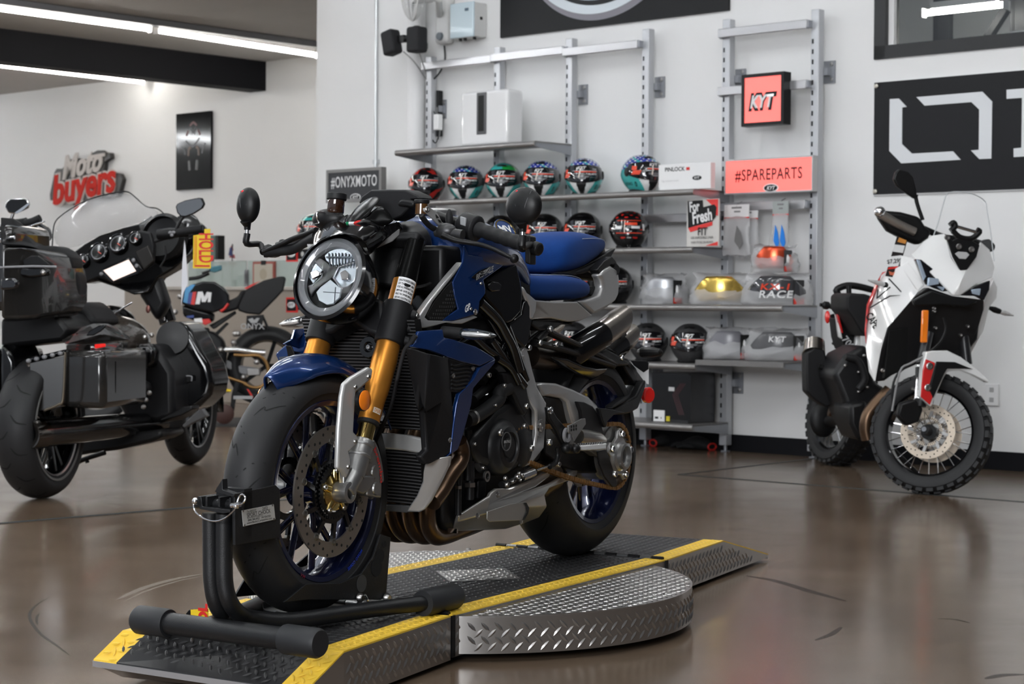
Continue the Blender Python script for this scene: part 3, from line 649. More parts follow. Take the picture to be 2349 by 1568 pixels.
def fp(u, v, y=-.4035): return (lerp(x0, x1, u), y, lerp(z1_, z0, v))
m = MB(); m.box(x0, x1, -0.40, -0.392, z0, z1_); m.build('board', mat('cream_board', (0.62, 0.6, 0.57), 0.5), t, smooth=0)
m = MB(); m.prism([fp(.60, .01), fp(.97, .01), fp(.97, .36), fp(.86, .34), fp(.82, .16)], (0, 0.003, 0)); m.prism([fp(.05, .60), fp(.12, .69), fp(.80, .56), fp(.80, .48)], (0, 0.003, 0)); m.prism([fp(.6, .985), fp(.97, .90), fp(.97, .985)], (0, 0.003, 0)); m.build('red_panel', mat('poster_red', (0.75, 0.045, 0.04), 0.45), t, smooth=0)
m = MB(); m.prism([fp(.03, .03, -.405), fp(.5, .02, -.405), fp(.52, .17, -.405), fp(.86, .12, -.405), fp(.93, .18, -.405), fp(.91, .38, -.405), fp(.8, .47, -.405), fp(.06, .6, -.405)], (0, 0.002, 0)); m.build('black_panel', BLK, t, smooth=0)
m = MB(); text(m, 'For', fp(.26, .15, -.4075), (1, 0, .08), (-.1, 0, 1), 0.085, bold=0.003, width=0.075); text(m, 'Fresh', fp(.50, .36, -.4075), (1, 0, .16), (-.1, 0, 1), 0.10, bold=0.003, width=0.145); m.build('white_lettering', M_WHT, t, smooth=0)
m = MB(); text(m, 'FIT', fp(.52, .68, -.4075), (1, 0, 0), (0, 0, 1), 0.066, bold=0.001, width=0.07); text(m, 'USE DISPOSABLE LINER', fp(.5, .81, -.4075), (1, 0, 0), (0, 0, 1), 0.02, width=0.165); text(m, 'WHEN TRYING ON HELMETS', fp(.5, .91, -.4075), (1, 0, 0), (0, 0, 1), 0.02, width=0.165); m.build('black_lettering', BLK, t, smooth=0)
p = Wp(1560, 562, -.36)
m = MB(); m.box(p.x-.07, p.x+.07, -.38, -.25, Z3+.0005, Z3+.006); m.box(p.x-.06, p.x+.08, -.37, -.24, Z3+.006, Z3+.010)
tag(m.build('leaflet_stack', mat('leaflet_grey', (0.35, 0.35, 0.36), 0.4), frame=WF, smooth=0), 'thin stack of leaflets lying left of the fit poster', 'leaflets')
# bagged visors
M_BAG = mat('clear_bag', (0.70, 0.70, 0.71), 0.25, alpha=0.42, bump=1.0, bscale=22)
def visor_pack(px, py, z, w_, h_, visc, label, band_red=True, txt=None, y=-.30, yaw=.5, vis_dark=False, card=True):
    x = Wp(px, py, y).x
    t = empty('packed_visor', label, 'visor', WF, (x, y, z), 'helmet visors in clear bags', rz=yaw)
    R = w_*.52; m = MB(); rows = []
    for j in range(7):
        v = j/6; zz = .012+v*h_*.86; rr = R*(1-.10*(v-.4)**2*2); am = 1.15-(.55*abs(v-.40)*2)
        rows.append([(rr*math.sin(q)*.98, -rr*math.cos(q)*.72+.05, zz+.012*math.cos(q*1.2)) for q in [(-am+2*am*i/20) for i in range(21)]])
    m.grid(rows); m.open = True; m.build('visor', visc, t, solid=0.003, smooth=60)
    rnd = random.Random(int(px)); m = MB(); rows = []
    for j in range(9):
        v = j/8; zz = .002+v*h_*1.06; k = math.sin(min(1, v*1.15+.25)*PI)**.35 if v < .98 else .3
        rows.append([(w_*.56*math.cos(q)*(.85+.15*k)+rnd.uniform(-.012, .012)*(j > 0), .04+.135*math.sin(q)*k+rnd.uniform(-.01, .01), zz+rnd.uniform(-.014, .014)*(j > 0)) for q in [2*PI*i/18 for i in range(18)]])
    m.loft(rows, True, True); m.build('bag', M_BAG, t, smooth=70)
    if card:
        m = MB(); m.obox((w_*0.34, -0.03, h_*0.45), (w_*0.07, 0.05, 0), (0, 0, h_*0.42), (0.001, -0.001, 0)); m.build('side_card', BLK, t, smooth=0)
        m = MB(); m.obox((w_*0.345, -0.036, h_*0.14), (w_*0.065, 0.046, 0), (0, 0, h_*0.10), (0.001, -0.0015, 0)); m.build('red_strip', mat('bag_red', (0.8, 0.03, 0.01), 0.4), t, smooth=0)
        m = MB(); m.ell((w_*0.33, -0.042, h_*0.5), (0.014, 0.012, h_*0.2), 16, 8); m.build('oval_badge', M_WHT, t)
    if txt:
        m = MB(); m2 = MB()
        for s_, zz, sz, ww in txt:
            vs, fs = text_mesh(s_, sz, bold=.001, shear=.15, space=1.12); wx = max(v.x for v in vs)-min(v.x for v in vs)
            (m2 if 'X' in s_ else m).add([((R+0.006)*math.sin(v.x/wx*ww/R), -(R+0.006)*math.cos(v.x/wx*ww/R)*0.72+0.045, h_*zz+v.y) for v in vs], fs)
        m.build('lettering', M_WHT, t, smooth=0)
        if m2.v: m2.build('red_lettering', M_ORED, t, smooth=0)
    return t
V_SIL = mat('silver_mirror_visor', (0.45, 0.46, 0.48), 0.3, 0.6); V_GOLD = mat('gold_mirror_visor', (0.75, 0.52, 0.12), 0.2, 0.8); V_RED = mat('red_mirror_visor', (0.72, 0.10, 0.04), 0.2, 0.7)
V_SMK = mat('smoke_visor', (0.05, 0.05, 0.055), 0.12, coat=1.0)
visor_pack(1522, 663, Z4, 0.27, 0.17, V_SIL, 'silver mirrored visor in a clear bag, behind the right of the seat')
visor_pack(1652, 665, Z4, 0.34, 0.17, V_GOLD, 'gold mirrored visor in a clear bag', card=False)
visor_pack(1782, 665, Z4, 0.38, 0.17, V_SMK, 'dark bagged visor with white RACE lettering, below the red one', txt=[('KX-1', .62, .05, .17), ('RACE', .36, .06, .20)])
visor_pack(1775, 608, Z4+0.19, 0.25, 0.15, V_RED, 'red mirrored visor in a clear bag, lying on top of another bag')
visor_pack(1672, 797, ZB+0.002, 0.29, 0.17, mat('grey_visor', (0.2, 0.2, 0.22), 0.25), 'grey bagged visor, left of the two on the thin shelf pan')
visor_pack(1785, 799, ZB+0.002, 0.36, 0.17, mat('dark_grey_visor', (0.11, 0.11, 0.115), 0.2), 'dark packed visor in a clear bag, beside the white motorcycle exhaust', txt=[('KYT', .74, .045, .10)])
# header-card bags hanging from the bar
def hang_bag(px0, py0, px1, py1, ch, label, inner, cm, yaw=.3):
    y = PY0-(.10 if px0 != 1698 else .04); a = Wp(px0, py0, y); b = Wp(px1, py1, y); w_ = b.x-a.x; h_ = a.z-b.z
    t = empty('hanging_bag', label, 'bag', WF, (a.x, y, a.z), 'clear bags hanging from the cross bar')
    m = MB(); m.box(0, w_, -0.002, 0.0015, -ch, 0.0); m.build('header_card', cm, t, smooth=0)
    m = MB(); m.box(0, w_, -0.0026, 0.002, -ch-0.008, -ch); m.build('red_strip', REDM, t, smooth=0)
    m = MB(); m.box(w_*.3, w_*.7, -0.003, -0.002, -ch*.32, -ch*.18); m.box(w_*.4, w_*.65, -0.003, -0.002, -ch*.62, -ch*.5); m.build('card_print', mat('card_print_grey', (0.2, 0.2, 0.2), 0.5), t, smooth=0)
    rnd = random.Random(int(px0)); rows = []
    for j in range(10):
        v = j/9; k = .004+.022*math.sin(v*PI)
        rows.append([(w_*(.5+.5*math.cos(q)*(1+.12*v))+rnd.uniform(-.004, .004), math.sin(q)*k+rnd.uniform(-.004, .004)*v, -ch-v*(h_-ch)+rnd.uniform(-.006, .006)) for q in [2*PI*i/16 for i in range(16)]])
    m = MB(); m.loft(rows); m.build('bag', M_BAG, t, smooth=70)
    m = MB()
    for (u, v) in inner[0]: m.prism([(w_*(u), -.032, -h_*(v)), (w_*(u+.16), -.032, -h_*(v+.13)), (w_*(u+.26), -.032, -h_*(v+.34)), (w_*(u+.12), -.032, -h_*(v+.46)), (w_*(u-.10), -.032, -h_*(v+.30))], (0, .003, 0))
    m.build('spare_part', inner[1], t, smooth=0)
    m = MB(); m.tube([(w_*.5, 0.0, -ch*.25), (w_*.5, 0.0, 0.0), (w_*.5, 0.05, 0.02)], 0.003, 8); m.build('hook', STL, t)
    return t
hang_bag(1662, 470, 1718, 585, 0.075, 'clear bag with a white header card and grey part, left one under the red sign', ([(.62, .42)], mat('grey_insert', (0.2, 0.2, 0.2), 0.3)), WHITE)
hang_bag(1698, 472, 1738, 590, 0.075, 'clear bag with white header card, second one just behind the left bag', ([(.25, .40)], mat('grey_insert')), WHITE)
hang_bag(1773, 462, 1808, 582, 0.075, 'clear bag with grey header card holding a bright blue part', ([(.35, .45), (.75, .45)], mat('blue_insert', (0.03, 0.25, 0.8), 0.25, 0.5)), mat('grey_card', (0.35, 0.38, 0.37), 0.5))
# black carton on the lowest shelf, gloves on the floor beneath
a = Wp(1490, 866, -.42); b = Wp(1580, 968, -.42)
t = empty('black_carton', 'large black carton with a white label, on the lowest shelf', 'box', WF, (0, 0, 0))
z1_ = Z6+.30
m = MB(); m.box(a.x, PX[4]-0.045, -0.40, -0.13, Z6+0.001, z1_); m.build('carton', mat('black_card', (0.022, 0.022, 0.024), 0.4), t, bevel=0.002)
xm = b.x
m = MB(); m.box(a.x+0.01, xm, -0.403, -0.40, Z6+0.02, z1_-0.01); m.build('glossy_front', GBLK, t, smooth=0)
p = Wp(1512, 953, -0.405); m = MB(); m.box(p.x-0.042, p.x+0.042, -0.407, -0.403, p.z-0.034, p.z+0.034); m.build('label', M_WHT, t, smooth=0)
m = MB(); m.box(p.x-0.03, p.x-0.005, -0.4085, -0.407, p.z-0.018, p.z-0.006); m.box(p.x+0.014, p.x+0.02, -0.4085, -0.407, p.z-0.016, p.z-0.008); m.build('label_print', BLK, t, smooth=0)
m = MB(); m.box(p.x+0.055, p.x+0.082, -0.407, -0.403, p.z-0.03, p.z+0.0); m.build('yellow_sticker', mat('yellow_sticker', (0.6, 0.5, 0.03), 0.4), t, smooth=0)
p = Wp(1540, 892, -0.405); m = MB(); m.box(p.x-0.022, p.x+0.022, -0.4045, -0.403, p.z-0.012, p.z+0.012); m.build('hand_hole', mat('pale_hole', (0.5, 0.5, 0.5), 0.5), t, bevel=0.008)
m = MB()
for k in range(4): m.tube([(PX[4]-.10+k*.012, -.402, z1_-.06), (PX[4]-.16+k*.012, -.402, Z6+.17), (PX[4]-.11+k*.012, -.402, Z6+.05)], .0018, 6)
m.build('line_pattern', mat('dark_red_line', (0.09, 0.02, 0.025), 0.5), t)
def glove(px, py, label, rz):
    p = floor_pt(px, py); t = empty('work_glove', label, 'glove', None, (p.x, p.y, 0), rz=rz)
    m = MB(); rows = []
    for j in range(9):
        v = j/8; w_ = .05*(.8+.5*math.sin(v*PI)); hh = .02+.022*math.sin(v*PI)
        rows.append([(-.11+.22*v, w_*math.cos(q), .001+hh+hh*math.sin(q)) for q in [2*PI*i/16 for i in range(16)]])
    m.loft(rows)
    for k in range(4): m.tube([(.08, -.04+k*.025, .02), (.13, -.045+k*.028, .03), (.17, -.05+k*.03, .014)], [.015, .015, .011], 10)
    m.tube([(.0, .04, .02), (.05, .085, .025), (.09, .09, .016)], [.016, .015, .012], 10)
    m.build('body', mat('black_knit', (0.01, 0.01, 0.011), 0.8), t)
    m = MB(); m.tube([(-0.112, 0.04*math.cos(q), 0.022+0.02*math.sin(q)) for q in [2*PI*i/16 for i in range(16)]], 0.006, 8, loop=True); m.build('red_cuff', REDM, t)
glove(1532, 1022, 'black glove with red cuff on the floor below the black carton, left one', 0.5); glove(1600, 1030, 'black glove with red cuff on the floor below the black carton, right one', 2.4)
# devices high on the wall: fan, cabinet, speakers, adapter
M_OFFW = mat('off_white_plastic', (0.62, 0.62, 0.61), 0.4); M_CABW = mat('pale_blue_cabinet', (0.62, 0.74, 0.80), 0.25, coat=0.5)
a = Wp(1032, 10, -.14); b = Wp(1085, 82, -.14)
t = empty('wall_cabinet', 'pale blue and white electrical cabinet high on the wall', 'cabinet', WF, (0, 0, 0))
m = MB(); m.box(a.x, b.x, -0.12, -0.005, b.z, a.z); m.build('body', M_OFFW, t, bevel=0.008)
m = MB(); m.box(a.x-0.002, b.x-0.0, -0.138, -0.12, b.z-0.002, a.z+0.002); d_ = m.build('door', M_CABW, t, bevel=0.006)
m = MB(); m.box(b.x-0.08, b.x-0.045, -0.14, -0.138, a.z-0.06, a.z-0.04); m.build('door_label', mat('dark_label', (0.1, 0.15, 0.2), 0.4), d_, smooth=0)
m = MB(); m.box(b.x, b.x+0.004, -0.07, -0.05, (a.z+b.z)/2, (a.z+b.z)/2+0.02); m.build('lock', BLK, t, smooth=0)
for u in (.25, .45, .85):
    m = MB(); x = lerp(a.x, b.x, u); m.cyl((x, -0.09, b.z), (x, -0.09, b.z-0.018), 0.012); m.build('cable_gland', BLK, t)
c = Wp(948, -10, -.42); bp_ = Wp(1008, 50, -.10)
t = empty('wall_fan', 'white wall fan with a round wire cage, cut off by the top edge', 'fan', WF, (c.x, -0.42, c.z))
R = c.z-Wp(952, 46, -.42).z
ax = Vector((-.55, -.83, .0)).normalized(); u = Vector((0, 0, 1)); s_ = ax.cross(u)
m = MB()
for k in range(60):
    q = 2*PI*k/60
    m.tube([ax*(.075*math.cos(v_*PI/2)) + (u*math.cos(q+v_*.5)+s_*math.sin(q+v_*.5))*R*math.sin(v_*PI/2) for v_ in (.15, .4, .6, .8, 1.0)], .0016, 5)
m.tube([(u*math.cos(q)+s_*math.sin(q))*R for q in [2*PI*i/48 for i in range(48)]], .006, 8, loop=True)
m.build('wire_cage', M_OFFW, t)['kind'] = 'stuff'
m = MB()
for k in range(60):
    q = 2*PI*k/60
    m.tube([-ax*(.075*math.cos(v_*PI/2)) + (u*math.cos(q)+s_*math.sin(q))*R*math.sin(v_*PI/2) for v_ in (.3, .6, .8, 1.0)], .0016, 5)
m.build('rear_cage', M_OFFW, t)['kind'] = 'stuff'
m = MB(); m.lathe(ax*0.082, -ax, [(0.0001, 0), (0.045, 0.004), (0.05, 0.012), (0.0001, 0.012)], 24); m.build('hub_cap', M_OFFW, t)
for k in range(3):
    q0 = 2*PI*k/3+.4; m = MB(); rows = []
    for i in range(7):
        r = .04+(R*.88-.04)*i/6; rows.append([(u*math.cos(q)+s_*math.sin(q))*r+ax*(.03*(q-q0-.5)) for q in [q0+1.1*j/8*(.6+.4*math.sin(i/6*PI)) for j in range(9)]])
    m.grid(rows); m.open = True; m.build('blade', mat('clear_blade', (0.5, 0.52, 0.52), 0.2, alpha=0.6), t, solid=0.003)
m = MB(); m.tube([-ax*0.01, -ax*0.14], [0.055, 0.04], 20); m.build('motor_housing', M_OFFW, t, bevel=0.01)
lb = Vector((bp_.x-c.x, .32, bp_.z-c.z))
m = MB(); m.tube([-ax*0.12, -ax*0.12+Vector((0.03, 0.05, -0.02)), lb+Vector((0, 0.0, 0.05))], 0.024, 14); m.build('arm', M_OFFW, t)
m = MB(); m.box(lb.x-0.065, lb.x+0.065, 0.33, 0.415, lb.z-0.15, lb.z+0.22); bs = m.build('wall_base', M_OFFW, t, bevel=0.03, bseg=4)
m = MB(); p = lb+Vector((0.0, 0.0, -0.10)); m.lathe((p.x, 0.33, p.z), (0, -1, 0), [(0.028, 0), (0.026, 0.018), (0.0001, 0.018)], 24); m.build('dial', mat('dial_grey', (0.12, 0.14, 0.16), 0.4), bs)
m = MB(); m.tube(smooth_path([(p.x-0.0, 0.37, p.z-0.06), (p.x+0.005, 0.37, p.z-0.16), (p.x-0.03, 0.36, p.z-0.24), (p.x-0.07, 0.34, p.z-0.29)]), 0.006, 8); m.build('power_cord', BLK, t)
M_SPK = mat('speaker_cloth', (0.016, 0.016, 0.018), 0.75, bump=0.3, bscale=600)
c = Wp(956, 91, -.36)
t = empty('black_speaker', 'small upright black wall speaker, right one of the pair', 'speaker', WF, (c.x, -0.36, c.z), 'small black wall speakers')
m = MB(); m.box(-0.062, 0.055, -0.05, 0.06, -0.088, 0.088); m.build('cabinet', M_SPK, t, bevel=0.022, bseg=5)
m = MB(); m.bar((0, 0.05, 0), (-0.19, 0.27, 0), 0.04, 0.04); m.build('wall_arm', BLK, t, bevel=0.003)
m = MB(); m.lathe((0, 0, 0.088), (0, 0, 1), [(0.03, 0), (0.02, 0.006), (0.0001, 0.006)], 20); m.build('top_control', BLK, t)
c2 = Wp(898, 98, -.40)
t2 = empty('black_speaker', 'small black wall speaker tilted to the left, left one of the pair', 'speaker', WF, (c2.x, -0.40, c2.z), 'small black wall speakers')
m = MB(); m.box(-0.058, 0.058, -0.05, 0.05, -0.085, 0.085); ob = m.build('cabinet', M_SPK, t2, bevel=0.022, bseg=5); ob.rotation_euler = (0, -0.22, 0)
m = MB(); m.box(0.055, 0.12, 0.0, 0.035, -0.005, 0.045); m.cyl((0.12, 0.02, 0.02), (0.155, 0.02, 0.02), 0.02); m.build('pivot_arm', BLK, t2, bevel=0.002)
for k, (o1, pts) in enumerate((('speaker_cable', [(925, 118, -.4), (944, 135, -.36), (960, 155, -.3), (976, 180, -.13)]), ('speaker_cable', [(962, 122, -.34), (970, 145, -.25), (976, 165, -.16), (977, 182, -.13)]))):
    m = MB(); m.tube(smooth_path([Wp(*q) for q in pts]), .0045, 8)
    tag(m.build(o1, mat('grey_cable', (0.25, 0.25, 0.25), 0.5), frame=WF), ['grey cable sagging from the tilted black speaker', 'grey cable hanging from the upright black speaker'][k], 'cable')
p = Wp(1000, 240, -.06)
t = empty('power_strip', 'black power strip with a white adapter beside the left upright', 'power strip', WF, (p.x, -0.06, p.z), rz=0.0)
m = MB(); m.box(-0.025, 0.02, 0.0, 0.05, -0.22, 0.10); m.build('strip', BLK, t, bevel=0.004)
q_ = Wp(1002, 280, -0.10); m = MB(); m.box(q_.x-p.x-0.028, q_.x-p.x+0.022, -0.05, -0.002, q_.z-p.z-0.055, q_.z-p.z+0.055); m.build('adapter', WHITE, t, bevel=0.006)
m = MB(); m.tube(smooth_path([(0.01, -0.03, -0.05), (0.05, -0.03, -0.12), (0.055, -0.03, -0.22), (0.03, -0.03, -0.27), (-0.005, -0.03, -0.24), (0.0, -0.03, -0.19)]), 0.004, 8); m.build('cord', BLK, t)
m = MB(); m.tube(smooth_path([(0.02, -0.01, -0.02), (0.035, -0.02, -0.10), (0.06, -0.02, -0.18), (0.05, -0.02, -0.25)]), 0.0035, 8); m.build('cord', mat('grey_cable'), t)
# blue naked motorcycle on the turntable
TH = .50331; PZ = .12583; LIFT = .022
HB = Frame((-0.49442, 4.6268, PZ), -(PI/2+TH))        # x forward, y to the bike's left (towards the viewer), z up from the plate
def zc(x0, y0, s): return lambda p: (x0+p[0]/s, y0+p[1]/s)
zA = zc(500, 400, 3.485); zB = zc(900, 400, 3.485); zC = zc(480, 800, 3.484); zD = zc(850, 750, 3.136); zE = zc(1150, 700, 2.7025); zF = zc(640, 380, 6.525)
def S(cv, pts, y):
    """points of a side outline at lateral distance y (a 3rd entry overrides y)"""
    return [HB.at(*cv(p), y=(p[2] if len(p) > 2 else y)) for p in pts]
def X(cv, pts, x):
    """points of a frontal outline at distance x along the bike"""
    return [HB.at(*cv(p), x=(p[2] if len(p) > 2 else x)) for p in pts]
M_BLUE_C = mat('candy_blue', (0.004, 0.030, 0.135), 0.25, 0.45, coat=0.8, noise=0.10, nscale=14)
M_RIMB = mat('deep_blue_rim', (0.004, 0.008, 0.045), 0.22, 0.5, coat=1.0)
M_GOLD = mat('gold_anodised', (0.78, 0.32, 0.05), 0.30, 0.8)
M_GOLD2 = mat('gold_nitride', (0.62, 0.45, 0.16), 0.15, 1.0)
M_CARB = mat('carbon_weave', (0.003, 0.003, 0.003), 0.22, spec=0.10, bump=0.08, bscale=500)
M_ENG = mat('engine_black', (0.008, 0.008, 0.009), 0.42, 0.0, spec=0.4, bump=0.1, bscale=300)
M_BRN = mat('heated_exhaust', (0.11, 0.068, 0.042), 0.3, 0.85, noise=0.3, nscale=8)
M_BSH = mat('brushed_steel', (0.50, 0.46, 0.42), 0.24, 1.0, noise=0.1)
M_SUE = mat('blue_suede', (0.005, 0.036, 0.165), 0.95, sheen=0.05, spec=0.2, noise=0.12, nscale=60)
M_STI = mat('grey_stitch', (0.35, 0.38, 0.45), 0.7)
M_DISC = mat('brake_disc_steel', (0.33, 0.30, 0.27), 0.36, 0.9, noise=0.08)
M_HOLE = mat('drilled_hole', (0.006, 0.006, 0.006), 0.8)
M_CHN = mat('gold_chain', (0.34, 0.19, 0.07), 0.4, 0.8)
M_RAD = mat('radiator_black', (0.004, 0.004, 0.004), 0.6, spec=0.2)
M_FIN = mat('radiator_tube', (0.15, 0.15, 0.155), 0.3, 0.6)
M_TAPE = mat('reflector_red', (0.75, 0.015, 0.01), 0.2, coat=1.0)
M_LENS = mat('clear_lens', (0.95, 0.97, 1.0), 0.03, trans=1.0, ior=1.3)
M_REFL = mat('lamp_reflector', (0.55, 0.62, 0.68), 0.2, 0.85)
M_DRL = mat('daylight_ring', (0.16, 0.17, 0.18), 0.3, coat=1.0)
hero = empty('naked_motorcycle', 'blue and silver naked motorcycle with gold front fork, standing on the black and yellow turntable', 'motorcycle', HB, (0, 0, 0))
ZW = .30+LIFT; XR = -1.415; ZR = .325
def tyre(m, c, R, hw, rb, crown=.03, n=96, mi=0):
    pr = []
    for i in range(17):
        t = -1+2*i/16; pr.append((R-crown*abs(t)**2.3-(.006 if abs(t) > .97 else 0), hw*t))
    side = [(R-crown-.025, hw*.985), (rb+.02, hw*.93), (rb+.004, hw*.86), (rb-.004, hw*.8)]
    prof = [(r, -y) for r, y in side[::-1]]+pr+side
    m.lathe(c, (0, 1, 0), prof, n, mi, loop=True)
def tread(m, c, R, hw, crown, lines, reps, w=.0035, sides=(-1, 1)):
    c = Vector(c)
    def sp(th, t, o=.0008):
        r = R-crown*abs(t)**2.3+o; return c+Vector((math.cos(th)*r, hw*t*1.003, math.sin(th)*r))
    for k in range(reps):
        for s in sides:
            off = 2*PI*k/reps + (PI/reps if s < 0 else 0)
            for ln in lines:
                P = smooth_path([Vector((a, t, 0)) for a, t in ln], 3) if len(ln) > 2 else [Vector((*q, 0)) for q in ln]
                rows = [[], []]
                for i, p in enumerate(P):
                    q = (P[min(i+1, len(P)-1)]-P[max(i-1, 0)]); q = Vector((q.x*R, q.y*hw, 0)).normalized()
                    nx, ny = -q.y, q.x; tp = math.sin((i+.5)/len(P)*PI)**.5
                    for e, rr in ((-1, rows[0]), (1, rows[1])):
                        rr.append(sp(off+p.x+e*nx*w/2*tp/R, s*(p.y+e*ny*w/2*tp/hw)))
                m.grid(rows)
    m.open = True
# front wheel
fc = (0, 0, ZW)
m = MB(); tyre(m, fc, 0.300, 0.062, 0.218, 0.036); tf = m.build('front_tyre', TIRE, hero, smooth=50)
m = MB(); tread(m, fc, 0.300, 0.062, 0.036, [[(0, .05), (.10, .30), (.07, .42), (.20, .86)], [(.18, .02), (.26, .38)], [(.30, .55), (.33, .92)]], 9); m.build('tread_groove', mat('groove_black', (0.003, 0.003, 0.003), 0.8), tf, smooth=0)['kind'] = 'stuff'
def rim(name, c, hw, rb, spokes, hub_r, hub_hw, parent, split=.55, sw=.018, yo=.0, nsp=2):
    m = MB(); prof = [(rb+.006, -hw), (rb+.010, -hw+.004), (rb-.002, -hw+.012), (rb-.014, -hw*.4), (rb-.014, hw*.4), (rb-.002, hw-.012), (rb+.010, hw-.004), (rb+.006, hw), (rb-.006, hw-.002), (rb-.022, hw*.45), (rb-.022, -hw*.45), (rb-.006, -hw+.002)]
    m.lathe(c, (0, 1, 0), prof, 96, loop=True); r = m.build(name, M_RIMB, parent, smooth=50)
    cc = Vector(c)
    for k in range(spokes):
        a = 2*PI*k/spokes+.2; P = lambda r_, a_, y_: cc+Vector((math.cos(a_)*r_, y_, math.sin(a_)*r_))
        m = MB(); da = PI/spokes*.52; rs = hub_r+(rb-hub_r)*split*.4
        for s in ((-1, 1) if nsp == 2 else (0,)):
            m.tube([P(hub_r*.9, a+s*da*.2, yo), P(rs, a+s*da*.35, yo), P(rb-.012, a+s*da, 0)], [sw*.62, sw*.55, sw*.62], 8, sq=(.72, 1.0))
        m.build('spoke', M_RIMB, r, smooth=45)
    m = MB(); m.lathe((c[0], c[1]-hub_hw, c[2]), (0, 1, 0), [(hub_r*.75, 0), (hub_r, 0.01), (hub_r*.8, hub_hw*.6), (hub_r*.8, hub_hw*1.4), (hub_r, 2*hub_hw-0.01), (hub_r*.75, 2*hub_hw)], 36); m.build('hub', M_RIMB, r)
    return r
rf = rim('front_rim', fc, 0.055, 0.214, 6, 0.042, 0.05, hero)
def brake_disc(c, y, R, ri, parent, name='brake_disc', holes=44, bob=10, mt=None):
    c = Vector((c[0], y, c[2])); m = MB()
    m.lathe(c-Vector((0, .0025, 0)), (0, 1, 0), [(ri, 0), (R, 0), (R, .005), (ri, .005)], 96, loop=True); d = m.build(name, mt or M_DISC, parent, smooth=30)
    m = MB(); k = 0
    for i in range(holes):
        a = 2*PI*i/holes; r_ = lerp(ri, R, (.28, .62, .86, .5)[i % 4])
        for s in (1, -1):
            p = c+Vector((math.cos(a)*r_, s*.0026, math.sin(a)*r_)); m.lathe(p, (0, s, 0), [(.0038, 0), (.0036, .0006)], 10)
    m.build('drilled_holes', M_HOLE, d, smooth=0)['kind'] = 'stuff'
    m = MB(); m.lathe(c-Vector((0, .004, 0)), (0, 1, 0), [(ri*.50, 0), (ri*.64, 0), (ri*.64, .008), (ri*.50, .008)], 48, loop=True)
    for i in range(bob):
        a = 2*PI*i/bob+.15
        p0 = c+Vector((math.cos(a)*ri*.6, 0, math.sin(a)*ri*.6)); p1 = c+Vector((math.cos(a+.12)*ri*.97, 0, math.sin(a+.12)*ri*.97)); m.bar(p0, p1, .012, .008, up=(0, 1, 0))
    m.build('disc_carrier', GBLK, d, smooth=30)
    for i in range(bob):
        a = 2*PI*i/bob+.27; p = c+Vector((math.cos(a)*(ri+.001), .0, math.sin(a)*(ri+.001)))
        m = MB(); m.lathe(p-Vector((0, .004, 0)), (0, 1, 0), [(0.0095, 0), (0.0095, .0075), (.0075, .009), (.004, .009), (.0038, .006), (.0001, .006)], 20); m.build('bobbin', mat('bobbin_grey', (0.2, 0.195, 0.18), 0.35, 0.9), d)
    return d
dl = brake_disc(fc, .067, .160, .122, hero); brake_disc(fc, -.067, .160, .122, hero)
m = MB(); cc = Vector((0, .075, ZW)); m.lathe(cc, (0, 1, 0), [(.050, 0), (.062, 0), (.062, .002), (.050, .002)], 48, loop=True)
for i in range(40):
    a = 2*PI*i/40; m.obox(cc+Vector((math.cos(a)*.064, .001, math.sin(a)*.064)), Vector((math.cos(a), 0, math.sin(a)))*.004, Vector((-math.sin(a), 0, math.cos(a)))*.0025, (0, .001, 0))
m.build('sensor_ring', BLK, hero, smooth=30)
m = MB(); m.lathe((0, .070, ZW), (0, 1, 0), [(.044, 0), (.046, .008), (.030, .014), (.026, .014)], 36, loop=False)
for i in range(5):
    a = 2*PI*i/5+.3; m.tube([(math.cos(a)*.03, .076, ZW+math.sin(a)*.03), (math.cos(a)*.054, .076, ZW+math.sin(a)*.054)], [.013, .008], 10)
m.build('gold_hub_flange', M_GOLD2, hero)
for i in range(5):
    a = 2*PI*i/5+.3; m = MB(); m.bolt((math.cos(a)*.052, .08, ZW+math.sin(a)*.052), (0, 1, 0), .007, .006); m.build('disc_bolt', STL, hero)
def rim_text(px, py, txt, mt, w_, y=.0565, r=.2165, sz=.011, flip=1):
    c = HB.at(px, py, y=y); a0 = math.atan2(c.z-ZW, c.x); vs, fs = text_mesh(txt, 1, bold=.02); wx = max(v.x for v in vs)-min(v.x for v in vs); m = MB()
    m.add([(math.cos(a0+(v.x/wx)*w_/r)*(r-v.y*sz+.004), y, ZW+math.sin(a0+(v.x/wx)*w_/r)*(r-v.y*sz+.004)) for v in vs], fs); m.build('rim_lettering', mt, rf, smooth=0)
rim_text(822, 1302, 'MOTO CORSE', mat('bright_blue_print', (.01, .05, .55), .4), .075); rim_text(694, 1323, 'MV', mat('dark_red_decal', (.15, .01, .03), .4), .02)
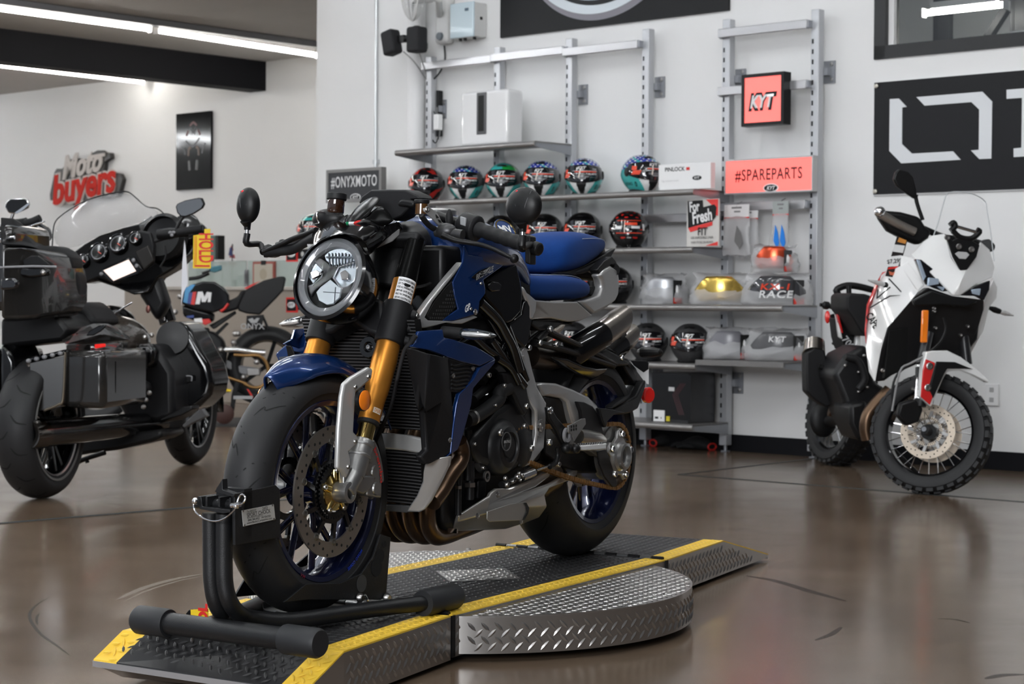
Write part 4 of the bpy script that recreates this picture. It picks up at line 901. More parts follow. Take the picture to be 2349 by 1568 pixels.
# fork
FY = .105
A0 = Vector((.0, FY, ZW)); F0 = HB.at(823, 1052, y=FY); F1 = HB.at(922, 672, y=FY); fd = (F1-F0).normalized()
def fk(t, y=FY): p = F0+fd*t; return Vector((p.x, y, p.z))
Lf = (F1-F0).length
def zt(px, py, y=FY):  # distance along the fork axis of a picture point
    return (HB.at(px, py, y=y)-F0).dot(fd)
tb = zt(841, 961); tc0 = zt(879, 779); tc1 = zt(913, 700); tt = zt(925, 655)
for s in (1, -1):
    y = FY*s
    m = MB(); m.cyl(fk(-0.03, y), fk(tb+.05, y), 0.0215, n=32); m.build('fork_stanchion', M_GOLD2, hero)
    m = MB(); m.tube([fk(tb-.004, y), fk(tb, y), fk(tb+.02, y), fk(tb+.05, y), fk(tb+.09, y), fk(tc0-.045, y), fk(tc0-.02, y), fk(tt+.015, y)], [.0265, .0275, .0275, .0275, .031, .0325, .0305, .0305], 36); ft = m.build('fork_outer_tube', M_GOLD, hero)
    m = MB(); m.lathe(fk(tb-.012, y), fd, [(.0225, 0), (.0275, .002), (.028, .010), (.0265, .013)], 32); m.build('dust_seal', RUB, ft)
    m = MB(); m.tube([fk(-.045, y), fk(-.01, y), fk(0.045, y), fk(0.05, y)], [.025, .027, .027, .024], 28); fb = m.build('fork_bottom_casting', ALU, hero)
    for t_ in (.008, .036):
        m = MB(); m.lathe(fk(t_, y)-fd*.004, fd, [(.0275, 0), (.029, .002), (.029, .006), (.0275, .008)], 28); m.build('clamp_ring', ALU, fb)
    m = MB(); m.lathe((0, y-s*.045, ZW), (0, s, 0), [(.020, 0), (.024, .02), (.026, .035), (.026, .062), (.022, .064), (.0165, .064), (.0165, .045), (.0001, .045)], 32); m.build('axle_boss', ALU, hero)
    m = MB(); a_ = fk(-.035, y); m.tube([a_, (.0, y, ZW)], [.024, .024], 16)
    m.prism([(0.012, y-s*.012, ZW-.02), (-0.02, y-s*.012, ZW+.005), (-0.075, y-s*.012, ZW-.012), (-.105, y-s*.012, ZW+.0), (-0.13, y-s*.012, ZW+.03), (-.07, y-s*.012, ZW+.035), (-.03, y-s*.012, ZW+.06), (0.01, y-s*.012, ZW+.06)], (0, s*.018, 0)); m.build('axle_foot', ALU, hero, bevel=.004)
for s in (1, -1):
    y = .067*s; rows = []
    t_ = bpy.data.objects.new('brake_caliper', None); COL.objects.link(t_); t_.parent = hero
    def cal(r0, r1, a0, a1, y0, y1, n=10):
        ring = []
        for i in range(n+1):
            a = a0+(a1-a0)*i/n; ring.append([(math.cos(a)*r, yy, ZW+math.sin(a)*r) for r, yy in ((r0, y0), (r1, y0), (r1, y1), (r0, y1))])
        return ring
    m = MB(); m.loft(cal(.100, .165, PI-.78, PI+.18, y+.010, y+.040)); m.loft(cal(.100, .165, PI-.78, PI+.18, y-.040, y-.010)); m.loft(cal(.155, .180, PI-.75, PI-.05, y-.038, y+.038)); m.build('caliper_body', ALU, t_, bevel=.006, bseg=3)
    m = MB()
    for a in (PI-.62, PI-.30, PI+.02): m.lathe((math.cos(a)*.135, y+s*.040, ZW+math.sin(a)*.135), (0, s, 0), [(.017, 0), (.015, .004), (.0001, .004)], 24)
    m.build('piston_caps', ALU, t_)['kind'] = 'stuff'
    if s > 0:
        vs, fs = text_mesh('brembo', 1, bold=.02); w_ = max(v.x for v in vs)-min(v.x for v in vs)
        m = MB(); m.add([(math.cos(PI-.72+.62*(v.x/w_+.5))*(.182+.0), y+.02+(v.y)*.022, ZW+math.sin(PI-.72+.62*(v.x/w_+.5))*(.1825)) for v in vs], fs)
        m.add([(math.cos(PI-.66+.6*(v.x/w_+.5))*(.160+v.y*.018), y+.0412, ZW+math.sin(PI-.66+.6*(v.x/w_+.5))*(.160+v.y*.018)) for v in vs], fs); m.build('caliper_lettering', REDM, t_, smooth=0)
    m = MB()
    for a in (PI-.80, PI+.16): m.bolt((math.cos(a)*.172, y, ZW+math.sin(a)*.172), (math.cos(a), 0, math.sin(a)), .007, .01)
    m.build('caliper_bolts', STL, t_)['kind'] = 'stuff'
g = S(zC, [(1082, 275), (1135, 228), (1280, 142), (1312, 160), (1302, 240), (1215, 318), (1176, 348), (1166, 500), (1157, 660), (1198, 704), (1192, 762), (1118, 822), (1134, 872), (1132, 960), (1102, 1035), (1066, 975), (1028, 958), (1040, 640), (1062, 380)], .137)
m = MB(); m.prism(g, (0, -0.014, 0)); m.build('fork_guard', mat('satin_silver', (0.58, 0.58, 0.57), 0.34, 0.5, coat=0.3), hero, bevel=.006, bseg=3)
gr = [Vector((p.x-.045, -p.y+.02, p.z)) for p in g]; m = MB(); m.prism(gr, (0, 0.014, 0)); m.build('fork_guard', mat('satin_silver'), hero, bevel=.006, bseg=3)
for q in ((1267, 220), (1163, 302), (1162, 738), (1106, 940)):
    m = MB(); m.bolt(S(zC, [q], .137)[0], (0, 1, 0), .0055, .005); m.build('guard_bolt', STL, hero)
for s in (1, -1):
    c = S(zC, [(1243, 410)], .150)[0]; c.y *= s
    m = MB(); m.lathe(c-Vector((0, s*.012, 0)), (0, s, 0), [(.0265, 0), (.0265, .010), (.024, .012)], 40); rfx = m.build('reflector_holder', BLK, hero)
    m = MB(); m.lathe(c, (0, s, 0), [(.0245, -.002), (.0245, .002), (.020, .0045), (.0001, .006)], 40); m.build('amber_reflector', ORNG, rfx)
def label_on_fork(t0, t1, name, mt, txts, tm, y=FY, r=.0312, a0=-.9, a1=.9):
    u = fd; v = Vector((0, 1, 0)); w = v.cross(u).normalized()      # v outwards
    if w.x < 0: w = -w
    def q(a, t, rr=r): return fk(t, y)+(v*math.sin(a)+w*math.cos(a))*rr
    m = MB(); m.open = True; m.grid([[q(a0+(a1-a0)*i/10, t) for i in range(11)] for t in (t0, t1)]); o = m.build(name, mt, hero, smooth=60)
    m = MB()
    for s_, f, sz, ww in txts:
        vs, fs = text_mesh(s_, 1, bold=.02); wx = max(v_.x for v_ in vs)-min(v_.x for v_ in vs)
        tt_ = lerp(t0, t1, f); m.add([q((a0+a1)/2+(v_.x/wx)*ww, tt_+v_.y*sz, r+.0006) for v_ in vs], fs)
    m.build(name+'_lettering', tm, o, smooth=0)
label_on_fork(tt-.062, tt+.012, 'fork_label', mat('pale_label', (0.75, 0.75, 0.76), 0.35), [('UNAUTHORIZED REMOVAL', .88, .008, 1.5), ('OF THIS LABEL MAY', .75, .008, 1.5), ('VOID ALL WARRANTY AND', .62, .008, 1.5), ('IMPAIR SAFE RIDING', .49, .008, 1.5), ('READ THE OWNERS MANUAL', .36, .008, 1.5), ('BEFORE ADJUSTING FORK', .23, .008, 1.5), ('HIGH PRESSURE GAS', .1, .008, 1.5)], BLK, a0=0.0, a1=1.7)
label_on_fork(tb+.016, tb+.030, 'maker_label', mat('label_frame_white', (0.8, 0.75, 0.65), 0.4), [('OHLINS', .5, .014, .62)], mat('gold_print', (0.6, 0.25, 0.05), 0.4), r=.0279, a0=.75, a1=1.6)
m = MB(); lc = fk((tc0+tc1)/2, 0)
for s in (1, -1):
    m = MB(); m.tube([fk(tc0-.0, s*FY), fk(tc1+.004, s*FY)], [.038, .038], 32); m.build('lower_clamp_sleeve', PLA, hero, bevel=.003)
m = MB()
m = MB(); u = fd; w = Vector((0, 1, 0)).cross(fd).normalized()
if w.x < 0: w = -w
pts = [fk(tc0+.01, -FY)+w*.02, fk(tc1-.0, -FY+.03)+w*.035, fk(tc1+.02, 0)+w*.05, fk(tc1-.0, FY-.03)+w*.035, fk(tc0+.01, FY)+w*.02, fk(tc0+.02, FY-.05)+w*.03, fk(tc0+.05, 0)+w*.04, fk(tc0+.02, -FY+.05)+w*.03]
m.prism(pts, -w*.06); m.build('lower_yoke', PLA, hero, bevel=.010, bseg=3)
for t_ in (.18, .5, .85):
    p = fk(lerp(tc0, tc1, t_), FY); q = Vector((0, .8, 0))-w*-.1; q = (Vector((0, 1, 0))*.85-w*.45).normalized(); c = p+q*.036
    m = MB(); m.tube([c, c+q*.014], [.014, .012], 16); pin = m.build('pinch_boss', PLA, hero, bevel=.002)
    m = MB(); m.bolt(c+q*.014, q+w*.5, .0075, .006); m.build('pinch_bolt', STL, pin)
m = MB(); T0 = zt(960, 555); m.tube([fk(tt+.012, FY), fk(T0, FY)], [.031, .024], 24); m.build('upper_fork_sleeve', M_CARB, hero); m = MB(); m.tube([fk(tt+.012, -FY), fk(T0, -FY)], [.031, .024], 24); m.build('upper_fork_sleeve', M_CARB, hero)
m = MB(); m.bar(fk(T0, -FY-.02), fk(T0, FY+.02), .05, .024, up=fd); m.build('top_yoke', PLA, hero, bevel=.008, bseg=3)
# front mudguard
m = MB(); rows = []
fa, fb_ = math.radians(58), math.radians(152)
for i in range(25):
    a = fa+(fb_-fa)*i/24; k = math.sin((i+.6)/25*PI)**.35; hw_ = .075*(k if i < 12 else 1.0)
    if i < 5: hw_ = .075*(.25+.15*i)
    row = []
    for j in range(13):
        t = -1+2*j/12; rr = .321+.012*(1-t*t)-.034*abs(t)**3; row.append((math.cos(a)*rr, hw_*t, ZW+math.sin(a)*rr))
    rows.append(row)
m.grid(rows); m.open = True; m.build('front_mudguard', M_BLUE_C, hero, solid=.004, smooth=70)
# headlamp
HC = HB.at(758, 636, x=-.075); HT = math.radians(20)
HN = Vector((math.cos(HT), 0, math.sin(HT))); HU = Vector((-math.sin(HT), 0, math.cos(HT))); HL = Vector((0, 1, 0))
def hp(cv, p, off=.0):
    d = ray(*cv(p)); d = Vector((d.dot(HB.ax[0]), d.dot(HB.ax[1]), d.z)); c = HB.local((0, 0, CH)); o = HC+HN*off
    t = (o-c).dot(HN)/d.dot(HN); return c+d*t
def HQ(cv, pts, off=.0): return [hp(cv, p, off) for p in pts]
RH = .108; SX = .98
def hring(r, off, n=64): return [HC+HN*off+HL*math.cos(2*PI*i/n)*r*SX*.97+HU*math.sin(2*PI*i/n)*r*1.04 for i in range(n)]
hl = bpy.data.objects.new('headlamp', None); COL.objects.link(hl); hl.parent = hero
m = MB(); m.loft([hring(.060, -.13), hring(.085, -.10), hring(.102, -.05), hring(RH, -.01), hring(RH+.002, .006), hring(RH-.006, .010), hring(RH-.010, .004), hring(RH-.014, -.03)], True, True); m.build('lamp_shell', GBLK, hl, smooth=50)
m = MB(); m.loft([hring(RH-.010, .002), hring(RH-.020, .007), hring(RH-.030, .002), hring(RH-.032, -.008), hring(RH-.012, -.008)], True, False, True); m.build('daylight_ring', M_DRL, hl, smooth=50)
m = MB(); m.loft([hring(RH-.030, -.018), hring(.001, -.018)], True, False); m.open = True; m.build('inner_mask', BLK, hl)
def hpart(nm, pts, off, th, mt, bev=.0015):
    m = MB(); m.prism(HQ(zA, pts, off), HN*th); return m.build(nm, mt, hl, bevel=bev)
up = [(868, 662), (905, 625), (960, 604), (1010, 598), (1055, 608), (1100, 640), (1130, 690), (1125, 700), (1075, 712), (975, 740), (930, 738), (880, 700)]
o = hpart('upper_reflector', up, -.016, .010, M_REFL)
m = MB()
for k in range(9):
    a = hp(zA, (885+k*27, 628+ (0 if k < 6 else (k-5)*8)), -.004); b = hp(zA, (895+k*24, 735), -.004); m.bar(a, b, .0014, .003, up=HN)
m.bar(hp(zA, (868, 660), -.003), hp(zA, (1125, 664), -.003), .003, .003, up=HN); m.build('upper_reflector_ribs', mat('rib_dark', (0.12, 0.14, 0.16), 0.3, 0.5), o)['kind'] = 'stuff'
hpart('left_reflector', [(745, 735), (780, 700), (838, 760), (836, 800), (770, 880), (735, 830)], -.016, .006, M_REFL)
hpart('right_reflector', [(925, 820), (968, 745), (1010, 722), (1110, 700), (1125, 760), (1100, 860), (1040, 905), (970, 910)], -.016, .006, M_REFL)
hpart('lower_reflector', [(798, 950), (830, 910), (880, 870), (905, 840), (975, 905), (995, 915), (985, 985), (930, 1040), (880, 1048), (820, 1015)], -.016, .008, mat('lamp_lens_white', (0.55, 0.62, 0.66), 0.25, coat=1.0))
m = MB(); m.bar(hp(zA, (842, 938), -.007), hp(zA, (975, 946), -.007), .0015, .002, up=HN); m.bar(hp(zA, (940, 900), -.007), hp(zA, (930, 1030), -.007), .0015, .002, up=HN); m.build('lower_reflector_ribs', mat('rib_dark'), hl)['kind'] = 'stuff'
for pts in ([(780, 695), (842, 765), (838, 815), (760, 888)], [(1110, 700), (1005, 728), (965, 740), (922, 826), (995, 915)]):
    m = MB(); m.tube(HQ(zA, pts, -.006), .0022, 8); m.build('mask_trim', mat('mask_grey', (0.35, 0.36, 0.37), 0.3, 0.6), hl)
hpart('mask_bridge', [(720, 760), (742, 700), (790, 640), (870, 700), (930, 745), (1000, 715), (925, 835), (880, 870), (830, 905), (790, 930), (760, 985), (725, 900), (770, 885), (840, 815), (842, 760), (785, 700)], -.014, .009, GBLK)
hpart('mask_bridge', [(720, 560), (905, 560), (1060, 530), (1160, 600), (1125, 690), (1075, 620), (1010, 590), (950, 598), (890, 625), (840, 680), (800, 650), (745, 690)], -.014, .006, GBLK)
hpart('projector', [(750, 790), (800, 770), (826, 790), (820, 815), (765, 845)], -.010, .008, CHR); hpart('projector', [(985, 790), (1030, 770), (1060, 800), (1050, 850), (1000, 850)], -.010, .008, CHR)
m = MB()
R_ = [(RH-.010, .004), (RH-.022, .014), (RH-.045, .024), (RH-.075, .031), (.012, .034), (.0005, .0345)]
m.loft([hring(r, o_) for r, o_ in R_], True, False); m.open = True; m.build('lamp_glass', mat('lamp_glass', (1, 1, 1), 0.01, trans=1.0, ior=1.12, spec=1.0), hl, smooth=80, solid=.0015)
# cowl, screen, dash
def fplate(nm, cv, pts, x, th, mt, bev=.003, parent=None, dz=.0):
    P = X(cv, pts, x); m = MB(); m.prism(P, (-th, 0, dz)); return m.build(nm, mt, parent or hero, bevel=bev)
def sheet(nm, rows, mt, th=.003, subd=1, parent=None):
    m = MB(); m.grid(rows); m.open = True; return m.build(nm, mt, parent or hero, solid=th, subd=subd, smooth=80)
cw = sheet('headlamp_cowl', [X(zF, [(495, 1280, -.13), (560, 1190, -.11), (700, 1090, -.09), (900, 1030, -.08), (1080, 1020, -.08), (1230, 1090, -.10), (1330, 1250, -.12), (1345, 1380, -.13)], 0),
                   X(zF, [(480, 1180, -.19), (570, 1040, -.17), (740, 930, -.15), (900, 950, -.13), (1060, 965, -.13), (1270, 990, -.15), (1400, 1090, -.18), (1470, 1230, -.20)], 0),
                   X(zF, [(500, 1060, -.24), (640, 930, -.22), (790, 880, -.20), (950, 890, -.18), (1100, 900, -.18), (1360, 860, -.20), (1540, 940, -.24), (1640, 1030, -.27)], 0),
                   X(zF, [(520, 1030, -.28), (690, 860, -.26), (850, 800, -.25), (1010, 850, -.22), (1160, 850, -.21), (1370, 800, -.24), (1590, 890, -.29), (1690, 980, -.32)], 0)], mat('piano_black', (0.002, 0.002, 0.0025), 0.09, spec=0.35))
sheet('windscreen', [X(zF, [(1005, 868, -.205), (1120, 850, -.2), (1240, 812, -.205), (1345, 770, -.22)], 0),
                     X(zF, [(1045, 770, -.225), (1160, 740, -.215), (1290, 700, -.22), (1400, 640, -.235)], 0),
                     X(zF, [(1120, 650, -.255), (1240, 620, -.245), (1360, 590, -.25), (1460, 580, -.26)], 0),
                     X(zF, [(1240, 545, -.295), (1330, 510, -.285), (1430, 490, -.285), (1525, 520, -.295)], 0),
                     X(zF, [(1330, 492, -.32), (1390, 468, -.31), (1450, 458, -.31), (1510, 478, -.32)], 0)], M_CARB)
sheet('screen_side_wing', [X(zF, [(1215, 800, -.205), (1370, 815, -.215), (1490, 915, -.23), (1600, 905, -.26)], 0),
                      X(zF, [(1320, 735, -.225), (1440, 760, -.235), (1560, 830, -.25), (1740, 830, -.28)], 0),
                      X(zF, [(1420, 650, -.245), (1500, 660, -.255), (1600, 700, -.27), (1690, 760, -.29)], 0),
                      X(zF, [(1480, 615, -.27), (1530, 605, -.275), (1565, 605, -.28), (1610, 645, -.30)], 0)], M_CARB)
sheet('screen_side_wing', [X(zF, [(1005, 868, -.205), (900, 900, -.22), (790, 920, -.24), (640, 960, -.27)], 0),
                      X(zF, [(1000, 800, -.22), (910, 830, -.23), (790, 880, -.25), (700, 900, -.28)], 0),
                      X(zF, [(1070, 700, -.24), (980, 745, -.25), (860, 820, -.27), (760, 870, -.29)], 0)], M_CARB)
m = MB(); m.prism(X(zF, [(1560, 900, -.26), (1740, 830, -.29), (1795, 900, -.30), (1795, 960, -.30), (1640, 1060, -.27), (1620, 1020, -.27)], 0), (-.02, 0, 0)); wg = m.build('winglet', GBLK, hero, bevel=.003)
m = MB(); m.prism(X(zF, [(1795, 940, -.295), (1790, 1030, -.295), (1690, 1130, -.28), (1450, 1235, -.25), (1640, 1060, -.27)], 0), (-.006, 0, 0)); m.build('winglet_edge', mat('grey_vane', (0.22, 0.22, 0.22), 0.4), wg, bevel=.002)
m = MB(); m.prism([HB.at(*zF(p), x=-.197) for p in [(1012, 838), (1050, 838), (1045, 868), (1005, 866)]], (.002, 0, 0)); fg = m.build('flag_green', mat('flag_green', (0.0, 0.22, 0.08), 0.4), cw, smooth=0)
m = MB(); m.prism([HB.at(*zF(p), x=-.197) for p in [(1050, 838), (1135, 836), (1118, 866), (1045, 868)]], (.002, 0, 0)); m.build('flag_white', M_WHT, cw, smooth=0)
m = MB(); m.prism([HB.at(*zF(p), x=-.197) for p in [(1135, 836), (1185, 818), (1240, 812), (1210, 838), (1160, 862), (1118, 866)]], (.002, 0, 0)); m.build('flag_red', REDM, cw, smooth=0)
m = MB(); ds = [(1205, 560), (1250, 462), (1390, 362), (1660, 356), (1940, 358), (2130, 440), (2165, 495), (2030, 500), (1990, 640), (1880, 760), (1740, 830), (1600, 640), (1480, 600), (1300, 600)]
P0 = X(zF, ds, -.37); cpt = sum(P0, Vector())/len(P0)
P1 = [p.lerp(cpt, .06)+Vector((.012, 0, 0)) for p in P0]; P2 = [p+Vector((-.05, 0, .0)) for p in P0]
m.loft([P2, P0, P1], True, True); m.build('dash_housing', PLA, hero, bevel=.003)
m = MB(); m.prism(X(zF, [(1760, 600), (1790, 510), (1850, 495), (1990, 520), (2040, 560), (1990, 640), (1900, 620)], -.35), (-.02, 0, 0)); m.build('dash_recess', BLK, hero, bevel=.006)
# controls
GY = .40
gi = HB.at(*zB((690, 440)), y=.22); go = HB.at(*zB((1055, 560)), y=.375)
bar_d = (go-gi).normalized()
def mir(v): return Vector((v.x, -v.y, v.z))
for s in (1, -1):
    q = (lambda v: Vector(v)) if s > 0 else (lambda v: mir(Vector(v)))
    m = MB(); m.tube([q(gi-bar_d*.16), q(gi)], .013, 16); m.build('handlebar', BLK, hero)
    rows = [.0185+.0012*math.sin(i*1.3) for i in range(26)]
    m = MB(); m.tube([q(gi.lerp(go, i/25)) for i in range(26)], [0.0205 if i in (0, 1, 24, 25) else r for i, r in enumerate(rows)], 28); m.build('grip', RUB, hero)
    m = MB(); m.tube([q(go+bar_d*.002), q(go+bar_d*.014)], .017, 20); m.tube([q(go+bar_d*.03), q(go+bar_d*.036), q(go+bar_d*.052), q(go+bar_d*.056)], [.014, .018, .017, .012], 24); m.build('bar_end_weight', BLK, hero, bevel=.001)
    m = MB(); e = go+bar_d*.022; m.obox(q(e+Vector((0, 0, -.008))), q(bar_d*.010), Vector((.016, 0, 0)), Vector((0, 0, .036 if s > 0 else .014))); m.build('mirror_clamp', BLK, hero, bevel=.004)
    m = MB(); c0 = gi-bar_d*.055; m.tube([q(c0-bar_d*.012), q(c0), q(c0+bar_d*.048), q(c0+bar_d*.054)], [.022, .031, .031, .023], 22, sq=(1.0, 1.12)); sw = m.build('switch_cluster', PLA, hero, bevel=.003)
    m = MB(); p = c0+Vector((.030, 0, .012)); m.obox(q(p+bar_d*.02), q(bar_d*.010), Vector((.004, 0, 0)), Vector((0, 0, .011))); m.build('switch_button', mat('button_grey', (0.30, 0.31, 0.32), 0.4), sw, bevel=.002)
def lever(pts, r, nm, y=None):
    m = MB(); m.tube(smooth_path(pts, 5), r, 14, sq=(1.0, .7)); return m.build(nm, BLK, hero)
LP = [HB.at(*zB(p[:2]), y=p[2]) for p in [(395, 480, .16), (500, 525, .19), (620, 545, .225), (720, 565, .26), (820, 600, .30), (920, 650, .34), (975, 672, .36)]]
n_ = len(smooth_path(LP, 5)); lever(LP, [0.011-.004*(i/n_) for i in range(n_)], 'clutch_lever')
m = MB(); m.ell(LP[-1], (.012, .012, .012), 16, 10); m.build('lever_ball', BLK, hero)
LQ2 = [HB.at(*zA(p[:2]), y=p[2]) for p in [(790, 445, -.20), (700, 480, -.24), (600, 515, -.285), (500, 560, -.32), (400, 605, -.36), (355, 618, -.375)]]
lever(LQ2, [.012-.004*(i/26) for i in range(26)], 'brake_lever')
LQ3 = [HB.at(*zA(p[:2]), y=p[2]) for p in [(770, 505, -.20), (690, 545, -.24), (600, 595, -.285), (480, 610, -.33), (370, 622, -.372)]]
m = MB(); m.tube(smooth_path(LQ3, 4), .011, 12, sq=(.6, 1.3)); m.build('lever_guard', BLK, hero)
m = MB(); c = HB.at(*zB((430, 455)), y=.15); m.ell(c, (.022, .03, .022), 18, 10); m.tube([c+Vector((0, -.03, 0)), c+Vector((0, .05, -.01))], .014, 14); m.build('clutch_master', mat('dark_casting', (0.06, 0.06, 0.062), 0.35, 0.6), hero)
m = MB(); m.prism([HB.at(*zB(p), y=.13) for p in [(258, 270), (300, 262), (345, 290), (375, 330), (395, 375), (430, 400), (425, 420), (380, 412), (340, 370), (295, 325), (262, 295)]], (0, -.006, 0)); m.build('silver_bracket', mat('satin_silver'), hero, bevel=.0015)
m = MB(); m.prism([HB.at(*zB(p), y=.131) for p in [(345, 318), (372, 345), (352, 350)]], (0, .001, 0)); m.prism([HB.at(*zB(p), y=.131) for p in [(362, 358), (382, 365), (392, 385), (372, 380)]], (0, .001, 0)); m.build('bracket_slot', M_HOLE, hero, smooth=0)
m = MB(); m.bolt(HB.at(*zB((275, 281)), y=.13), (.3, 1, .2), .008, .006); m.build('bracket_bolt', STL, hero)
m = MB(); c = HB.at(*zB((232, 320)), y=.11); c2 = HB.at(*zB((236, 235)), y=.11); m.tube([c, c2], .0165, 24); rv = m.build('clutch_reservoir', mat('amber_smoked', (0.08, 0.035, 0.008), 0.15, coat=0.6), hero)
c3 = HB.at(*zB((236, 200)), y=.11); m = MB(); m.tube([c2, c2.lerp(c3, .2), c3], [.017, .020, .020], 28); m.build('reservoir_cap', PLA, rv, bevel=.002)
m = MB(); m.tube(smooth_path([HB.at(*zB(p), y=.12) for p in [(232, 325), (260, 370), (310, 420), (370, 450)]]), .0075, 10); m.build('reservoir_hose', RUB, hero)
m = MB(); c = HB.at(*zB((455, 350)), y=.14); m.ell(c, (.01, .01, .024), 12, 8); m.build('rubber_boot', RUB, hero)
c0 = HB.at(*zF((840, 720)), y=-.13); c1 = HB.at(*zF((860, 520)), y=-.13); c2 = HB.at(*zF((868, 415)), y=-.13)
m = MB(); m.tube([c0, c0.lerp(c1, .12), c1], [.019, .0225, .0225], 28); rv = m.build('brake_reservoir', mat('amber_reservoir', (0.03, 0.012, 0.006), 0.06, 0.0, coat=1.0), hero)
m = MB(); m.tube([c1, c1.lerp(c2, .15), c1.lerp(c2, .9), c2], [.0235, .0265, .0265, .024], 24); m.build('reservoir_cap', PLA, rv, smooth=20)
m = MB(); m.tube(smooth_path([HB.at(*zF(p), y=-.15) for p in [(690, 700), (575, 700), (575, 780), (600, 860), (520, 880)]], 3), .003, 8); m.build('brake_line', CHR, hero)
m = MB(); c = HB.at(*zF((740, 800)), y=-.15); m.ell(c, (.025, .05, .028), 18, 10); m.build('brake_master', BLK, hero)
m = MB(); m.tube(smooth_path([HB.at(*zF(p), x=-.3) for p in [(600, 890), (700, 850), (800, 870), (850, 940), (800, 1020), (690, 960)]], 4), .007, 8); m.build('control_cable', BLK, hero)
m = MB(); m.prism([HB.at(*zF(p), x=-.26) for p in [(500, 1250), (515, 1060), (650, 930), (760, 880), (700, 960), (660, 1080), (580, 1150)]], (-.02, 0, 0)); m.build('cowl_wing', GBLK, hero, bevel=.003)
def mirror(c, rx, rz, s, dotp, foot):
    t = bpy.data.objects.new('mirror', None); COL.objects.link(t); t.parent = hero
    nrm = Vector((1, -.06*s, .05)).normalized(); ay = Vector((0, 1, 0)); ay = (ay-nrm*ay.dot(nrm)).normalized(); az = nrm.cross(ay)
    def ring(r, o): return [c+nrm*o+ay*math.cos(q)*rx*r+az*math.sin(q)*rz*r for q in [2*PI*i/48 for i in range(48)]]
    m = MB(); m.loft([ring(.97, -.008), ring(1, -.002), ring(.985, .004), ring(.90, .010), ring(.7, .016), ring(.4, .020), ring(.01, .0215)]); hs = m.build('mirror_housing', BLK, t, smooth=50)
    m = MB(); m.loft([ring(.95, -.0085), ring(.001, -.0088)]); m.build('mirror_glass', CHR, t)
    m = MB(); dd = c+ay*dotp[0]*rx+az*dotp[1]*rz+nrm*.0115; m.lathe(dd, nrm, [(.0042, 0), (.0035, .002), (.0001, .002)], 14); m.build('red_dot', mat('red_dot', (0.9, 0.02, 0.03), 0.3), t)
    for k in (-1, 1):
        m = MB(); m.tube([c+ay*(k*.45+.1*s)*rx*(1-.75*v)+az*rz*lerp(.78, -.8, v)+nrm*(.009+.011*math.sin(v*PI)) for v in [i/10 for i in range(11)]], .0009, 6); m.build('housing_crease', mat('crease_grey', (0.06, 0.06, 0.065), 0.4), hs)
    b = c-az*rz*.98
    m = MB(); m.tube([c-az*rz*.85+nrm*.008, b-az*.008, b-az*.018], [.016, .0095, .0085], 18); m.build('mirror_neck', BLK, t)
    m = MB(); m.tube([b-az*.018, b-az*.030], .0052, 12); m.build('ball_joint', CHR, t)
    m = MB(); m.tube(smooth_path([b-az*.028, b-az*.055]+foot, 4), .0105, 14, sq=(1, .8)); m.build('mirror_arm', BLK, t)
mc = HB.at(1201, 472, y=.415); mirror(mc, .0505, .0475, 1, (-.25, .72), [HB.at(1216, 560, y=.40)])
mc2 = HB.at(569, 471, y=-.425); mirror(mc2, .0345, .0490, -1, (-.30, .74), [HB.at(596, 560, y=-.41), HB.at(603, 578, y=-.385)])
# tank
def sup(x, zt_, zb_, hw_, e=2.6, n=36, yo=.0):
    zc_, h_ = (zt_+zb_)/2, (zt_-zb_)/2; R = []
    for i in range(n):
        a = 2*PI*i/n; c_, s_ = math.cos(a), math.sin(a)
        R.append((x, yo+hw_*math.copysign(abs(c_)**(2/e), c_)*(1-.16*max(0, s_)), zc_+h_*math.copysign(abs(s_)**(2/e), s_)))
    return R
TKS = [(-.475, .955, .87, .12), (-.49, .985, .86, .150), (-.52, 1.008, .85, .170), (-.56, 1.020, .85, .183), (-.62, 1.022, .85, .188), (-.70, 1.008, .85, .182), (-.78, .980, .85, .163), (-.86, .942, .84, .138), (-.93, .90, .81, .112), (-.985, .865, .78, .095)]
M_TANKU = MB(); M_TANKU.loft([sup(*q) for q in TKS])
tank = M_TANKU.build('fuel_tank', M_BLUE_C, hero, subd=1, smooth=70)
c = HB.at(*zB((905, 440)), y=.10)
m = MB(); m.lathe((-.60, 0, 1.026), (0, 0, 1), [(.055, -.01), (.055, .004), (.045, .010), (.0001, .011)], 36); m.build('fuel_cap', ALU, hero)
def on_tank(px, py, lift=.003):
    for k in range(400):
        y = .26-.0006*k; p = HB.at(px, py, y=y)
        if p.x > -.475 or p.x < -.985: continue
        xs = TKS
        for a, b in zip(xs, xs[1:]):
            if b[0] <= p.x <= a[0]:
                f = (a[0]-p.x)/(a[0]-b[0]); zt_, zb_, hw_ = [lerp(a[i], b[i], f) for i in (1, 2, 3)]
                zc_, h_ = (zt_+zb_)/2, (zt_-zb_)/2; s_ = (p.z-zc_)/h_
                if abs(s_) < 1:
                    yy = hw_*(1-abs(s_)**2.6)**(1/2.6)*(1-.16*max(0, s_))
                    if y <= yy+lift: return p
    return HB.at(px, py, y=.12)
c = on_tank(*zB((905, 437)), .004)
m = MB(); nn = Vector((.25, .75, .62)).normalized(); m.lathe(c, nn, [(.036, -.003), (.036, .0), (.0001, .001)], 40); em = m.build('tank_emblem', mat('emblem_blue', (0.03, 0.07, 0.22), 0.3, 0.4, coat=1.0), hero)
m = MB(); m.lathe(c+nn*.0005, nn, [(.030, 0), (.034, 0), (.034, .001), (.030, .001)], 40, loop=True); m.build('emblem_ring', M_GOLD2, em)
m = MB(); ux = Vector((-.95, .30, .02)).normalized(); text(m, 'MV', c+nn*.002, ux, nn.cross(ux), .032, bold=.001, shear=-.2); m.build('emblem_lettering', M_WHT, em, smooth=0)
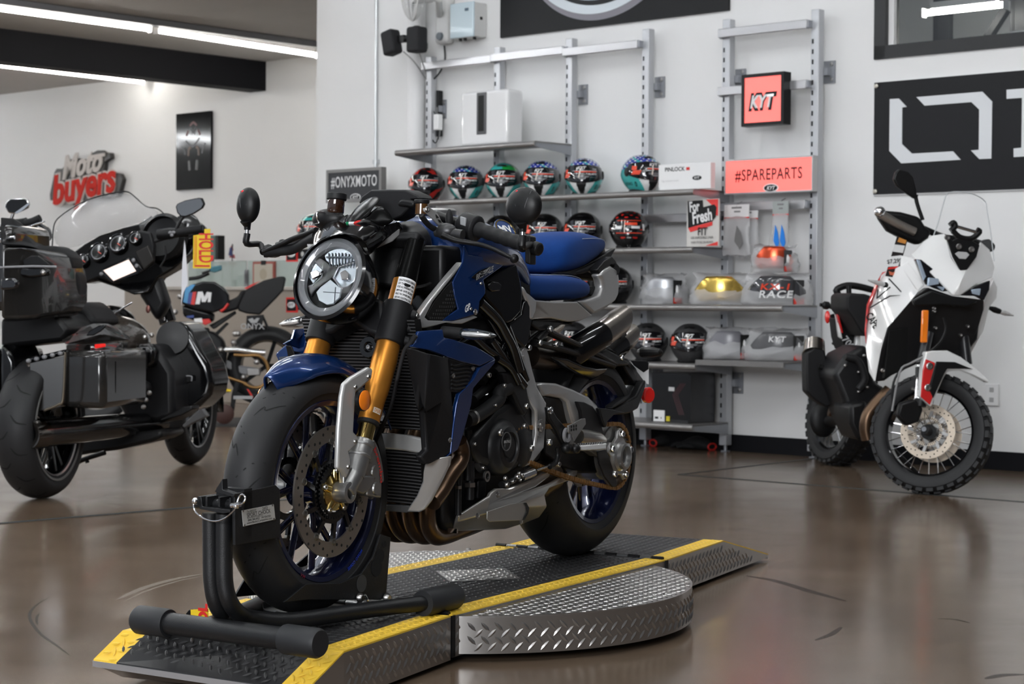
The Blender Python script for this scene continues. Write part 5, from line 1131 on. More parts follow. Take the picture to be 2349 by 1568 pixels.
m = MB(); m.box(-.97, -.50, -.105, .105, .66, .88); m.build('tank_underside', GBLK, hero, bevel=.03)
def pad(nm, rows_px, cvt, mt):
    m = MB(); rings = []
    for top, bot, hw_ in rows_px:
        a = HB.at(*cvt(top), y=hw_*.35); b = HB.at(*cvt(bot), y=hw_); x = (a.x*.35+b.x*.65)
        n = 20; zc_ = (a.z+b.z)/2; h_ = (a.z-b.z)/2
        rings.append([(lerp(b.x, a.x, (math.sin(q)+1)/2), hw_*math.copysign(abs(math.cos(q))**.6, math.cos(q)), zc_+h_*math.copysign(abs(math.sin(q))**.6, math.sin(q))) for q in [2*PI*i/n for i in range(n)]])
    m.loft(rings); return m.build(nm, mt, hero, subd=1, smooth=70), rings
# hero: seats, tail, side panels
def slab(nm, cv, pts, y, th, mt, bev=.004, mirror=False, parent=None, seg=2):
    P = S(cv, pts, y); m = MB(); m.prism(P, (0, -th, 0)); o = m.build(nm, mt, parent or hero, bevel=bev, bseg=seg)
    if mirror:
        m = MB(); m.prism([Vector((p.x, -p.y, p.z)) for p in P], (0, th, 0)); m.build(nm, mt, parent or hero, bevel=bev, bseg=seg)
    return o
def cushion(nm, st, mt, n=28, e=3.2):
    """st: (x, y half width, z top, z bottom)"""
    m = MB(); R = []
    for x, hw_, a, b in st:
        zc_, h_ = (a+b)/2, (a-b)/2; R.append([(x, hw_*math.copysign(abs(math.cos(q))**(2/e), math.cos(q)), zc_+h_*math.copysign(abs(math.sin(q))**(2/e), math.sin(q))) for q in [2*PI*i/n for i in range(n)]])
    m.loft(R); return m.build(nm, mt, hero, subd=2, smooth=80)
def seam(st, k, off, parent, e=3.2, nm='stitching', kk=None):
    m = MB()
    for s in (1, -1):
        P = []
        for i, (x, hw_, a, b) in enumerate(st):
            zc_, h_ = (a+b)/2, (a-b)/2; q = k if kk is None else kk[i]
            P.append((x, s*(hw_+.001)*abs(math.cos(q))**(2/e), zc_+(h_+.001)*abs(math.sin(q))**(2/e)))
        m.tube(smooth_path(P, 6), .0011, 5)
    m.build(nm, M_STI, parent)['kind'] = 'stuff'
st1 = [(-.865, .065, .862, .80), (-.88, .085, .868, .792), (-.94, .108, .868, .786), (-1.02, .125, .866, .784), (-1.12, .135, .868, .786), (-1.22, .135, .866, .788), (-1.29, .125, .856, .793), (-1.325, .10, .838, .802), (-1.335, .085, .828, .808)]
s1 = cushion('rider_seat', st1, M_SUE); seam([q for q in st1[1:-1]], .95, 0, s1)
st2 = [(-1.165, .060, .93, .885), (-1.175, .085, .955, .872), (-1.21, .100, .985, .866), (-1.28, .105, 1.0, .873), (-1.36, .10, 1.0, .893), (-1.44, .088, .993, .920), (-1.51, .066, .984, .945), (-1.55, .04, .976, .958), (-1.56, .025, .970, .962)]
s2 = cushion('passenger_seat', st2, M_SUE); seam(st2[3:-1], .45, 0, s2)
m = MB(); R = []
for x, hw_, a, b in [(-1.20, .07, .872, .86), (-1.28, .095, .885, .862), (-1.38, .092, .908, .875), (-1.47, .08, .938, .90), (-1.54, .05, .962, .935), (-1.565, .03, .968, .955)]:
    zc_, h_ = (a+b)/2, (a-b)/2; R.append([(x, hw_*math.copysign(abs(math.cos(q))**.6, math.cos(q)), zc_+h_*math.copysign(abs(math.sin(q))**.6, math.sin(q))) for q in [2*PI*i/24 for i in range(24)]])
m.loft(R); m.build('seat_base', PLA, hero, subd=1)
slab('pad_support', zB, [(1300, 790), (1420, 770), (1560, 715), (1700, 640), (1790, 590), (1740, 680), (1650, 800), (1560, 760), (1470, 800), (1350, 800)], .085, .02, BLK, mirror=True)
slab('seat_rail_cover', zB, [(1060, 930), (1100, 960, .145), (1150, 1003, .148), (1300, 1018, .15), (1480, 1016, .15), (1602, 1125, .15), (1500, 1172, .148), (1400, 1178), (1270, 1150), (1150, 1155), (1120, 1160, .145), (1135, 1080), (1100, 1010)], .14, .03, SIL, .008, True, seg=3)
slab('tail_cover', zB, [(1508, 1012), (1600, 990), (1665, 965), (1690, 900), (1680, 840), (1655, 805), (1700, 760), (1752, 728), (1808, 765), (1818, 830), (1815, 960), (1790, 1010), (1730, 1060), (1615, 1120)], .128, .035, SIL, .010, True, seg=3)
slab('tail_upper_trim', zB, [(1655, 800), (1700, 755), (1752, 725), (1808, 760), (1812, 740), (1790, 690), (1760, 655), (1700, 690), (1640, 760)], .122, .03, BLK, .004, True)
m = MB(); m.tube([HB.at(*zB((1770, 760)), y=.12)*1.0, Vector((-1.60, 0, .87)), mir(HB.at(*zB((1770, 760)), y=.12))], .02, 14); m.build('tail_cross_loop', BLK, hero)
slab('seat_latch', zB, [(1590, 900), (1640, 890), (1672, 915), (1660, 970), (1620, 990), (1580, 960)], .10, .05, RUB)
slab('rail_underside', zB, [(1120, 1155), (1270, 1150), (1400, 1178), (1480, 1172), (1440, 1200), (1380, 1185), (1300, 1235), (1180, 1250), (1110, 1200)], .13, .26, BLK, .005)
m = MB(); m.prism(S(zB, [(1050, 790), (1180, 720), (1195, 740), (1075, 800), (1060, 835)], -.11), (0, .012, 0)); m.build('far_rail_edge', SIL, hero, bevel=.003)
slab('far_rail_panel', zB, [(1060, 800), (1190, 735), (1215, 790), (1120, 820), (1060, 830)], -.10, .01, GBLK)
slab('tank_side_panel', zB, [(755, 830), (800, 812), (850, 780), (990, 700), (1005, 740), (1030, 850), (1045, 960), (1035, 1100), (960, 1180), (900, 1200), (860, 1120), (740, 990), (735, 930)], .16, .03, mat('piano_black'), .008, True, seg=3)
slab('tank_panel_crease', zB, [(770, 880), (800, 855), (850, 860), (875, 880), (865, 930), (800, 935), (770, 910)], .166, .006, GBLK, .003)
slab('side_frame_cover', zB, [(1060, 1010), (1100, 990), (1130, 1020), (1135, 1080), (1120, 1170), (1105, 1260), (1090, 1350), (1060, 1390), (1000, 1330), (930, 1240), (905, 1200), (960, 1180), (1040, 1110)], .150, .02, GBLK, .006, True)
m = MB(); m.tube([(-.36, 0, .80), (-.40, 0, .93), (-.47, 0, .93)], .07, 18); m.box(-.50, -.40, -.14, .14, .80, .93); m.build('front_cable_cover', BLK, hero, bevel=.02)
slab('silver_cheek', zB, [(1050, 890), (1090, 960), (1160, 1010), (1150, 1100), (1120, 1165), (1100, 1155), (1100, 1060), (1075, 1000), (1050, 950)], .152, .014, SIL, .006)
# intake scoop with silver rim, blue tank shroud
rimp = [(562, 697, .175), (480, 790, .170), (385, 905, .164), (300, 1010, .159), (225, 1115, .154), (183, 1215, .152), (195, 1232, .153), (260, 1228, .157), (430, 1192, .167), (560, 1195, .175), (690, 1140, .183), (655, 1125, .181), (480, 1175, .170), (395, 1168, .165), (290, 1165, .158), (262, 1140, .157), (325, 1020, .161), (420, 900, .166), (500, 800, .171), (545, 740, .174)]
m = MB(); m.prism(S(zB, rimp, .2), (0, -.02, 0)); m.build('intake_rim', SIL, hero, bevel=.006, bseg=3)
m = MB(); m.prism([Vector((p.x, -p.y, p.z)) for p in S(zB, rimp, .2)], (0, .02, 0)); m.build('intake_rim', SIL, hero, bevel=.006)
M_MESH = mat('black_grille', (0.008, 0.008, 0.008), 0.5)
msh = slab('intake_grille', zB, [(300, 1160, 0.155), (275, 1125, 0.154), (340, 1010, 0.158), (430, 900, 0.163), (480, 850, 0.166), (500, 930, 0.167), (520, 1050, 0.169), (400, 1170, 0.161)], .2, .006, M_MESH, .001, True)
m = MB()
for i in range(13):
    for j in range(9):
        p = (300+i*17+(j % 2)*8, 900+j*30+0)
        q0, q1 = (p[0], p[1]), (p[0]+8, p[1]+14)
        if q0[1]-1160 > -(q0[0]-275)*1.25 and q0[1] < 1150 and q0[0] < 500-(q0[1]-1050)*.9*(q0[1] > 1050): m.bar(HB.at(*zB(q0), y=.1500+(q0[0]-185)*(.023/375)), HB.at(*zB(q1), y=.1500+(q0[0]-185)*(.023/375)), .0015, .001, up=(0, 1, 0)); m.bar(HB.at(*zB((q1[0], q0[1])), y=.1500+(q0[0]-185)*(.023/375)), HB.at(*zB((q0[0], q1[1])), y=.1500+(q0[0]-185)*(.023/375)), .0015, .001, up=(0, 1, 0))
m.build('grille_mesh', mat('grille_grey', (0.035, 0.035, 0.035), 0.4), msh)['kind'] = 'stuff'
def facets(nm, cv, V, F, th, mt, bev=.003, mirror=True):
    P = [HB.at(*cv(v[:2]), y=v[2]) for v in V]; out = None
    for sgn in ((1, -1) if mirror else (1,)):
        m = MB(); Q = [Vector((p.x, sgn*p.y, p.z)) for p in P]; n = len(Q)
        m.add(Q+[q-Vector((0, sgn*th, 0)) for q in Q], [])
        ed = {}
        for f in F:
            m.f.append(tuple(f)); m.m.append(0); m.f.append(tuple(i+n for i in f[::-1])); m.m.append(0)
            for a, b in zip(f, f[1:]+f[:1]): ed[(a, b)] = 1
        for (a, b) in ed:
            if (b, a) not in ed: m.f.append((a, b, b+n, a+n)); m.m.append(0)
        o = m.build(nm, mt, hero, bevel=bev, smooth=25); out = out or o
    return out
sh = facets('tank_shroud', zB, [(565, 700, 0.177), (580, 570, 0.178), (610, 640, 0.181), (920, 690, 0.155), (870, 740, 0.167), (730, 840, 0.193), (640, 840, 0.184), (485, 860, 0.169), (500, 960, 0.171), (530, 1075, 0.173), (390, 1168, 0.160), (480, 1172, 0.169), (745, 910, 0.194), (690, 1110, 0.189), (745, 950, 0.194), (575, 690, 0.178), (700, 1010, 0.190)],
       [[0, 7, 6, 15], [15, 6, 5, 4], [15, 4, 3, 2], [1, 0, 15, 2], [7, 8, 12, 6], [6, 12, 5], [8, 9, 14, 12], [9, 16, 14], [9, 10, 11, 16], [11, 13, 16]], .006, M_BLUE_C)
m = MB(); m.prism(S(zB, [(630, 822, .1865), (690, 772, .192), (780, 735, .190), (810, 735, .183), (740, 790, .197), (670, 840, .190)], .2), (0, .0015, 0)); pl = m.build('name_plate', BLK, hero, smooth=0)
a = HB.at(*zB((662, 822)), y=.1915); b = HB.at(*zB((802, 748)), y=.190); ux = (b-a); m = MB(); text(m, 'BRUTALE', (a+b)/2+Vector((0, .003, -.0005)), ux, (0, 0, 1), .020, bold=.0008, width=ux.length, shear=.1); m.build('plate_lettering', SIL, pl, smooth=0)
a = HB.at(*zB((575, 1080)), y=.184); b = HB.at(*zB((618, 1050)), y=.187); m = MB(); text(m, 'GP', (a+b)/2+Vector((0, .002, 0)), b-a, (0, 0, 1), .024, bold=.001, width=(b-a).length, shear=.1); m.build('shroud_lettering', M_WHT, sh, smooth=0)
for q, r in (((660, 1098, .188), .008), ((705, 870, .194), .0045), ((625, 1075, .186), .005)):
    m = MB(); m.bolt(HB.at(*zB(q[:2]), y=q[2]), (0, 1, 0), r, .004); m.build('shroud_bolt', STL, hero)
# radiator shroud (blue upper band, black duct, blue rear edge)
facets('radiator_shroud', zD, [(345, 30, .19), (325, 105, .19), (292, 140, .195), (520, 15, .20), (530, 75, .215), (600, 90, .215), (760, 140, .225), (900, 225, .215), (790, 278, .225), (560, 215, .215), (420, 165, .205), (520, 200, .21), (660, 250, .22)],
       [[0, 1, 4, 3], [1, 2, 10, 4], [4, 10, 11, 5], [5, 11, 9, 6], [6, 9, 12, 8, 7]], .008, M_BLUE_C, .002)
slab('shroud_rear_edge', zD, [(900, 228, .218), (893, 262, .216), (740, 440, .212), (725, 560, .208), (665, 780, .202), (630, 880, .198), (540, 940, .195), (578, 905, .198), (600, 700, .204), (620, 560, .208), (640, 480, .211), (740, 380, .216), (790, 290, .222)], .215, .012, M_BLUE_C, .004, True, seg=3)
facets('radiator_duct', zD, [(292, 145, .190), (420, 190, .215), (560, 220, .216), (585, 470, .205), (600, 700, .200), (575, 905, .195), (545, 925, .195), (440, 980, .185), (400, 985, .18), (362, 930, .175), (410, 880, .178), (395, 620, .178), (370, 540, .178), (330, 350, .182), (500, 250, .222), (510, 540, .213), (385, 590, .20), (545, 590, .206)],
       [[0, 1, 16, 12, 13], [1, 14, 15, 16], [1, 2, 14], [14, 2, 3, 15], [15, 3, 17], [12, 16, 11], [16, 15, 17, 4, 5, 6, 7, 8, 9, 10, 11], [3, 4, 17]], .02, PLA, .005)
rb = slab('ribbed_duct', zD, [(560, 222), (660, 258), (735, 280), (785, 290), (740, 380), (650, 470), (580, 465)], .208, .012, PLA, .003, True)
m = MB()
for k in range(7):
    z0 = 270+k*28; m.tube(smooth_path([HB.at(*zD(p), y=.2095) for p in [(580, z0), (610, z0+8), (680, z0-4), (735-k*8, z0+2)]], 4), .0032, 8)
m.build('duct_ribs', PLA, rb)['kind'] = 'stuff'
for q in ((592, 350), (733, 297), (568, 812)):
    m = MB(); m.bolt(HB.at(*zD(q), y=.212), (0, 1, 0), .0065, .004); m.build('shroud_bolt', STL, hero)
def indicator(stem, tip, r, label_side):
    t = bpy.data.objects.new('turn_indicator', None); COL.objects.link(t); t.parent = hero
    m = MB(); m.tube(stem, [.016, .015, .014][:len(stem)], 18); m.build('indicator_stem', RUB, t)
    a, b = stem[-1], tip; L = [a.lerp(b, f) for f in (0, .12, .35, .7, .9, 1)]
    m = MB(); m.tube(L, [.015, .0185, .020, .015, .009, .002], 10, sq=(1, .75)); m.build('indicator_body', mat('smoked_lens', (0.02, 0.025, 0.028), 0.08, coat=1.0), t, smooth=30)
    m = MB(); f = Vector((.012, 0, .0)); m.tube([p+f for p in (a.lerp(b, .1), a.lerp(b, .3), a.lerp(b, .6), a.lerp(b, .88))], [.010, .0125, .0105, .006], 10, sq=(1, .6)); m.build('indicator_lens', mat('led_lens', (0.75, 0.76, 0.74), 0.15, 0.4, coat=1.0, noise=0.35, nscale=90), t, smooth=30)
s0, s1_ = HB.at(*zD((520, 35)), x=-.36), HB.at(*zD((610, 42)), x=-.36)
e1 = HB.at(*zD((905, 62)), x=-.36); indicator([s0, s1_, HB.at(*zD((660, 45)), x=-.36)], e1, .02, 1)
indicator([HB.at(*zA((720, 1165)), x=-.30), HB.at(*zA((695, 1170)), x=-.30)], HB.at(*zA((497, 1198)), x=-.30), .02, -1)
m = MB(); m.prism(X(zA, [(455, 1435), (480, 1410), (560, 1340), (640, 1290), (700, 1190), (720, 1200), (715, 1290), (680, 1480), (520, 1540), (490, 1520)], -.24), (-.02, 0, 0)); rs = m.build('right_radiator_shroud', M_BLUE_C, hero, bevel=.005)
m = MB(); m.prism(X(zA, [(488, 1458), (562, 1450), (575, 1478), (520, 1540), (498, 1500)], -.238), (.001, 0, 0)); m.build('shroud_print', mat('dark_print', (0.05, 0.06, 0.08), 0.4), rs, smooth=0)
# radiators
def rad(x0, x1, z0, z1, hw_, bow, fins, nm):
    m = MB(); n = 16
    def pt(t, z, dx): f = (z-z0)/(z1-z0); return (lerp(x0, x1, f)+bow*t*t+dx, hw_*t, z)
    m.loft([[pt(-1+2*i/n, z0, 0), pt(-1+2*i/n, z1, 0), pt(-1+2*i/n, z1, -.03), pt(-1+2*i/n, z0, -.03)] for i in range(n+1)]); r = m.build(nm, M_RAD, hero)
    m = MB()
    for k in range(fins):
        z = lerp(z0, z1, (k+.5)/fins); m.loft([[pt(-1+2*i/n, z+a_, b_) for a_, b_ in ((-.0016, 0), (-.0016, .0025), (.0016, .0025), (.0016, 0))] for i in range(n+1)])
    m.build('cooling_fins', M_FIN, r, smooth=0)['kind'] = 'stuff'
rad(-.325, -.245, .455, .74, .170, .035, 34, 'water_radiator'); rad(-.335, -.322, .262, .40, .140, .03, 16, 'oil_cooler')
def bow(cv, pts, x, th, nm, mt, bev=.003): m = MB(); m.prism(X(cv, pts, x), (-th, 0, 0)); return m.build(nm, mt, hero, bevel=bev)
bow(zD, [(60, 762, -.31), (100, 762, -.305), (250, 775, -.30), (408, 808, -.285), (408, 860, -.285), (380, 885, -.29), (365, 912, -.295), (240, 890, -.30), (120, 878, -.31), (60, 870, -.315)], -.30, .02, 'silver_crossbar', mat('satin_silver'), .005)
bow(zD, [(60, 1270), (115, 1275), (270, 1282), (330, 1310), (255, 1335), (118, 1322), (60, 1320)], -.325, .03, 'cooler_tray', mat('dark_silver', (0.2, 0.2, 0.2), 0.35, 0.7), .003)
m = MB(); m.prism([HB.at(*zD(p), x=p[2]) for p in [(385, 985, -.29), (490, 940, -.30), (575, 925, -.32), (560, 990, -.33), (510, 1100, -.32), (430, 1250, -.31), (385, 1310, -.30), (350, 1330, -.30), (258, 1328, -.29), (270, 1300, -.29), (330, 1210, -.29), (370, 1110, -.29), (380, 1040, -.288)]], (-.012, 0, 0)); m.build('cooler_side_strut', SIL, hero, bevel=.005, bseg=3)
m = MB(); m.prism([Vector((p.x, -p.y, p.z)) for p in [HB.at(*zD(p), x=p[2]) for p in [(385, 985, -.29), (575, 925, -.32), (430, 1250, -.35), (350, 1330, -.345), (258, 1328, -.325), (330, 1210, -.32)]]], (-.012, 0, 0)); m.build('cooler_side_strut', SIL, hero, bevel=.005)
for k, dx in enumerate((0, .012)):
    m = MB(); m.tube(smooth_path([HB.at(*zD(p), x=-.17) for p in [(320+k*8, 60), (280+k*8, 120), (240, 180), (190, 380), (150, 560), (90, 700), (30, 830)]], 5), .0055, 10); m.build('brake_hose', RUB, hero)
m = MB(); c = HB.at(*zA((1215, 1380)), x=-.215); m.lathe(c, (1, 0, .1), [(.03, -.02), (.03, 0), (.026, .008), (.014, .008), (.010, .002), (.0001, .002)], 30); hn = m.build('horn', GBLK, hero); m = MB(); m.bolt(c+Vector((.002, 0, 0)), (1, 0, .1), .007, .008); m.build('horn_bolt', STL, hn)
m = MB(); m.tube(smooth_path([HB.at(*zA(p), y=.13) for p in [(1500, 880), (1560, 900), (1640, 890), (1700, 870)]], 4), .004, 8); m.build('sensor_cable', BLK, hero)
# headstock area, frame tubes
m = MB(); m.tube([(-.30, 0, .66), (-.40, 0, .92)], .04, 24); m.build('headstock', BLK, hero)
m = MB(); m.box(-.72, -.40, -.12, .12, .60, .76); m.build('airbox', BLK, hero, bevel=.03)
def ftube(cv, pts, y, r=.0135, nm='frame_tube', mt=None, mirror=True):
    P = [HB.at(*cv(p), y=(p[2] if len(p) > 2 else y)) for p in pts]
    for s in ((1, -1) if mirror else (1,)):
        m = MB(); m.tube([Vector((p.x, s*p.y, p.z)) for p in smooth_path(P, 3)], r, 14); m.build(nm, mt or GBLK, hero)
ftube(zB, [(690, 1020), (830, 1160), (900, 1280), (960, 1400), (1010, 1568)], .175, .016)
ftube(zB, [(640, 1290), (760, 1400), (890, 1480)], .165, .011); ftube(zB, [(980, 1400), (860, 1300), (740, 1100)], .16, .012)
ftube(zD, [(860, 90), (960, 240), (1040, 340), (1100, 420)], .165, .014); ftube(zD, [(905, 225), (1000, 290), (1060, 400)], .17, .011); ftube(zD, [(700, 60), (560, 180), (480, 260)], .12, .012)
ftube(zD, [(970, 0), (1010, 100), (1060, 240), (1110, 380)], .155, .015)
ftube(zD, [(970, 90), (935, 190)], .165, .007, 'frame_strut')
sp = slab('frame_side_plate', zD, [(1088, 165, .135), (1120, 140, .135), (1142, 200, .14), (1165, 300, .145), (1200, 430, .155), (1268, 545, .165), (1262, 700, .165), (1250, 870, .16), (1160, 985, .155), (1112, 1005, .15), (1150, 940, .155), (1180, 860, .16), (1195, 760, .165), (1190, 600, .168), (1160, 550, .165), (1130, 480, .155), (1110, 340, .145)], .16, .018, SIL, .005, True, seg=3)
m = MB(); m.prism(S(zD, [(1207, 668), (1232, 662), (1242, 685), (1240, 770), (1222, 798), (1203, 780)], .1665), (0, .002, 0)); m.build('plate_slot', mat('slot_grey', (0.15, 0.15, 0.15), 0.4), sp, bevel=.001)
m = MB(); m.bolt(HB.at(*zD((1215, 720)), y=.168), (0, 1, 0), .013, .008); m.build('pivot_nut', STL, sp)
slab('frame_seam_bar', zB, [(1040, 1450), (1060, 1440), (1100, 1568), (1080, 1568)], .14, .01, SIL, .002)
# engine
m = MB(); m.prism(S(zD, [(740, 440), (900, 330), (1000, 320), (1130, 420), (1200, 560), (1195, 800), (1120, 1000), (1000, 1080), (800, 1060), (690, 960), (670, 700)], .10), (0, -.22, 0)); en = m.build('engine_block', M_ENG, hero, bevel=.012, bseg=3)
def eng(pts, y, th, bev=.006, mt=None, nm='engine_cover', parent=None): m = MB(); m.prism(S(zD, pts, y), (0, -th, 0)); return m.build(nm, mt or M_ENG, parent or en, bevel=bev, bseg=3)
eng([(745, 780), (800, 720), (870, 640), (905, 590), (960, 560), (1040, 500), (1130, 640), (1170, 700), (1165, 870), (1110, 980), (1020, 1060), (940, 1070), (880, 1010), (790, 980), (740, 900)], .155, .06, .02)
c = HB.at(*zD((965, 850)), y=.185)
def eround(px, py, y, prof, n=44, nm='round_cover', mt=None):
    c = HB.at(*zD((px, py)), y=y); m = MB(); m.lathe(c, (0, 1, 0), prof, n); return m.build(nm, mt or M_ENG, en, smooth=40)
rc = eround(945, 860, .155, [(.078, -.03), (.078, .0), (.070, .012), (.062, .016), (.056, .024), (.042, .027), (.040, .022), (.030, .022), (.028, .026), (.0001, .026)])
c = HB.at(*zD((976, 822)), y=.184); m = MB(); m.lathe(c, (0, 1, 0), [(.026, 0), (.026, .002), (.0235, .002), (.0235, .0)], 40, loop=True); m.build('cover_ring', mat('dim_chrome', (0.25, 0.25, 0.25), 0.3, 0.8), en)
m = MB(); text(m, 'BRUTALE', c+Vector((0, .003, 0)), (-1, 0, 0), (0, 0, 1), .010, bold=.0003, width=.036); m.build('cover_lettering', mat('pale_print', (0.4, 0.4, 0.4), 0.4), en, smooth=0)
eround(810, 905, .135, [(.055, -.03), (.055, .0), (.045, .010), (.0001, .012)]); eround(1090, 860, .150, [(.06, -.03), (.058, .0), (.048, .008), (.0001, .008)])
eng([(962, 325), (1010, 322), (1060, 360), (1128, 430), (1140, 500), (1138, 600), (1110, 640), (1080, 590), (1040, 500), (985, 420)], .17, .03, .008, mt=PLA, nm='sprocket_cover'); eng([(1100, 640), (1150, 560), (1190, 600), (1190, 840), (1150, 880), (1110, 800), (1130, 700)], .150, .03, .004)
for q, r in (((928, 757), .010), ((1100, 710), .007), ((1115, 568), .008), ((1152, 870), .009), ((955, 418), .006), ((845, 345), .007), ((962, 1085), .006), ((890, 560), .005), ((800, 1010), .005), ((1060, 1050), .005), ((740, 840), .005)):
    m = MB(); m.bolt(HB.at(*zD(q), y=.178), (0, 1, 0), r, .008); m.build('engine_bolt', STL, en)
m = MB(); m.tube(smooth_path([HB.at(*zD(p), y=.16) for p in [(690, 670), (760, 640), (850, 580), (920, 520), (930, 470), (990, 440)]], 5), .019, 20); m.build('coolant_hose', RUB, hero)
m = MB(); a, b = HB.at(*zD((725, 655)), y=.16), HB.at(*zD((738, 648)), y=.16); m.tube([a, b], .021, 22); m.build('hose_clip', STL, hero)
m = MB(); m.tube(smooth_path([HB.at(*zD(p), y=.12) for p in [(800, 400), (850, 330), (890, 330), (900, 380), (830, 440), (740, 520)]], 5), .012, 12); m.build('breather_hose', RUB, hero)
for k, (a, b, r) in enumerate((((700, 740), (700, 1100), .012), ((760, 720), (765, 900), .010), ((720, 960), (715, 1240), .011), ((635, 1020), (632, 1350), .008))):
    m = MB(); m.tube([HB.at(*zD(a), y=.13), HB.at(*zD(b), y=.13)], r, 14); m.build('sensor_stem', M_ENG, en)
m = MB(); m.tube([HB.at(*zD((715, 1118)), y=.135), HB.at(*zD((715, 1148)), y=.135)], .016, 6); m.build('sensor_nut', STL, en)
m = MB(); m.tube([HB.at(*zD((632, 1140)), y=.135), HB.at(*zD((632, 1162)), y=.135)], .010, 6); m.build('sensor_nut', STL, en)
c = HB.at(*zD((828, 1072)), y=.15); m = MB(); m.lathe(c, (0, 1, 0), [(.009, 0), (.015, 0), (.015, .006), (.009, .006)], 24, loop=True); m.build('drain_ring', STL, en)
eng([(780, 1100), (840, 1090), (830, 1230), (775, 1240)], .12, .05, nm='oil_filter_mount'); m = MB(); m.box(-.95, -.50, -.12, .10, .17, .36); m.build('sump', M_ENG, en, bevel=.03)
eng([(740, 440), (830, 330), (980, 200), (1060, 260), (1110, 400), (960, 560), (780, 640)], .09, .2, .01, nm='cylinder_head')
for q in ((800, 440), (840, 420), (790, 500), (850, 480)):
    m = MB(); m.tube([HB.at(*zD(q), y=.10), HB.at(*zD((q[0]+30, q[1]-40)), y=.12)], .013, 12); m.build('injector_cap', GBLK, en)
# exhaust headers, collector, belly pan
for k, (dy, dx) in enumerate(((.095, 0), (.03, 0), (-.035, 0), (-.10, 0))):
    P = [(-.50, dy, .50), (-.44, dy, .42), (-.42, dy*.95, .33), (-.43, dy*.8, .22), (-.48, dy*.7, .165), (-.56, dy*.6, .155), (-.70, dy*.5, .165)]
    m = MB(); m.tube(smooth_path([Vector(p) for p in P], 6), .0235, 24); m.build('exhaust_header', M_BRN, hero)
m = MB(); m.tube(smooth_path([HB.at(*zD(p), y=.14) for p in [(630, 820), (650, 880), (640, 960), (570, 1060), (500, 1180), (440, 1260)]], 5), .024, 24); m.build('exhaust_header', M_BRN, hero)
m = MB(); m.tube(smooth_path([Vector(p) for p in [(-.66, 0, .17), (-.80, .02, .19), (-1.0, .06, .24), (-1.12, .08, .28)]], 5), [.05]*16, 24); m.build('exhaust_collector', mat('dark_exhaust', (0.10, 0.075, 0.055), 0.35, 0.8), hero)
facets('belly_pan', zD, [(640, 1355, .13), (860, 1215, .165), (870, 1190, .165), (910, 1160, .165), (980, 1160, .165), (1180, 1090, .15), (1270, 1035, .135), (1298, 1045, .135), (1290, 1075, .14), (1190, 1150, .155), (1100, 1190, .165), (1290, 1125, .15), (1460, 1030, .12), (1495, 1030, .12), (1485, 1065, .125), (1440, 1100, .13), (1290, 1160, .155), (1255, 1210, .16), (1272, 1290, .155), (1215, 1370, .14), (1110, 1410, .12), (960, 1450, .10), (610, 1468, .09), (625, 1400, .12), (830, 1340, .16), (1080, 1250, .175), (1000, 1300, .175)],
       [[0, 1, 24, 23], [1, 2, 3, 4, 10, 25, 26, 24], [4, 5, 6, 7, 8, 9, 10], [10, 11, 16, 25], [11, 12, 13, 14, 15, 16], [25, 16, 17, 18, 26], [26, 18, 19, 20, 24], [23, 24, 20, 21, 22]], .012, mat('grey_silver_paint', (0.36, 0.35, 0.33), 0.34, 0.7, coat=0.5), .004, False)
m = MB(); m.prism(S(zD, [(835, 1325), (1000, 1270), (1110, 1255), (1125, 1300), (1110, 1350), (1080, 1390), (850, 1400), (832, 1380)], .172), (0, .003, 0)); m.build('belly_vent', mat('grey_silver_paint'), hero, bevel=.0015)
m = MB(); m.prism(S(zD, [(1100, 1262), (1120, 1262), (1140, 1300), (1132, 1340), (1105, 1385), (1090, 1388), (1120, 1330), (1118, 1290)], .1765), (0, .001, 0)); m.build('belly_vent_slot', M_HOLE, hero, smooth=0)
for q in ((768, 1357), (912, 1203), (1080, 1396)):
    m = MB(); m.bolt(HB.at(*zD(q), y=.17), (0, 1, 0), .008, .004); m.build('belly_bolt', STL, hero)
slab('far_belly_pan', zD, [(640, 1355), (860, 1215), (1180, 1090), (1290, 1075), (1255, 1210), (1215, 1370), (960, 1450), (610, 1468)], -.10, -.01, mat('grey_silver_paint'), .004)
m = MB(); m.tube([HB.at(*zD((1085, 1080)), y=.17), HB.at(*zD((1170, 1045)), y=.17)], .012, 16); m.tube([HB.at(*zD((1190, 1030)), y=.17), HB.at(*zD((1330, 980)), y=.165)], .004, 10); m.build('shift_rod', CHR, hero)
m = MB(); m.ell(HB.at(*zD((1332, 980)), y=.165), (.009, .009, .009), 14, 8); m.build('rod_end', CHR, hero)
m = MB(); m.bar(HB.at(*zD((560, 1458)), x=-.50), HB.at(*zD((625, 1466)), x=-.50), .006, .012); m.build('pan_bracket', CHR, hero)
# hero: rear wheel, swing arm, chain, exhaust tips
rcx = (XR, 0, ZR)
m = MB(); tyre(m, rcx, 0.325, 0.099, 0.220, 0.062); tr = m.build('rear_tyre', TIRE, hero, smooth=50)
m = MB(); tread(m, rcx, 0.325, 0.099, 0.062, [[(0, .12), (.10, .40), (.20, .55)], [(.22, .5), (.30, .85)]], 8); m.build('tread_groove', mat('groove_black'), tr, smooth=0)['kind'] = 'stuff'
rr_ = rim('rear_rim', rcx, 0.085, 0.214, 7, 0.06, 0.05, hero, yo=.02, sw=.022, nsp=2)
SY = .150
hc = Vector((XR-.005, SY, HB.at(1422, 1044, y=SY).z))
m = MB(); m.lathe(hc-Vector((0, .012, 0)), (0, 1, 0), [(.050, 0), (.094, 0), (.094, .006), (.050, .006)], 60, loop=True); spk = m.build('rear_sprocket', mat('sprocket_grey', (0.3, 0.3, 0.29), 0.35, 0.85), hero)
m = MB(); n = 5; pts = []
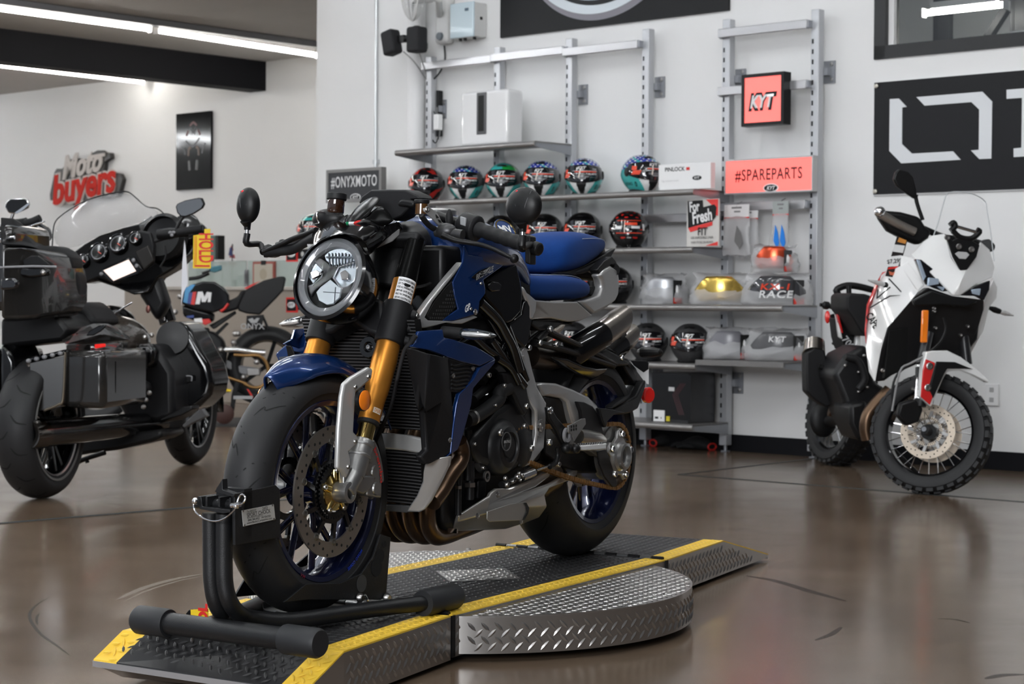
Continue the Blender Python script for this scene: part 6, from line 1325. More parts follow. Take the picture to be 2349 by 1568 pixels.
for i in range(n):
    for da, r in ((-.36, .060), (-.22, .080), (0, .086), (.22, .080), (.36, .060)): pts.append(hc+Vector((math.cos(2*PI*i/n+da+.4)*r, 0, math.sin(2*PI*i/n+da+.4)*r)))
m.prism(pts, (0, .012, 0)); m.build('sprocket_carrier', mat('carrier_grey', (0.42, 0.42, 0.41), 0.35, 0.85), spk, bevel=.003)
for i in range(5):
    a = 2*PI*i/5+.4
    m = MB(); m.bolt(hc+Vector((math.cos(a)*.068, .011, math.sin(a)*.068)), (0, 1, 0), .011, .012); m.build('carrier_nut', CHR, spk)
m = MB(); m.lathe(hc, (0, 1, 0), [(.046, .0), (.046, .016), (.040, .022), (.040, .034), (.032, .036), (.032, .022), (.0235, .022), (.0235, .004), (.0001, .004)], 40); hubn = m.build('axle_nut', ALU, spk)
m = MB(); m.lathe(hc+Vector((0, .0045, 0)), (0, 1, 0), [(.0225, 0), (.0001, .001)], 30); m.build('axle_bore', M_HOLE, hubn)
fs_ = Vector((-.80, SY, .395)); ch = []
RS, rs_ = .098, .040
def cpts():
    P = []; d = (fs_-hc); base = math.atan2(d.z, d.x); off = math.acos((RS-rs_)/d.length)
    a0, a1 = base+off, base-off+2*PI
    for i in range(41): a = a0+(a1-a0)*i/40; P.append(hc+Vector((math.cos(a)*RS, -.006, math.sin(a)*RS)))
    b0 = base-off; b1 = base+off
    pL = P[-1]; q0 = fs_+Vector((math.cos(b0)*rs_, -.006, math.sin(b0)*rs_)); q1 = fs_+Vector((math.cos(b1)*rs_, -.006, math.sin(b1)*rs_))
    for i in range(1, 24): P.append(pL.lerp(q0, i/24)+Vector((0, 0, -.012*math.sin(i/24*PI))))
    for i in range(9): a = b0+(b1-b0)*i/8; P.append(fs_+Vector((math.cos(a)*rs_, -.006, math.sin(a)*rs_)))
    for i in range(1, 24): P.append(q1.lerp(P[0], i/24))
    return P
CP = cpts(); L = 0; seg = [0]
for a, b in zip(CP, CP[1:]+CP[:1]): L += (b-a).length; seg.append(L)
nl = int(L/.0159/2)*2; Pk = []
def cat_(s):
    for i in range(len(CP)):
        if seg[i] <= s <= seg[i+1]: return CP[i].lerp(CP[(i+1) % len(CP)], (s-seg[i])/max(1e-9, seg[i+1]-seg[i]))
    return CP[0]
Pk = [cat_(L*i/nl) for i in range(nl)]
m = MB()
for i in range(nl):
    a, b = Pk[i], Pk[(i+1) % nl]; o = .0085 if i % 2 == 0 else .0062
    for s in (1, -1):
        y = Vector((0, s*o, 0)); d = (b-a).normalized(); n_ = Vector((0, 1, 0)).cross(d)
        m.prism([a+y-d*.006+n_*.0, a+y-d*.004+n_*.0065, a+y.lerp(y, 0)+d*.004+n_*.006, b+y-d*.004+n_*.006, b+y+d*.004+n_*.0065, b+y+d*.006, b+y+d*.004-n_*.0065, b+y-d*.004-n_*.006, a+y+d*.004-n_*.006, a+y-d*.004-n_*.0065], (0, s*.0018, 0))
    m.cyl(a+Vector((0, -.011, 0)), a+Vector((0, .0115, 0)), .0036, n=8)
m.build('drive_chain', M_CHN, hero, smooth=0)
sa = facets('swing_arm', zE, [(228, 488, .11), (258, 478, .115), (350, 484, .13), (450, 520, .14), (545, 565, .148), (600, 620, .15), (640, 800, .152), (655, 880, .15), (640, 920, .148), (700, 1110, .13), (670, 1100, .13), (610, 940, .145), (560, 905, .145), (470, 880, .14), (470, 790, .14), (440, 700, .14), (415, 600, .138), (380, 575, .13), (290, 562, .122), (262, 570, .115), (500, 600, .152), (600, 700, .155)],
       [[0, 1, 2, 18, 19], [2, 3, 16, 17, 18], [3, 4, 20, 16], [4, 5, 21, 20], [20, 21, 15, 16], [21, 6, 14, 15], [5, 6, 21], [6, 7, 12, 13, 14], [7, 8, 11, 12]], .05, SIL, .008)
slab('swing_arm_insert', zE, [(470, 595), (520, 600), (570, 625), (610, 690), (640, 805), (560, 790), (490, 760), (505, 740), (495, 660)], .158, .012, PLA, .004)
slab('swing_arm_pocket', zE, [(270, 565), (370, 575), (410, 605), (440, 690), (460, 760), (420, 800), (330, 800), (270, 700)], .118, .02, BLK, .005)
slab('arm_lower_pocket', zE, [(270, 700), (340, 800), (440, 800), (470, 880), (560, 900), (610, 950), (600, 1040), (500, 1040), (380, 1000), (270, 920)], .115, .05, BLK, .005)
m = MB(); m.tube([(-.93, .02, .37), (-.93, .13, .37)], .04, 24); m.build('swing_arm_pivot', BLK, hero, bevel=.004)
slab('hub_shield', zE, [(600, 905), (650, 895), (690, 1000), (720, 1100), (712, 1125), (690, 1125), (640, 1060), (610, 980)], .165, .006, BLK, .002)
m = MB(); m.prism(S(zE, [(608, 635), (700, 645), (775, 665), (700, 680), (660, 720), (650, 760), (630, 720)], .17), (0, -.015, 0)); m.build('chain_guard', BLK, hero, bevel=.004)
m = MB(); m.lathe((XR, .0, ZR), (0, 1, 0), [(.085, .02), (.085, .11), (.06, .135), (.0001, .135)], 40); m.build('hub_carrier', ALU, hero)
brake_disc((XR, 0, ZR), .035, .11, .075, hero, 'rear_brake_disc', 24, 6)
m = MB(); P = S(zE, [(290, 630), (310, 628), (345, 690), (400, 755), (420, 790), (420, 850), (440, 880), (400, 880), (370, 830), (350, 780), (300, 700)], .185); m.prism(P, (0, -.014, 0)); ra = m.build('footrest_bracket', BLK, hero, bevel=.004)
c = HB.at(*zE((399, 803)), y=.187); m = MB(); m.lathe(c, (0, 1, 0), [(.012, 0), (.021, 0), (.021, .008), (.012, .008)], 32, loop=True); m.build('pivot_ring', M_GP, ra)
m = MB(); m.bolt(HB.at(*zE((298, 650)), y=.186), (0, 1, 0), .011, .008); m.build('bracket_bolt', CHR, ra)
m = MB(); m.bolt(HB.at(*zE((290, 848)), y=.18), (0, 1, 0), .010, .01); m.build('bracket_bolt', CHR, ra)
hg = slab('heel_guard', zE, [(415, 745), (440, 735), (500, 702), (522, 700), (526, 735), (480, 800), (452, 845), (440, 800), (418, 790)], .20, .005, ALU, .0015)
m = MB()
for i in range(3):
    for j in range(2): p = HB.at(*zE((434+i*15, 752+j*20-(i*3))), y=.2003); m.lathe(p, (0, 1, 0), [(.0042, 0), (.004, .0006)], 14)
m.build('guard_hole', M_HOLE, hg, smooth=0)['kind'] = 'stuff'
a, b = HB.at(*zE((480, 882)), y=.20), HB.at(*zE((655, 872)), y=.27)
m = MB(); m.bar(a, b, .024, .018); pg = m.build('foot_peg', ALU, hero, bevel=.004)
m = MB()
for i in range(11):
    p = a.lerp(b, (i+.6)/12); m.bar(p+Vector((.013, 0, .010)), p+Vector((-.013, 0, .010)), .0035, .006)
m.build('peg_teeth', ALU, pg)['kind'] = 'stuff'
m = MB(); m.tube([HB.at(*zE((400, 890)), y=.185), HB.at(*zE((470, 890)), y=.195)], .014, 16); m.ell(HB.at(*zE((400, 885)), y=.188), (.016, .016, .016), 16, 10); m.ell(HB.at(*zE((458, 888)), y=.20), (.015, .015, .015), 16, 10); m.build('peg_joint', BLK, hero)
m = MB(); m.tube([HB.at(*zE((475, 812)), y=.165), HB.at(*zE((520, 818)), y=.17), HB.at(*zE((600, 832)), y=.175), HB.at(*zE((632, 836)), y=.175)], [.022, .024, .022, .012], 24); m.build('shift_lever_cover', mat('peg_silver', (0.5, 0.48, 0.45), 0.25, 0.9), hero)
m = MB(); m.tube(smooth_path([HB.at(*zE(p), y=.17) for p in [(345, 880), (350, 930), (335, 975), (300, 1000)]], 4), .008, 10); m.build('shift_pedal', BLK, hero)
for pts in ([(275, 135), (300, 170), (420, 225), (560, 290), (660, 345), (700, 365)], [(200, 230), (330, 260), (500, 310), (620, 350), (690, 375)]):
    P = [HB.at(*zE(p), y=.125) for p in pts]; m = MB(); m.tube(P, .013, 12, sq=(1, .8)); m.build('subframe_rail', BLK, hero, smooth=30)
    m = MB(); m.tube([Vector((p.x, -p.y, p.z)) for p in P], .013, 12, sq=(1, .8)); m.build('subframe_rail', BLK, hero, smooth=30)
m = MB(); m.tube([HB.at(*zE((215, 220)), y=.12), HB.at(*zE((285, 150)), y=.12)], .012, 12); m.build('subframe_rail', BLK, hero)
for q in ((295, 145), (230, 232), (163, 262), (332, 240), (738, 325)):
    m = MB(); m.bolt(HB.at(*zE(q), y=.140), (0, 1, 0), .009, .01); m.build('subframe_bolt', CHR, hero)
m = MB(); m.prism(S(zE, [(600, 290), (660, 270), (700, 290), (800, 350), (790, 375), (700, 380), (640, 350)], .12), (0, -.10, 0)); m.build('rail_joint', BLK, hero, bevel=.008)
def silencer(a, b, r, mt, nm, y, slash=.03):
    a, b = Vector(a), Vector(b); d = (b-a).normalized(); sd = Vector((0, 1, 0)); up_ = sd.cross(d).normalized()
    if up_.z < 0: up_ = -up_
    def ring(c, rr, sl=.0): return [c+sd*math.cos(q)*rr+up_*math.sin(q)*rr+d*math.sin(q)*sl for q in [2*PI*i/36 for i in range(36)]]
    m = MB(); m.loft([ring(a, r*.96), ring(a.lerp(b, .08), r), ring(b, r, slash), ring(b, r*.93, slash), ring(a.lerp(b, .5), r*.90)], True, True); return m.build(nm, mt, hero, smooth=40)
e0, e1_, e2 = HB.at(*zE((430, 300)), y=.10), HB.at(*zE((600, 195)), y=.11), HB.at(*zE((740, 95)), y=.115)
silencer(e1_, e2, .041, M_BSH, 'exhaust_tip', .11, .032); m = MB(); m.tube([e0-(e1_-e0)*.1, e0, e1_+(e2-e1_)*.08], [.03, .043, .044], 30); m.build('silencer_body', GBLK, hero)
f1, f2 = HB.at(*zE((735, 245)), y=.07), HB.at(*zE((800, 190)), y=.07)
f0 = f1-(f2-f1)*1.8
silencer(f1-(f2-f1)*.3, f2, .033, M_BSH, 'exhaust_tip', .07, .025); m = MB(); m.tube([f0, f1], .036, 30); m.build('silencer_body', GBLK, hero)
for s in (1, -1):
    a_, b_ = Vector((e1_.x, -e1_.y, e1_.z)), Vector((e2.x, -e2.y, e2.z))
silencer(a_, b_, .041, M_BSH, 'exhaust_tip', -.11, .032); m = MB(); m.tube([Vector((e0.x, -e0.y, e0.z)), a_], .044, 30); m.build('silencer_body', GBLK, hero)
m = MB(); m.tube(smooth_path([HB.at(*zE(p), y=.06) for p in [(170, 310), (260, 325), (340, 320), (430, 300)]], 4), .036, 24); m.build('link_pipe', mat('dark_exhaust'), hero)
slab('exhaust_shield', zE, [(320, 320, .13), (420, 330, .135), (520, 375, .135), (600, 390, .13), (670, 380, .12), (640, 430, .11), (560, 470, .10), (470, 430, .11), (380, 375, .12)], .12, .02, GBLK, .01, seg=3)
m = MB(); rows = []
for i in range(21):
    a = math.radians(12+95*i/20); row = []
    for j in range(11):
        t = -1+2*j/10; row.append((XR+math.cos(a)*(.345-.03*abs(t)**2.5), .105*t, ZR+math.sin(a)*(.345-.03*abs(t)**2.5)))
    rows.append(row)
m.grid(rows); m.open = True; m.build('rear_mudguard', BLK, hero, solid=.004)
ca = S(zE, [(690, 640, .13), (760, 605, .12), (830, 555, .09), (880, 470, .06), (880, 440, .06), (820, 370, .08), (790, 340, .10), (770, 350, .10), (840, 450, .08), (838, 490, .08), (800, 550, .10), (740, 590, .12), (700, 620, .13)], .1)
m = MB(); m.prism(ca, (0, -.03, 0)); m.build('plate_carrier_arm', PLA, hero, bevel=.006)
slab('plate_carrier_foot', zE, [(690, 638), (770, 600), (840, 560), (880, 480), (898, 460), (895, 510), (868, 590), (850, 640), (800, 668), (740, 680), (700, 665)], .115, .03, BLK, .006)
slab('plate_carrier_strut', zE, [(745, 150), (768, 145), (782, 175), (770, 300), (740, 320), (735, 240)], .09, .02, BLK, .005)
slab('plate_carrier_strut', zE, [(740, 320), (790, 330), (850, 460), (830, 500), (770, 400)], .09, .04, BLK, .005)
P_ = [HB.at(*zE(p), x=-1.72) for p in [(805, 342), (900, 345), (913, 362), (913, 490), (895, 485), (812, 372)]]
m = MB(); m.prism(P_, (-.003, 0, 0)); m.build('number_plate', WHITE, hero, bevel=.001)
P_ = [HB.at(*zE(p), x=-1.715) for p in [(800, 342), (905, 345), (912, 360), (910, 395), (880, 415), (820, 372)]]
m = MB(); m.prism(P_, (-.003, 0, 0)); m.build('plate_frame', BLK, hero, bevel=.001)
c = HB.at(*zE((911, 556)), y=.10); m = MB(); m.bar(c, HB.at(*zE((868, 560)), y=.08), .02, .014); m.build('reflector_stay', BLK, hero, bevel=.002); m = MB(); m.lathe(c, (.3, 1, 0), [(.026, -.008), (.026, .004), (.022, .008), (.0001, .009)], 36); m.build('red_reflector', M_TAPE, hero)
m = MB(); L0, L1 = HB.at(*zE((850, 290)), x=-1.68), HB.at(*zE((1000, 290)), x=-1.68)
m.tube([L0, L0.lerp(L1, .15), L0.lerp(L1, .6), L0.lerp(L1, .9), L1], [.012, .021, .021, .014, .003], 12, sq=(1, .8)); m.build('rear_indicator', BLK, hero, smooth=30)
for q, r in (((25, 1110), .008), ((60, 1090), .006), ((90, 1060), .008), ((110, 1080), .006), ((345, 985), .009)):
    m = MB(); m.bolt(HB.at(*zE(q), y=.16), (0, 1, 0), r, .01); m.build('linkage_bolt', STL, hero)
ftube(zE, [(0, 1110), (60, 1090), (120, 1050), (150, 1040)], .155, .009, 'shift_linkage', BLK, False)
m = MB(); m.tube([(-.98, .0, .28), (-1.0, .0, .62)], .03, 20); m.tube([(-.985, 0, .38), (-.995, 0, .55)], .042, 20); m.build('rear_shock', BLK, hero)
# the motorcycle turntable
M_YEL = plate_mat('yellow_tread', (0.80, 0.52, 0.045), 0.42, 0.0, hgt=.0022)
M_BKT = plate_mat('black_tread', (0.022, 0.022, 0.023), 0.42, 0.1, hgt=.0022)
M_ALT = plate_mat('aluminium_tread', (0.42, 0.41, 0.40), 0.30, 0.9, hgt=.0018, noise=.08)
M_ALS = plate_mat('aluminium_tread_side', (0.40, 0.385, 0.37), 0.30, 0.9, step=.040, lug=(.0185, .0042), hgt=.0022, noise=.06)
def lugs(m, o, ux, uy, inside, x0, x1, y0, y1, s=.029, L=.0125, w=.0034, h=.0018, mapf=None, nz=None):
    o, ux, uy = Vector(o), Vector(ux), Vector(uy); nz = nz or ux.cross(uy)
    i0, i1, j0, j1 = int(x0/s)-1, int(x1/s)+2, int(y0/s)-1, int(y1/s)+2
    for i in range(i0, i1):
        for j in range(j0, j1):
            for k in (0, 1):
                cx_, cy_ = (i+.5*k)*s, (j+.5*k)*s
                a = PI/4 if k else -PI/4; ca, sa = math.cos(a), math.sin(a)
                if not (inside(cx_, cy_) and inside(cx_+L*.8*ca, cy_+L*.8*sa) and inside(cx_-L*.8*ca, cy_-L*.8*sa)): continue
                P = []
                for (l, t, z) in ((-L, 0, 0), (-L*.4, -w, 0), (L*.4, -w, 0), (L, 0, 0), (L*.4, w, 0), (-L*.4, w, 0), (-L*.35, 0, h), (L*.35, 0, h)):
                    X_, Y_ = cx_+l*ca-t*sa, cy_+l*sa+t*ca
                    P.append(mapf(X_, Y_, z) if mapf else o+ux*X_+uy*Y_+nz*z)
                m.add(P, [(0, 1, 6), (1, 2, 7, 6), (2, 3, 7), (3, 4, 7), (4, 5, 6, 7), (5, 0, 6)])
PT = PZ           # top of the runway above the floor
cA = floor_pt(1038, 1409, PT); cB = floor_pt(1528, 1283, PT); cC = floor_pt(1135.4, 1252, PT)
mid_d = (cB-cA).normalized(); myaw = math.atan2(mid_d.y, mid_d.x)
TF = Frame((cA.x, cA.y, 0), myaw)              # x towards the rear ramp, y towards the far edge
Wd = TF.local(cC).y; Lm = (cB-cA).length
turn = empty('motorcycle_turntable', 'black and yellow diamond plate turntable ramp with a silver round plate', 'turntable', TF, (0, 0, 0))
BWD = .055*1.6
yb = abs(TF.local(floor_pt(*zc(980, 1200, 5.2275)((330, 1010)), PT)).y)
BWD = max(.07, min(.13, TF.local(floor_pt(1037, 1393, PT)).y))
T0 = PT-.003
def inpoly(P):
    def f(x, y):
        c = False; n = len(P)
        for i in range(n):
            (x1, y1), (x2, y2) = P[i][:2], P[(i+1) % n][:2]
            if (y1 > y) != (y2 > y) and x < (x2-x1)*(y-y1)/(y2-y1)+x1: c = not c
        return c
    return f
def plate(nm, pts, zt, zb, mt, parent=None, uvf=None, lug=True, s=.029, nolug=None):
    m = MB(); m.prism([(p[0], p[1], zb) for p in pts], (0, 0, zt-zb))
    if lug:
        f = inpoly(pts); g = inpoly(nolug) if nolug else None
        lugs(m, (0, 0, zt), (1, 0, 0), (0, 1, 0), (lambda x, y: f(x, y) and not g(x, y)) if g else f, min(p[0] for p in pts), max(p[0] for p in pts), min(p[1] for p in pts), max(p[1] for p in pts), s=s)
    return m.build(nm, mt, parent or turn, smooth=0)
plate('runway_core', [(0, 0), (Lm, 0), (Lm, Wd), (0, Wd)], PT-.004, .018, M_ALS, lug=False)
m = MB(); lugs(m, (0, 0, .018), (1, 0, 0), (0, 0, 1), lambda x, y: 0 < x < .11 and .0 < y < PT-.024, 0, .2, 0, PT, s=.0345, L=.0165, w=.0045, h=.0032); m.build('side_lugs', M_ALS, turn, smooth=0)['kind'] = 'stuff'
plate('runway_tread', [(0, BWD), (Lm, BWD), (Lm, Wd-BWD), (0, Wd-BWD)], PT, PT-.0035, M_BKT, nolug=None)
for y0 in (0, Wd-BWD): plate('yellow_band', [(0, y0), (Lm, y0), (Lm, y0+BWD), (0, y0+BWD)], PT, PT-.0035, M_YEL)
ip = [TF.local(floor_pt(*zc(980, 1200, 5.2275)(p), PT)) for p in [(105, 578), (930, 545), (1115, 665), (275, 707)]]
plate('bare_metal_patch', [(p.x, p.y) for p in ip], PT+.0026, PT+.0005, M_ALT)
m = MB()
for p in ((340, 683), (860, 553)): q = TF.local(floor_pt(*zc(980, 1200, 5.2275)(p), PT)); m.lathe((q.x, q.y, PT+.002), (0, 0, 1), [(.008, 0), (.006, .002), (.0001, .002)], 14)
m.build('patch_screws', STL, turn)['kind'] = 'stuff'
DC = TF.local((-.11167, 5.39054, 0)); DR = .6284; ZD = PT-.008
for sgn in (1, -1):
    pts = [];
    for i in range(97):
        a = 2*PI*i/96; x, y = DC.x+DR*math.cos(a), DC.y+DR*math.sin(a)
        if sgn > 0 and y <= .001: pts.append((x, y))
        if sgn < 0 and y >= Wd-.001: pts.append((x, y))
    cx_ = DC.x; pts.sort(key=lambda p: math.atan2(p[1]-DC.y, p[0]-DC.x))
    e = .0 if sgn > 0 else Wd
    x_a, x_b = DC.x-math.sqrt(max(.01, DR**2-(DC.y-e)**2)), DC.x+math.sqrt(max(.01, DR**2-(DC.y-e)**2))
    pl_ = ([(x_a, e)]+pts+[(x_b, e)]) if sgn > 0 else ([(x_b, e)]+pts+[(x_a, e)])
    o = plate('round_plate', pl_, ZD, ZD-.004, M_ALT)
    in_ = [(DC.x+(x-DC.x)*.999, DC.y+(y-DC.y)*.999) for x, y in pl_]
    m = MB(); m.prism([(p[0], p[1], .022) for p in in_], (0, 0, ZD-.004-.022))
    RR = DR*.999
    def mp(X_, Y_, z): a = X_/DR; return Vector((DC.x+(RR+z)*math.cos(a), DC.y+(RR+z)*math.sin(a), .022+Y_))
    def okk(X_, Y_): y_ = DC.y+RR*math.sin(X_/DR); return .001 < Y_ < ZD-.004-.022 and (y_ < -.01 if sgn > 0 else y_ > Wd+.01)
    lugs(m, (0, 0, 0), (1, 0, 0), (0, 1, 0), okk, -PI*DR, PI*DR, 0, .1, s=.0345, L=.0165, w=.0045, h=.0032, mapf=mp)
    s_ = m.build('round_skirt', M_ALS, turn, smooth=28)
m = MB(); m.cyl((DC.x, DC.y, 0), (DC.x, DC.y, .030), .50, n=64); m.build('swivel_base', BLK, turn)
for p in ((1123, 1400), (1528, 1361), (1075, 1259)):
    q = TF.local(floor_pt(*p, ZD)); m = MB(); m.lathe((q.x, q.y, ZD), (0, 0, 1), [(.009, 0), (.007, .003), (.0001, .003)], 16); m.build('plate_screw', STL, turn)
for x, rad_ in ((0, .006), (Lm, .0065)):
    m = MB()
    for k in range(int(Wd/.04)): m.cyl((x, .01+k*.04, PT+.002), (x, .047+k*.04, PT+.002), rad_, n=14, mi=k % 2)
    m.build('hinge', [BLK, mat('worn_hinge', (0.22, 0.22, 0.22), 0.3, 0.8)], turn, smooth=40)
    m = MB(); m.box(x-.008, x+.008, -.004, .0, .02, PT-.002); m.build('hinge_joint', BLK, turn, smooth=0)
def ramp(nm, Q, tipn, tipf, tz):
    """Q: local plan points near-start, near-break, far-break, far-start at top height; tips at the floor"""
    ns, nb, fb_, fs2 = Q; t = bpy.data.objects.new(nm, None); COL.objects.link(t); t.parent = turn
    zt = PT; lo = .014
    core = MB(); dz = Vector((0, 0, 1))
    top = [Vector((p.x, p.y, zt-.004)) for p in (ns, nb, fb_, fs2)]; tips = [Vector((p.x, p.y, tz)) for p in (tipn, tipf)]
    bot = [Vector((p.x, p.y, q)) for p, q in ((ns, lo), (tipn, tz-.008), (tipf, tz-.008), (fs2, lo))]
    v = [top[0], top[1], top[2], top[3], tips[0], tips[1], bot[0], bot[1], bot[2], bot[3]]
    v += [Vector((nb.x, nb.y, lo)), Vector((fb_.x, fb_.y, lo))]; core.add(v, [(0, 1, 2, 3), (1, 4, 5, 2), (4, 7, 8, 5), (0, 6, 10, 1), (1, 10, 7, 4), (3, 2, 11, 9), (2, 5, 8, 11), (0, 3, 9, 6), (6, 9, 11, 10), (10, 11, 8, 7)]); sx = (top[1]-top[0])*(1 if nm == 'front_ramp' else 1.0); sx = sx if nm == 'front_ramp' else (tips[0]-top[0]); Lx = Vector((sx.x, sx.y, 0)).length; ex = Vector((sx.x, sx.y, 0)).normalized(); nb_l = (top[1]-top[0]).dot(ex)
    def oks(X_, Y_):
        if not .004 < X_ < Lx-.004: return False
        lim = zt-lo-.006 if X_ < nb_l else lerp(zt-lo, tz-lo, (X_-nb_l)/max(.01, Lx-nb_l))-.014
        return .003 < Y_ < lim
    nrm_ = ex.cross(Vector((0, 0, 1)))
    if nrm_.dot(fs2-ns) > 0: nrm_ = -nrm_
    lugs(core, Vector((top[0].x, top[0].y, lo)), ex, (0, 0, 1), oks, 0, Lx, 0, .13, s=.0345, L=.0165, w=.0045, h=.0032, nz=nrm_)
    core.build('ramp_core', M_ALS, t, smooth=0)
    f = BWD/(fs2-ns).length
    for nm2, a0, a1, mt in (('yellow_band', 0, f, M_YEL), ('runway_tread', f, 1-f, M_BKT), ('yellow_band', 1-f, 1, M_YEL)):
        m = MB(); u = Vector((0, 0, .004))
        def L(p, q, s): return Vector((p.x, p.y, 0)).lerp(Vector((q.x, q.y, 0)), s)
        P = [L(ns, fs2, a0), L(nb, fb_, a0), L(nb, fb_, a1), L(ns, fs2, a1)]
        P = [Vector((p.x, p.y, zt-.004)) for p in P]; Tn = tips[0].lerp(tips[1], a0); Tf = tips[0].lerp(tips[1], a1)
        V = P+[p+u for p in P]+[Tn, Tf, Tn+u, Tf+u]
        m.add(V, [(4, 5, 6, 7), (5, 10, 11, 6), (0, 4, 7, 3), (0, 1, 5, 4), (3, 7, 6, 2), (1, 8, 10, 5), (2, 6, 11, 9), (8, 9, 11, 10), (0, 3, 2, 1), (1, 2, 9, 8)]);
        for A_, B_, C_, D_ in ((P[0]+u, P[1]+u, P[2]+u, P[3]+u), (P[1]+u, Tn+u, Tf+u, P[2]+u)):
            e1 = (B_-A_); Lg = e1.length; e1.normalize(); e2 = (D_-A_); Wg = e2.length; e2 = (e2-e1*e2.dot(e1)).normalized(); nz = e1.cross(e2)
            if nz.z < 0: nz = -nz
            Q4 = [((q-A_).dot(e1), (q-A_).dot(e2)) for q in (A_, B_, C_, D_)]; ff = inpoly(Q4)
            lugs(m, A_, e1, e2, ff, min(q[0] for q in Q4), max(q[0] for q in Q4), 0, Wg, nz=nz)
        m.build(nm2, mt, t, smooth=0)
    m = MB(); m.bar(tips[0]+Vector((0, 0, -.006)), tips[1]+Vector((0, 0, -.006)), .006, .014); m.build('bright_lip', mat('bright_edge', (0.7, 0.7, 0.72), 0.3, 0.9), t, smooth=0)
    return t
def lp_(px, py, z=PT): return TF.local(floor_pt(px, py, z))
fn_s = lp_(1034, 1411); fn_b = lp_(789, 1492.5); wv = Vector((0, Wd, 0))
tipf = lp_(214.5, 1513, .055); tipn = lp_(701, 1585, .055); dr = (fn_s-fn_b).normalized(); wv2 = Vector((dr.y, -dr.x, 0))
if wv2.y < 0: wv2 = -wv2
ramp('front_ramp', [fn_s, fn_b, fn_b+wv2*Wd, fn_s+wv2*Wd], tipn, tipf, .053)
bn_s = Vector((Lm+.004, 0, 0)); bn_b = lp_(1660, 1239); dr = (bn_b-bn_s).normalized(); wv3 = Vector((-dr.y, dr.x, 0)); btip = lp_(1702, 1263.5, .022)
btip = bn_b+dr*max(.1, (btip-bn_b).dot(dr))
ramp('rear_ramp', [bn_s, bn_b, bn_b+wv3*Wd, bn_s+wv3*Wd], btip, btip+wv3*Wd, .022)
# wheel chock stand holding the front wheel
M_TUB = mat('black_powder_tube', (0.008, 0.0085, 0.0095), 0.42, bump=.25, bscale=500); M_CAP = mat('black_rubber_cap', (0.015, 0.016, 0.018), 0.55)
CF = HB
chock = empty('wheel_chock', 'black tube wheel chock with a white name plate, clamping the front tyre', 'wheel chock', CF, (0, 0, 0))
zq = zc(200, 1080, 2.7635)
def fl_(p, z): return CF.at(*zq(p), z=z)
rt = .0255
a, b = fl_((370, 945), rt+.012), fl_((1420, 1085), rt+.012)
m = MB(); m.cyl(a, b, rt, n=28); m.build('cross_tube', M_TUB, chock)
cd_ = (b-a).normalized()
for e, s in ((a, -1), (b, 1)):
    m = MB(); m.tube([e-cd_*s*.075, e-cd_*s*.07, e+cd_*s*.018, e+cd_*s*.026], [.032, .0335, .0335, .029], 32); m.build('rubber_foot', M_CAP, chock)
def rail_(P, nm='rail'):
    m = MB(); m.tube(smooth_path(P, 6), RU, 24); m.build(nm, M_TUB, chock)
xb = .36; RU = .0195
top1 = fl_((870, 285), .0);
def vp(px, py, x): return CF.at(*zq((px, py)), x=x)
ux_ = a.x*.5+b.x*.5-.02
ux_ = (a+b).x/2
P = [vp(868, 270, ux_), vp(868, 500, ux_), vp(872, 700, ux_), vp(900, 820, ux_-.01), vp(960, 900, ux_-.05)]
e1_ = fl_((1200, 925), rt+.010); e2_ = fl_((2180, 830), rt+.010)
rail_(P+[vp(1050, 935, ux_-.12), fl_((1300, 945), rt+.006), fl_((1700, 890), rt+.008), fl_((2140, 835), rt+.008)])
e = fl_((2140, 835), rt+.008); e3 = fl_((2290, 800), rt+.008); dd_ = (e3-e).normalized(); m = MB(); m.tube([e-dd_*.01, e, e+dd_*.13, e+dd_*.14], [.032, .0335, .0335, .029], 32); m.build('rubber_foot', M_CAP, chock)
P = [vp(782, 265, ux_), vp(785, 500, ux_), vp(790, 700, ux_), vp(815, 830, ux_-.01), vp(850, 905, ux_-.04)]
rail_(P+[Vector((ux_-.10, -.05, rt+.01)), Vector((ux_-.25, -.10, rt+.008)), Vector((ux_-.62, -.20, rt+.008))])
a2, b2 = Vector((ux_-.60, -.26, rt+.012)), Vector((ux_-.60, e.y+.02, rt+.012))
m = MB(); m.prism([CF.at(*zq(p), y=.075) for p in [(1860, 400), (1925, 420), (1895, 800), (1860, 815), (1400, 815), (1250, 830), (1390, 715), (1600, 712), (1740, 650), (1815, 540)]], (0, -.006, 0)); cp = m.build('side_plate', M_TUB, chock, bevel=.001)
m = MB(); m.prism([Vector((p.x, -p.y, p.z)) for p in [CF.at(*zq(p), y=.075) for p in [(1860, 400), (1925, 420), (1895, 800), (1860, 815), (1400, 815), (1250, 830), (1330, 690), (1390, 690), (1600, 650), (1800, 470)]]], (0, .006, 0)); m.build('side_plate', M_TUB, chock, bevel=.001)
for q, r, mt in (((1885, 463), .009, M_HOLE), ((1857, 538), .018, M_HOLE), ((1835, 610), .023, M_HOLE), ((1740, 712), .022, mat('seen_through', (0.05, 0.05, 0.05), 0.4))):
    m = MB(); c = CF.at(*zq(q), y=.0755); m.lathe(c, (0, 1, 0), [(r, 0), (r, .0006)], 24); m.build('plate_hole', mt, cp, smooth=0)
for q in ((1723, 802), (1893, 802)):
    m = MB(); c = CF.at(*zq(q), y=.078); m.lathe(c, (0, 1, 0), [(.012, 0), (.012, .006), (.007, .012), (.0001, .012)], 20); m.build('plate_bolt', STL, cp)
m = MB(); m.tube(smooth_path([CF.at(*zq(p), y=.09) for p in [(1760, 785), (1775, 815), (1775, 850), (1765, 872)]], 5), .003, 8); m.build('hair_pin', CHR, chock)
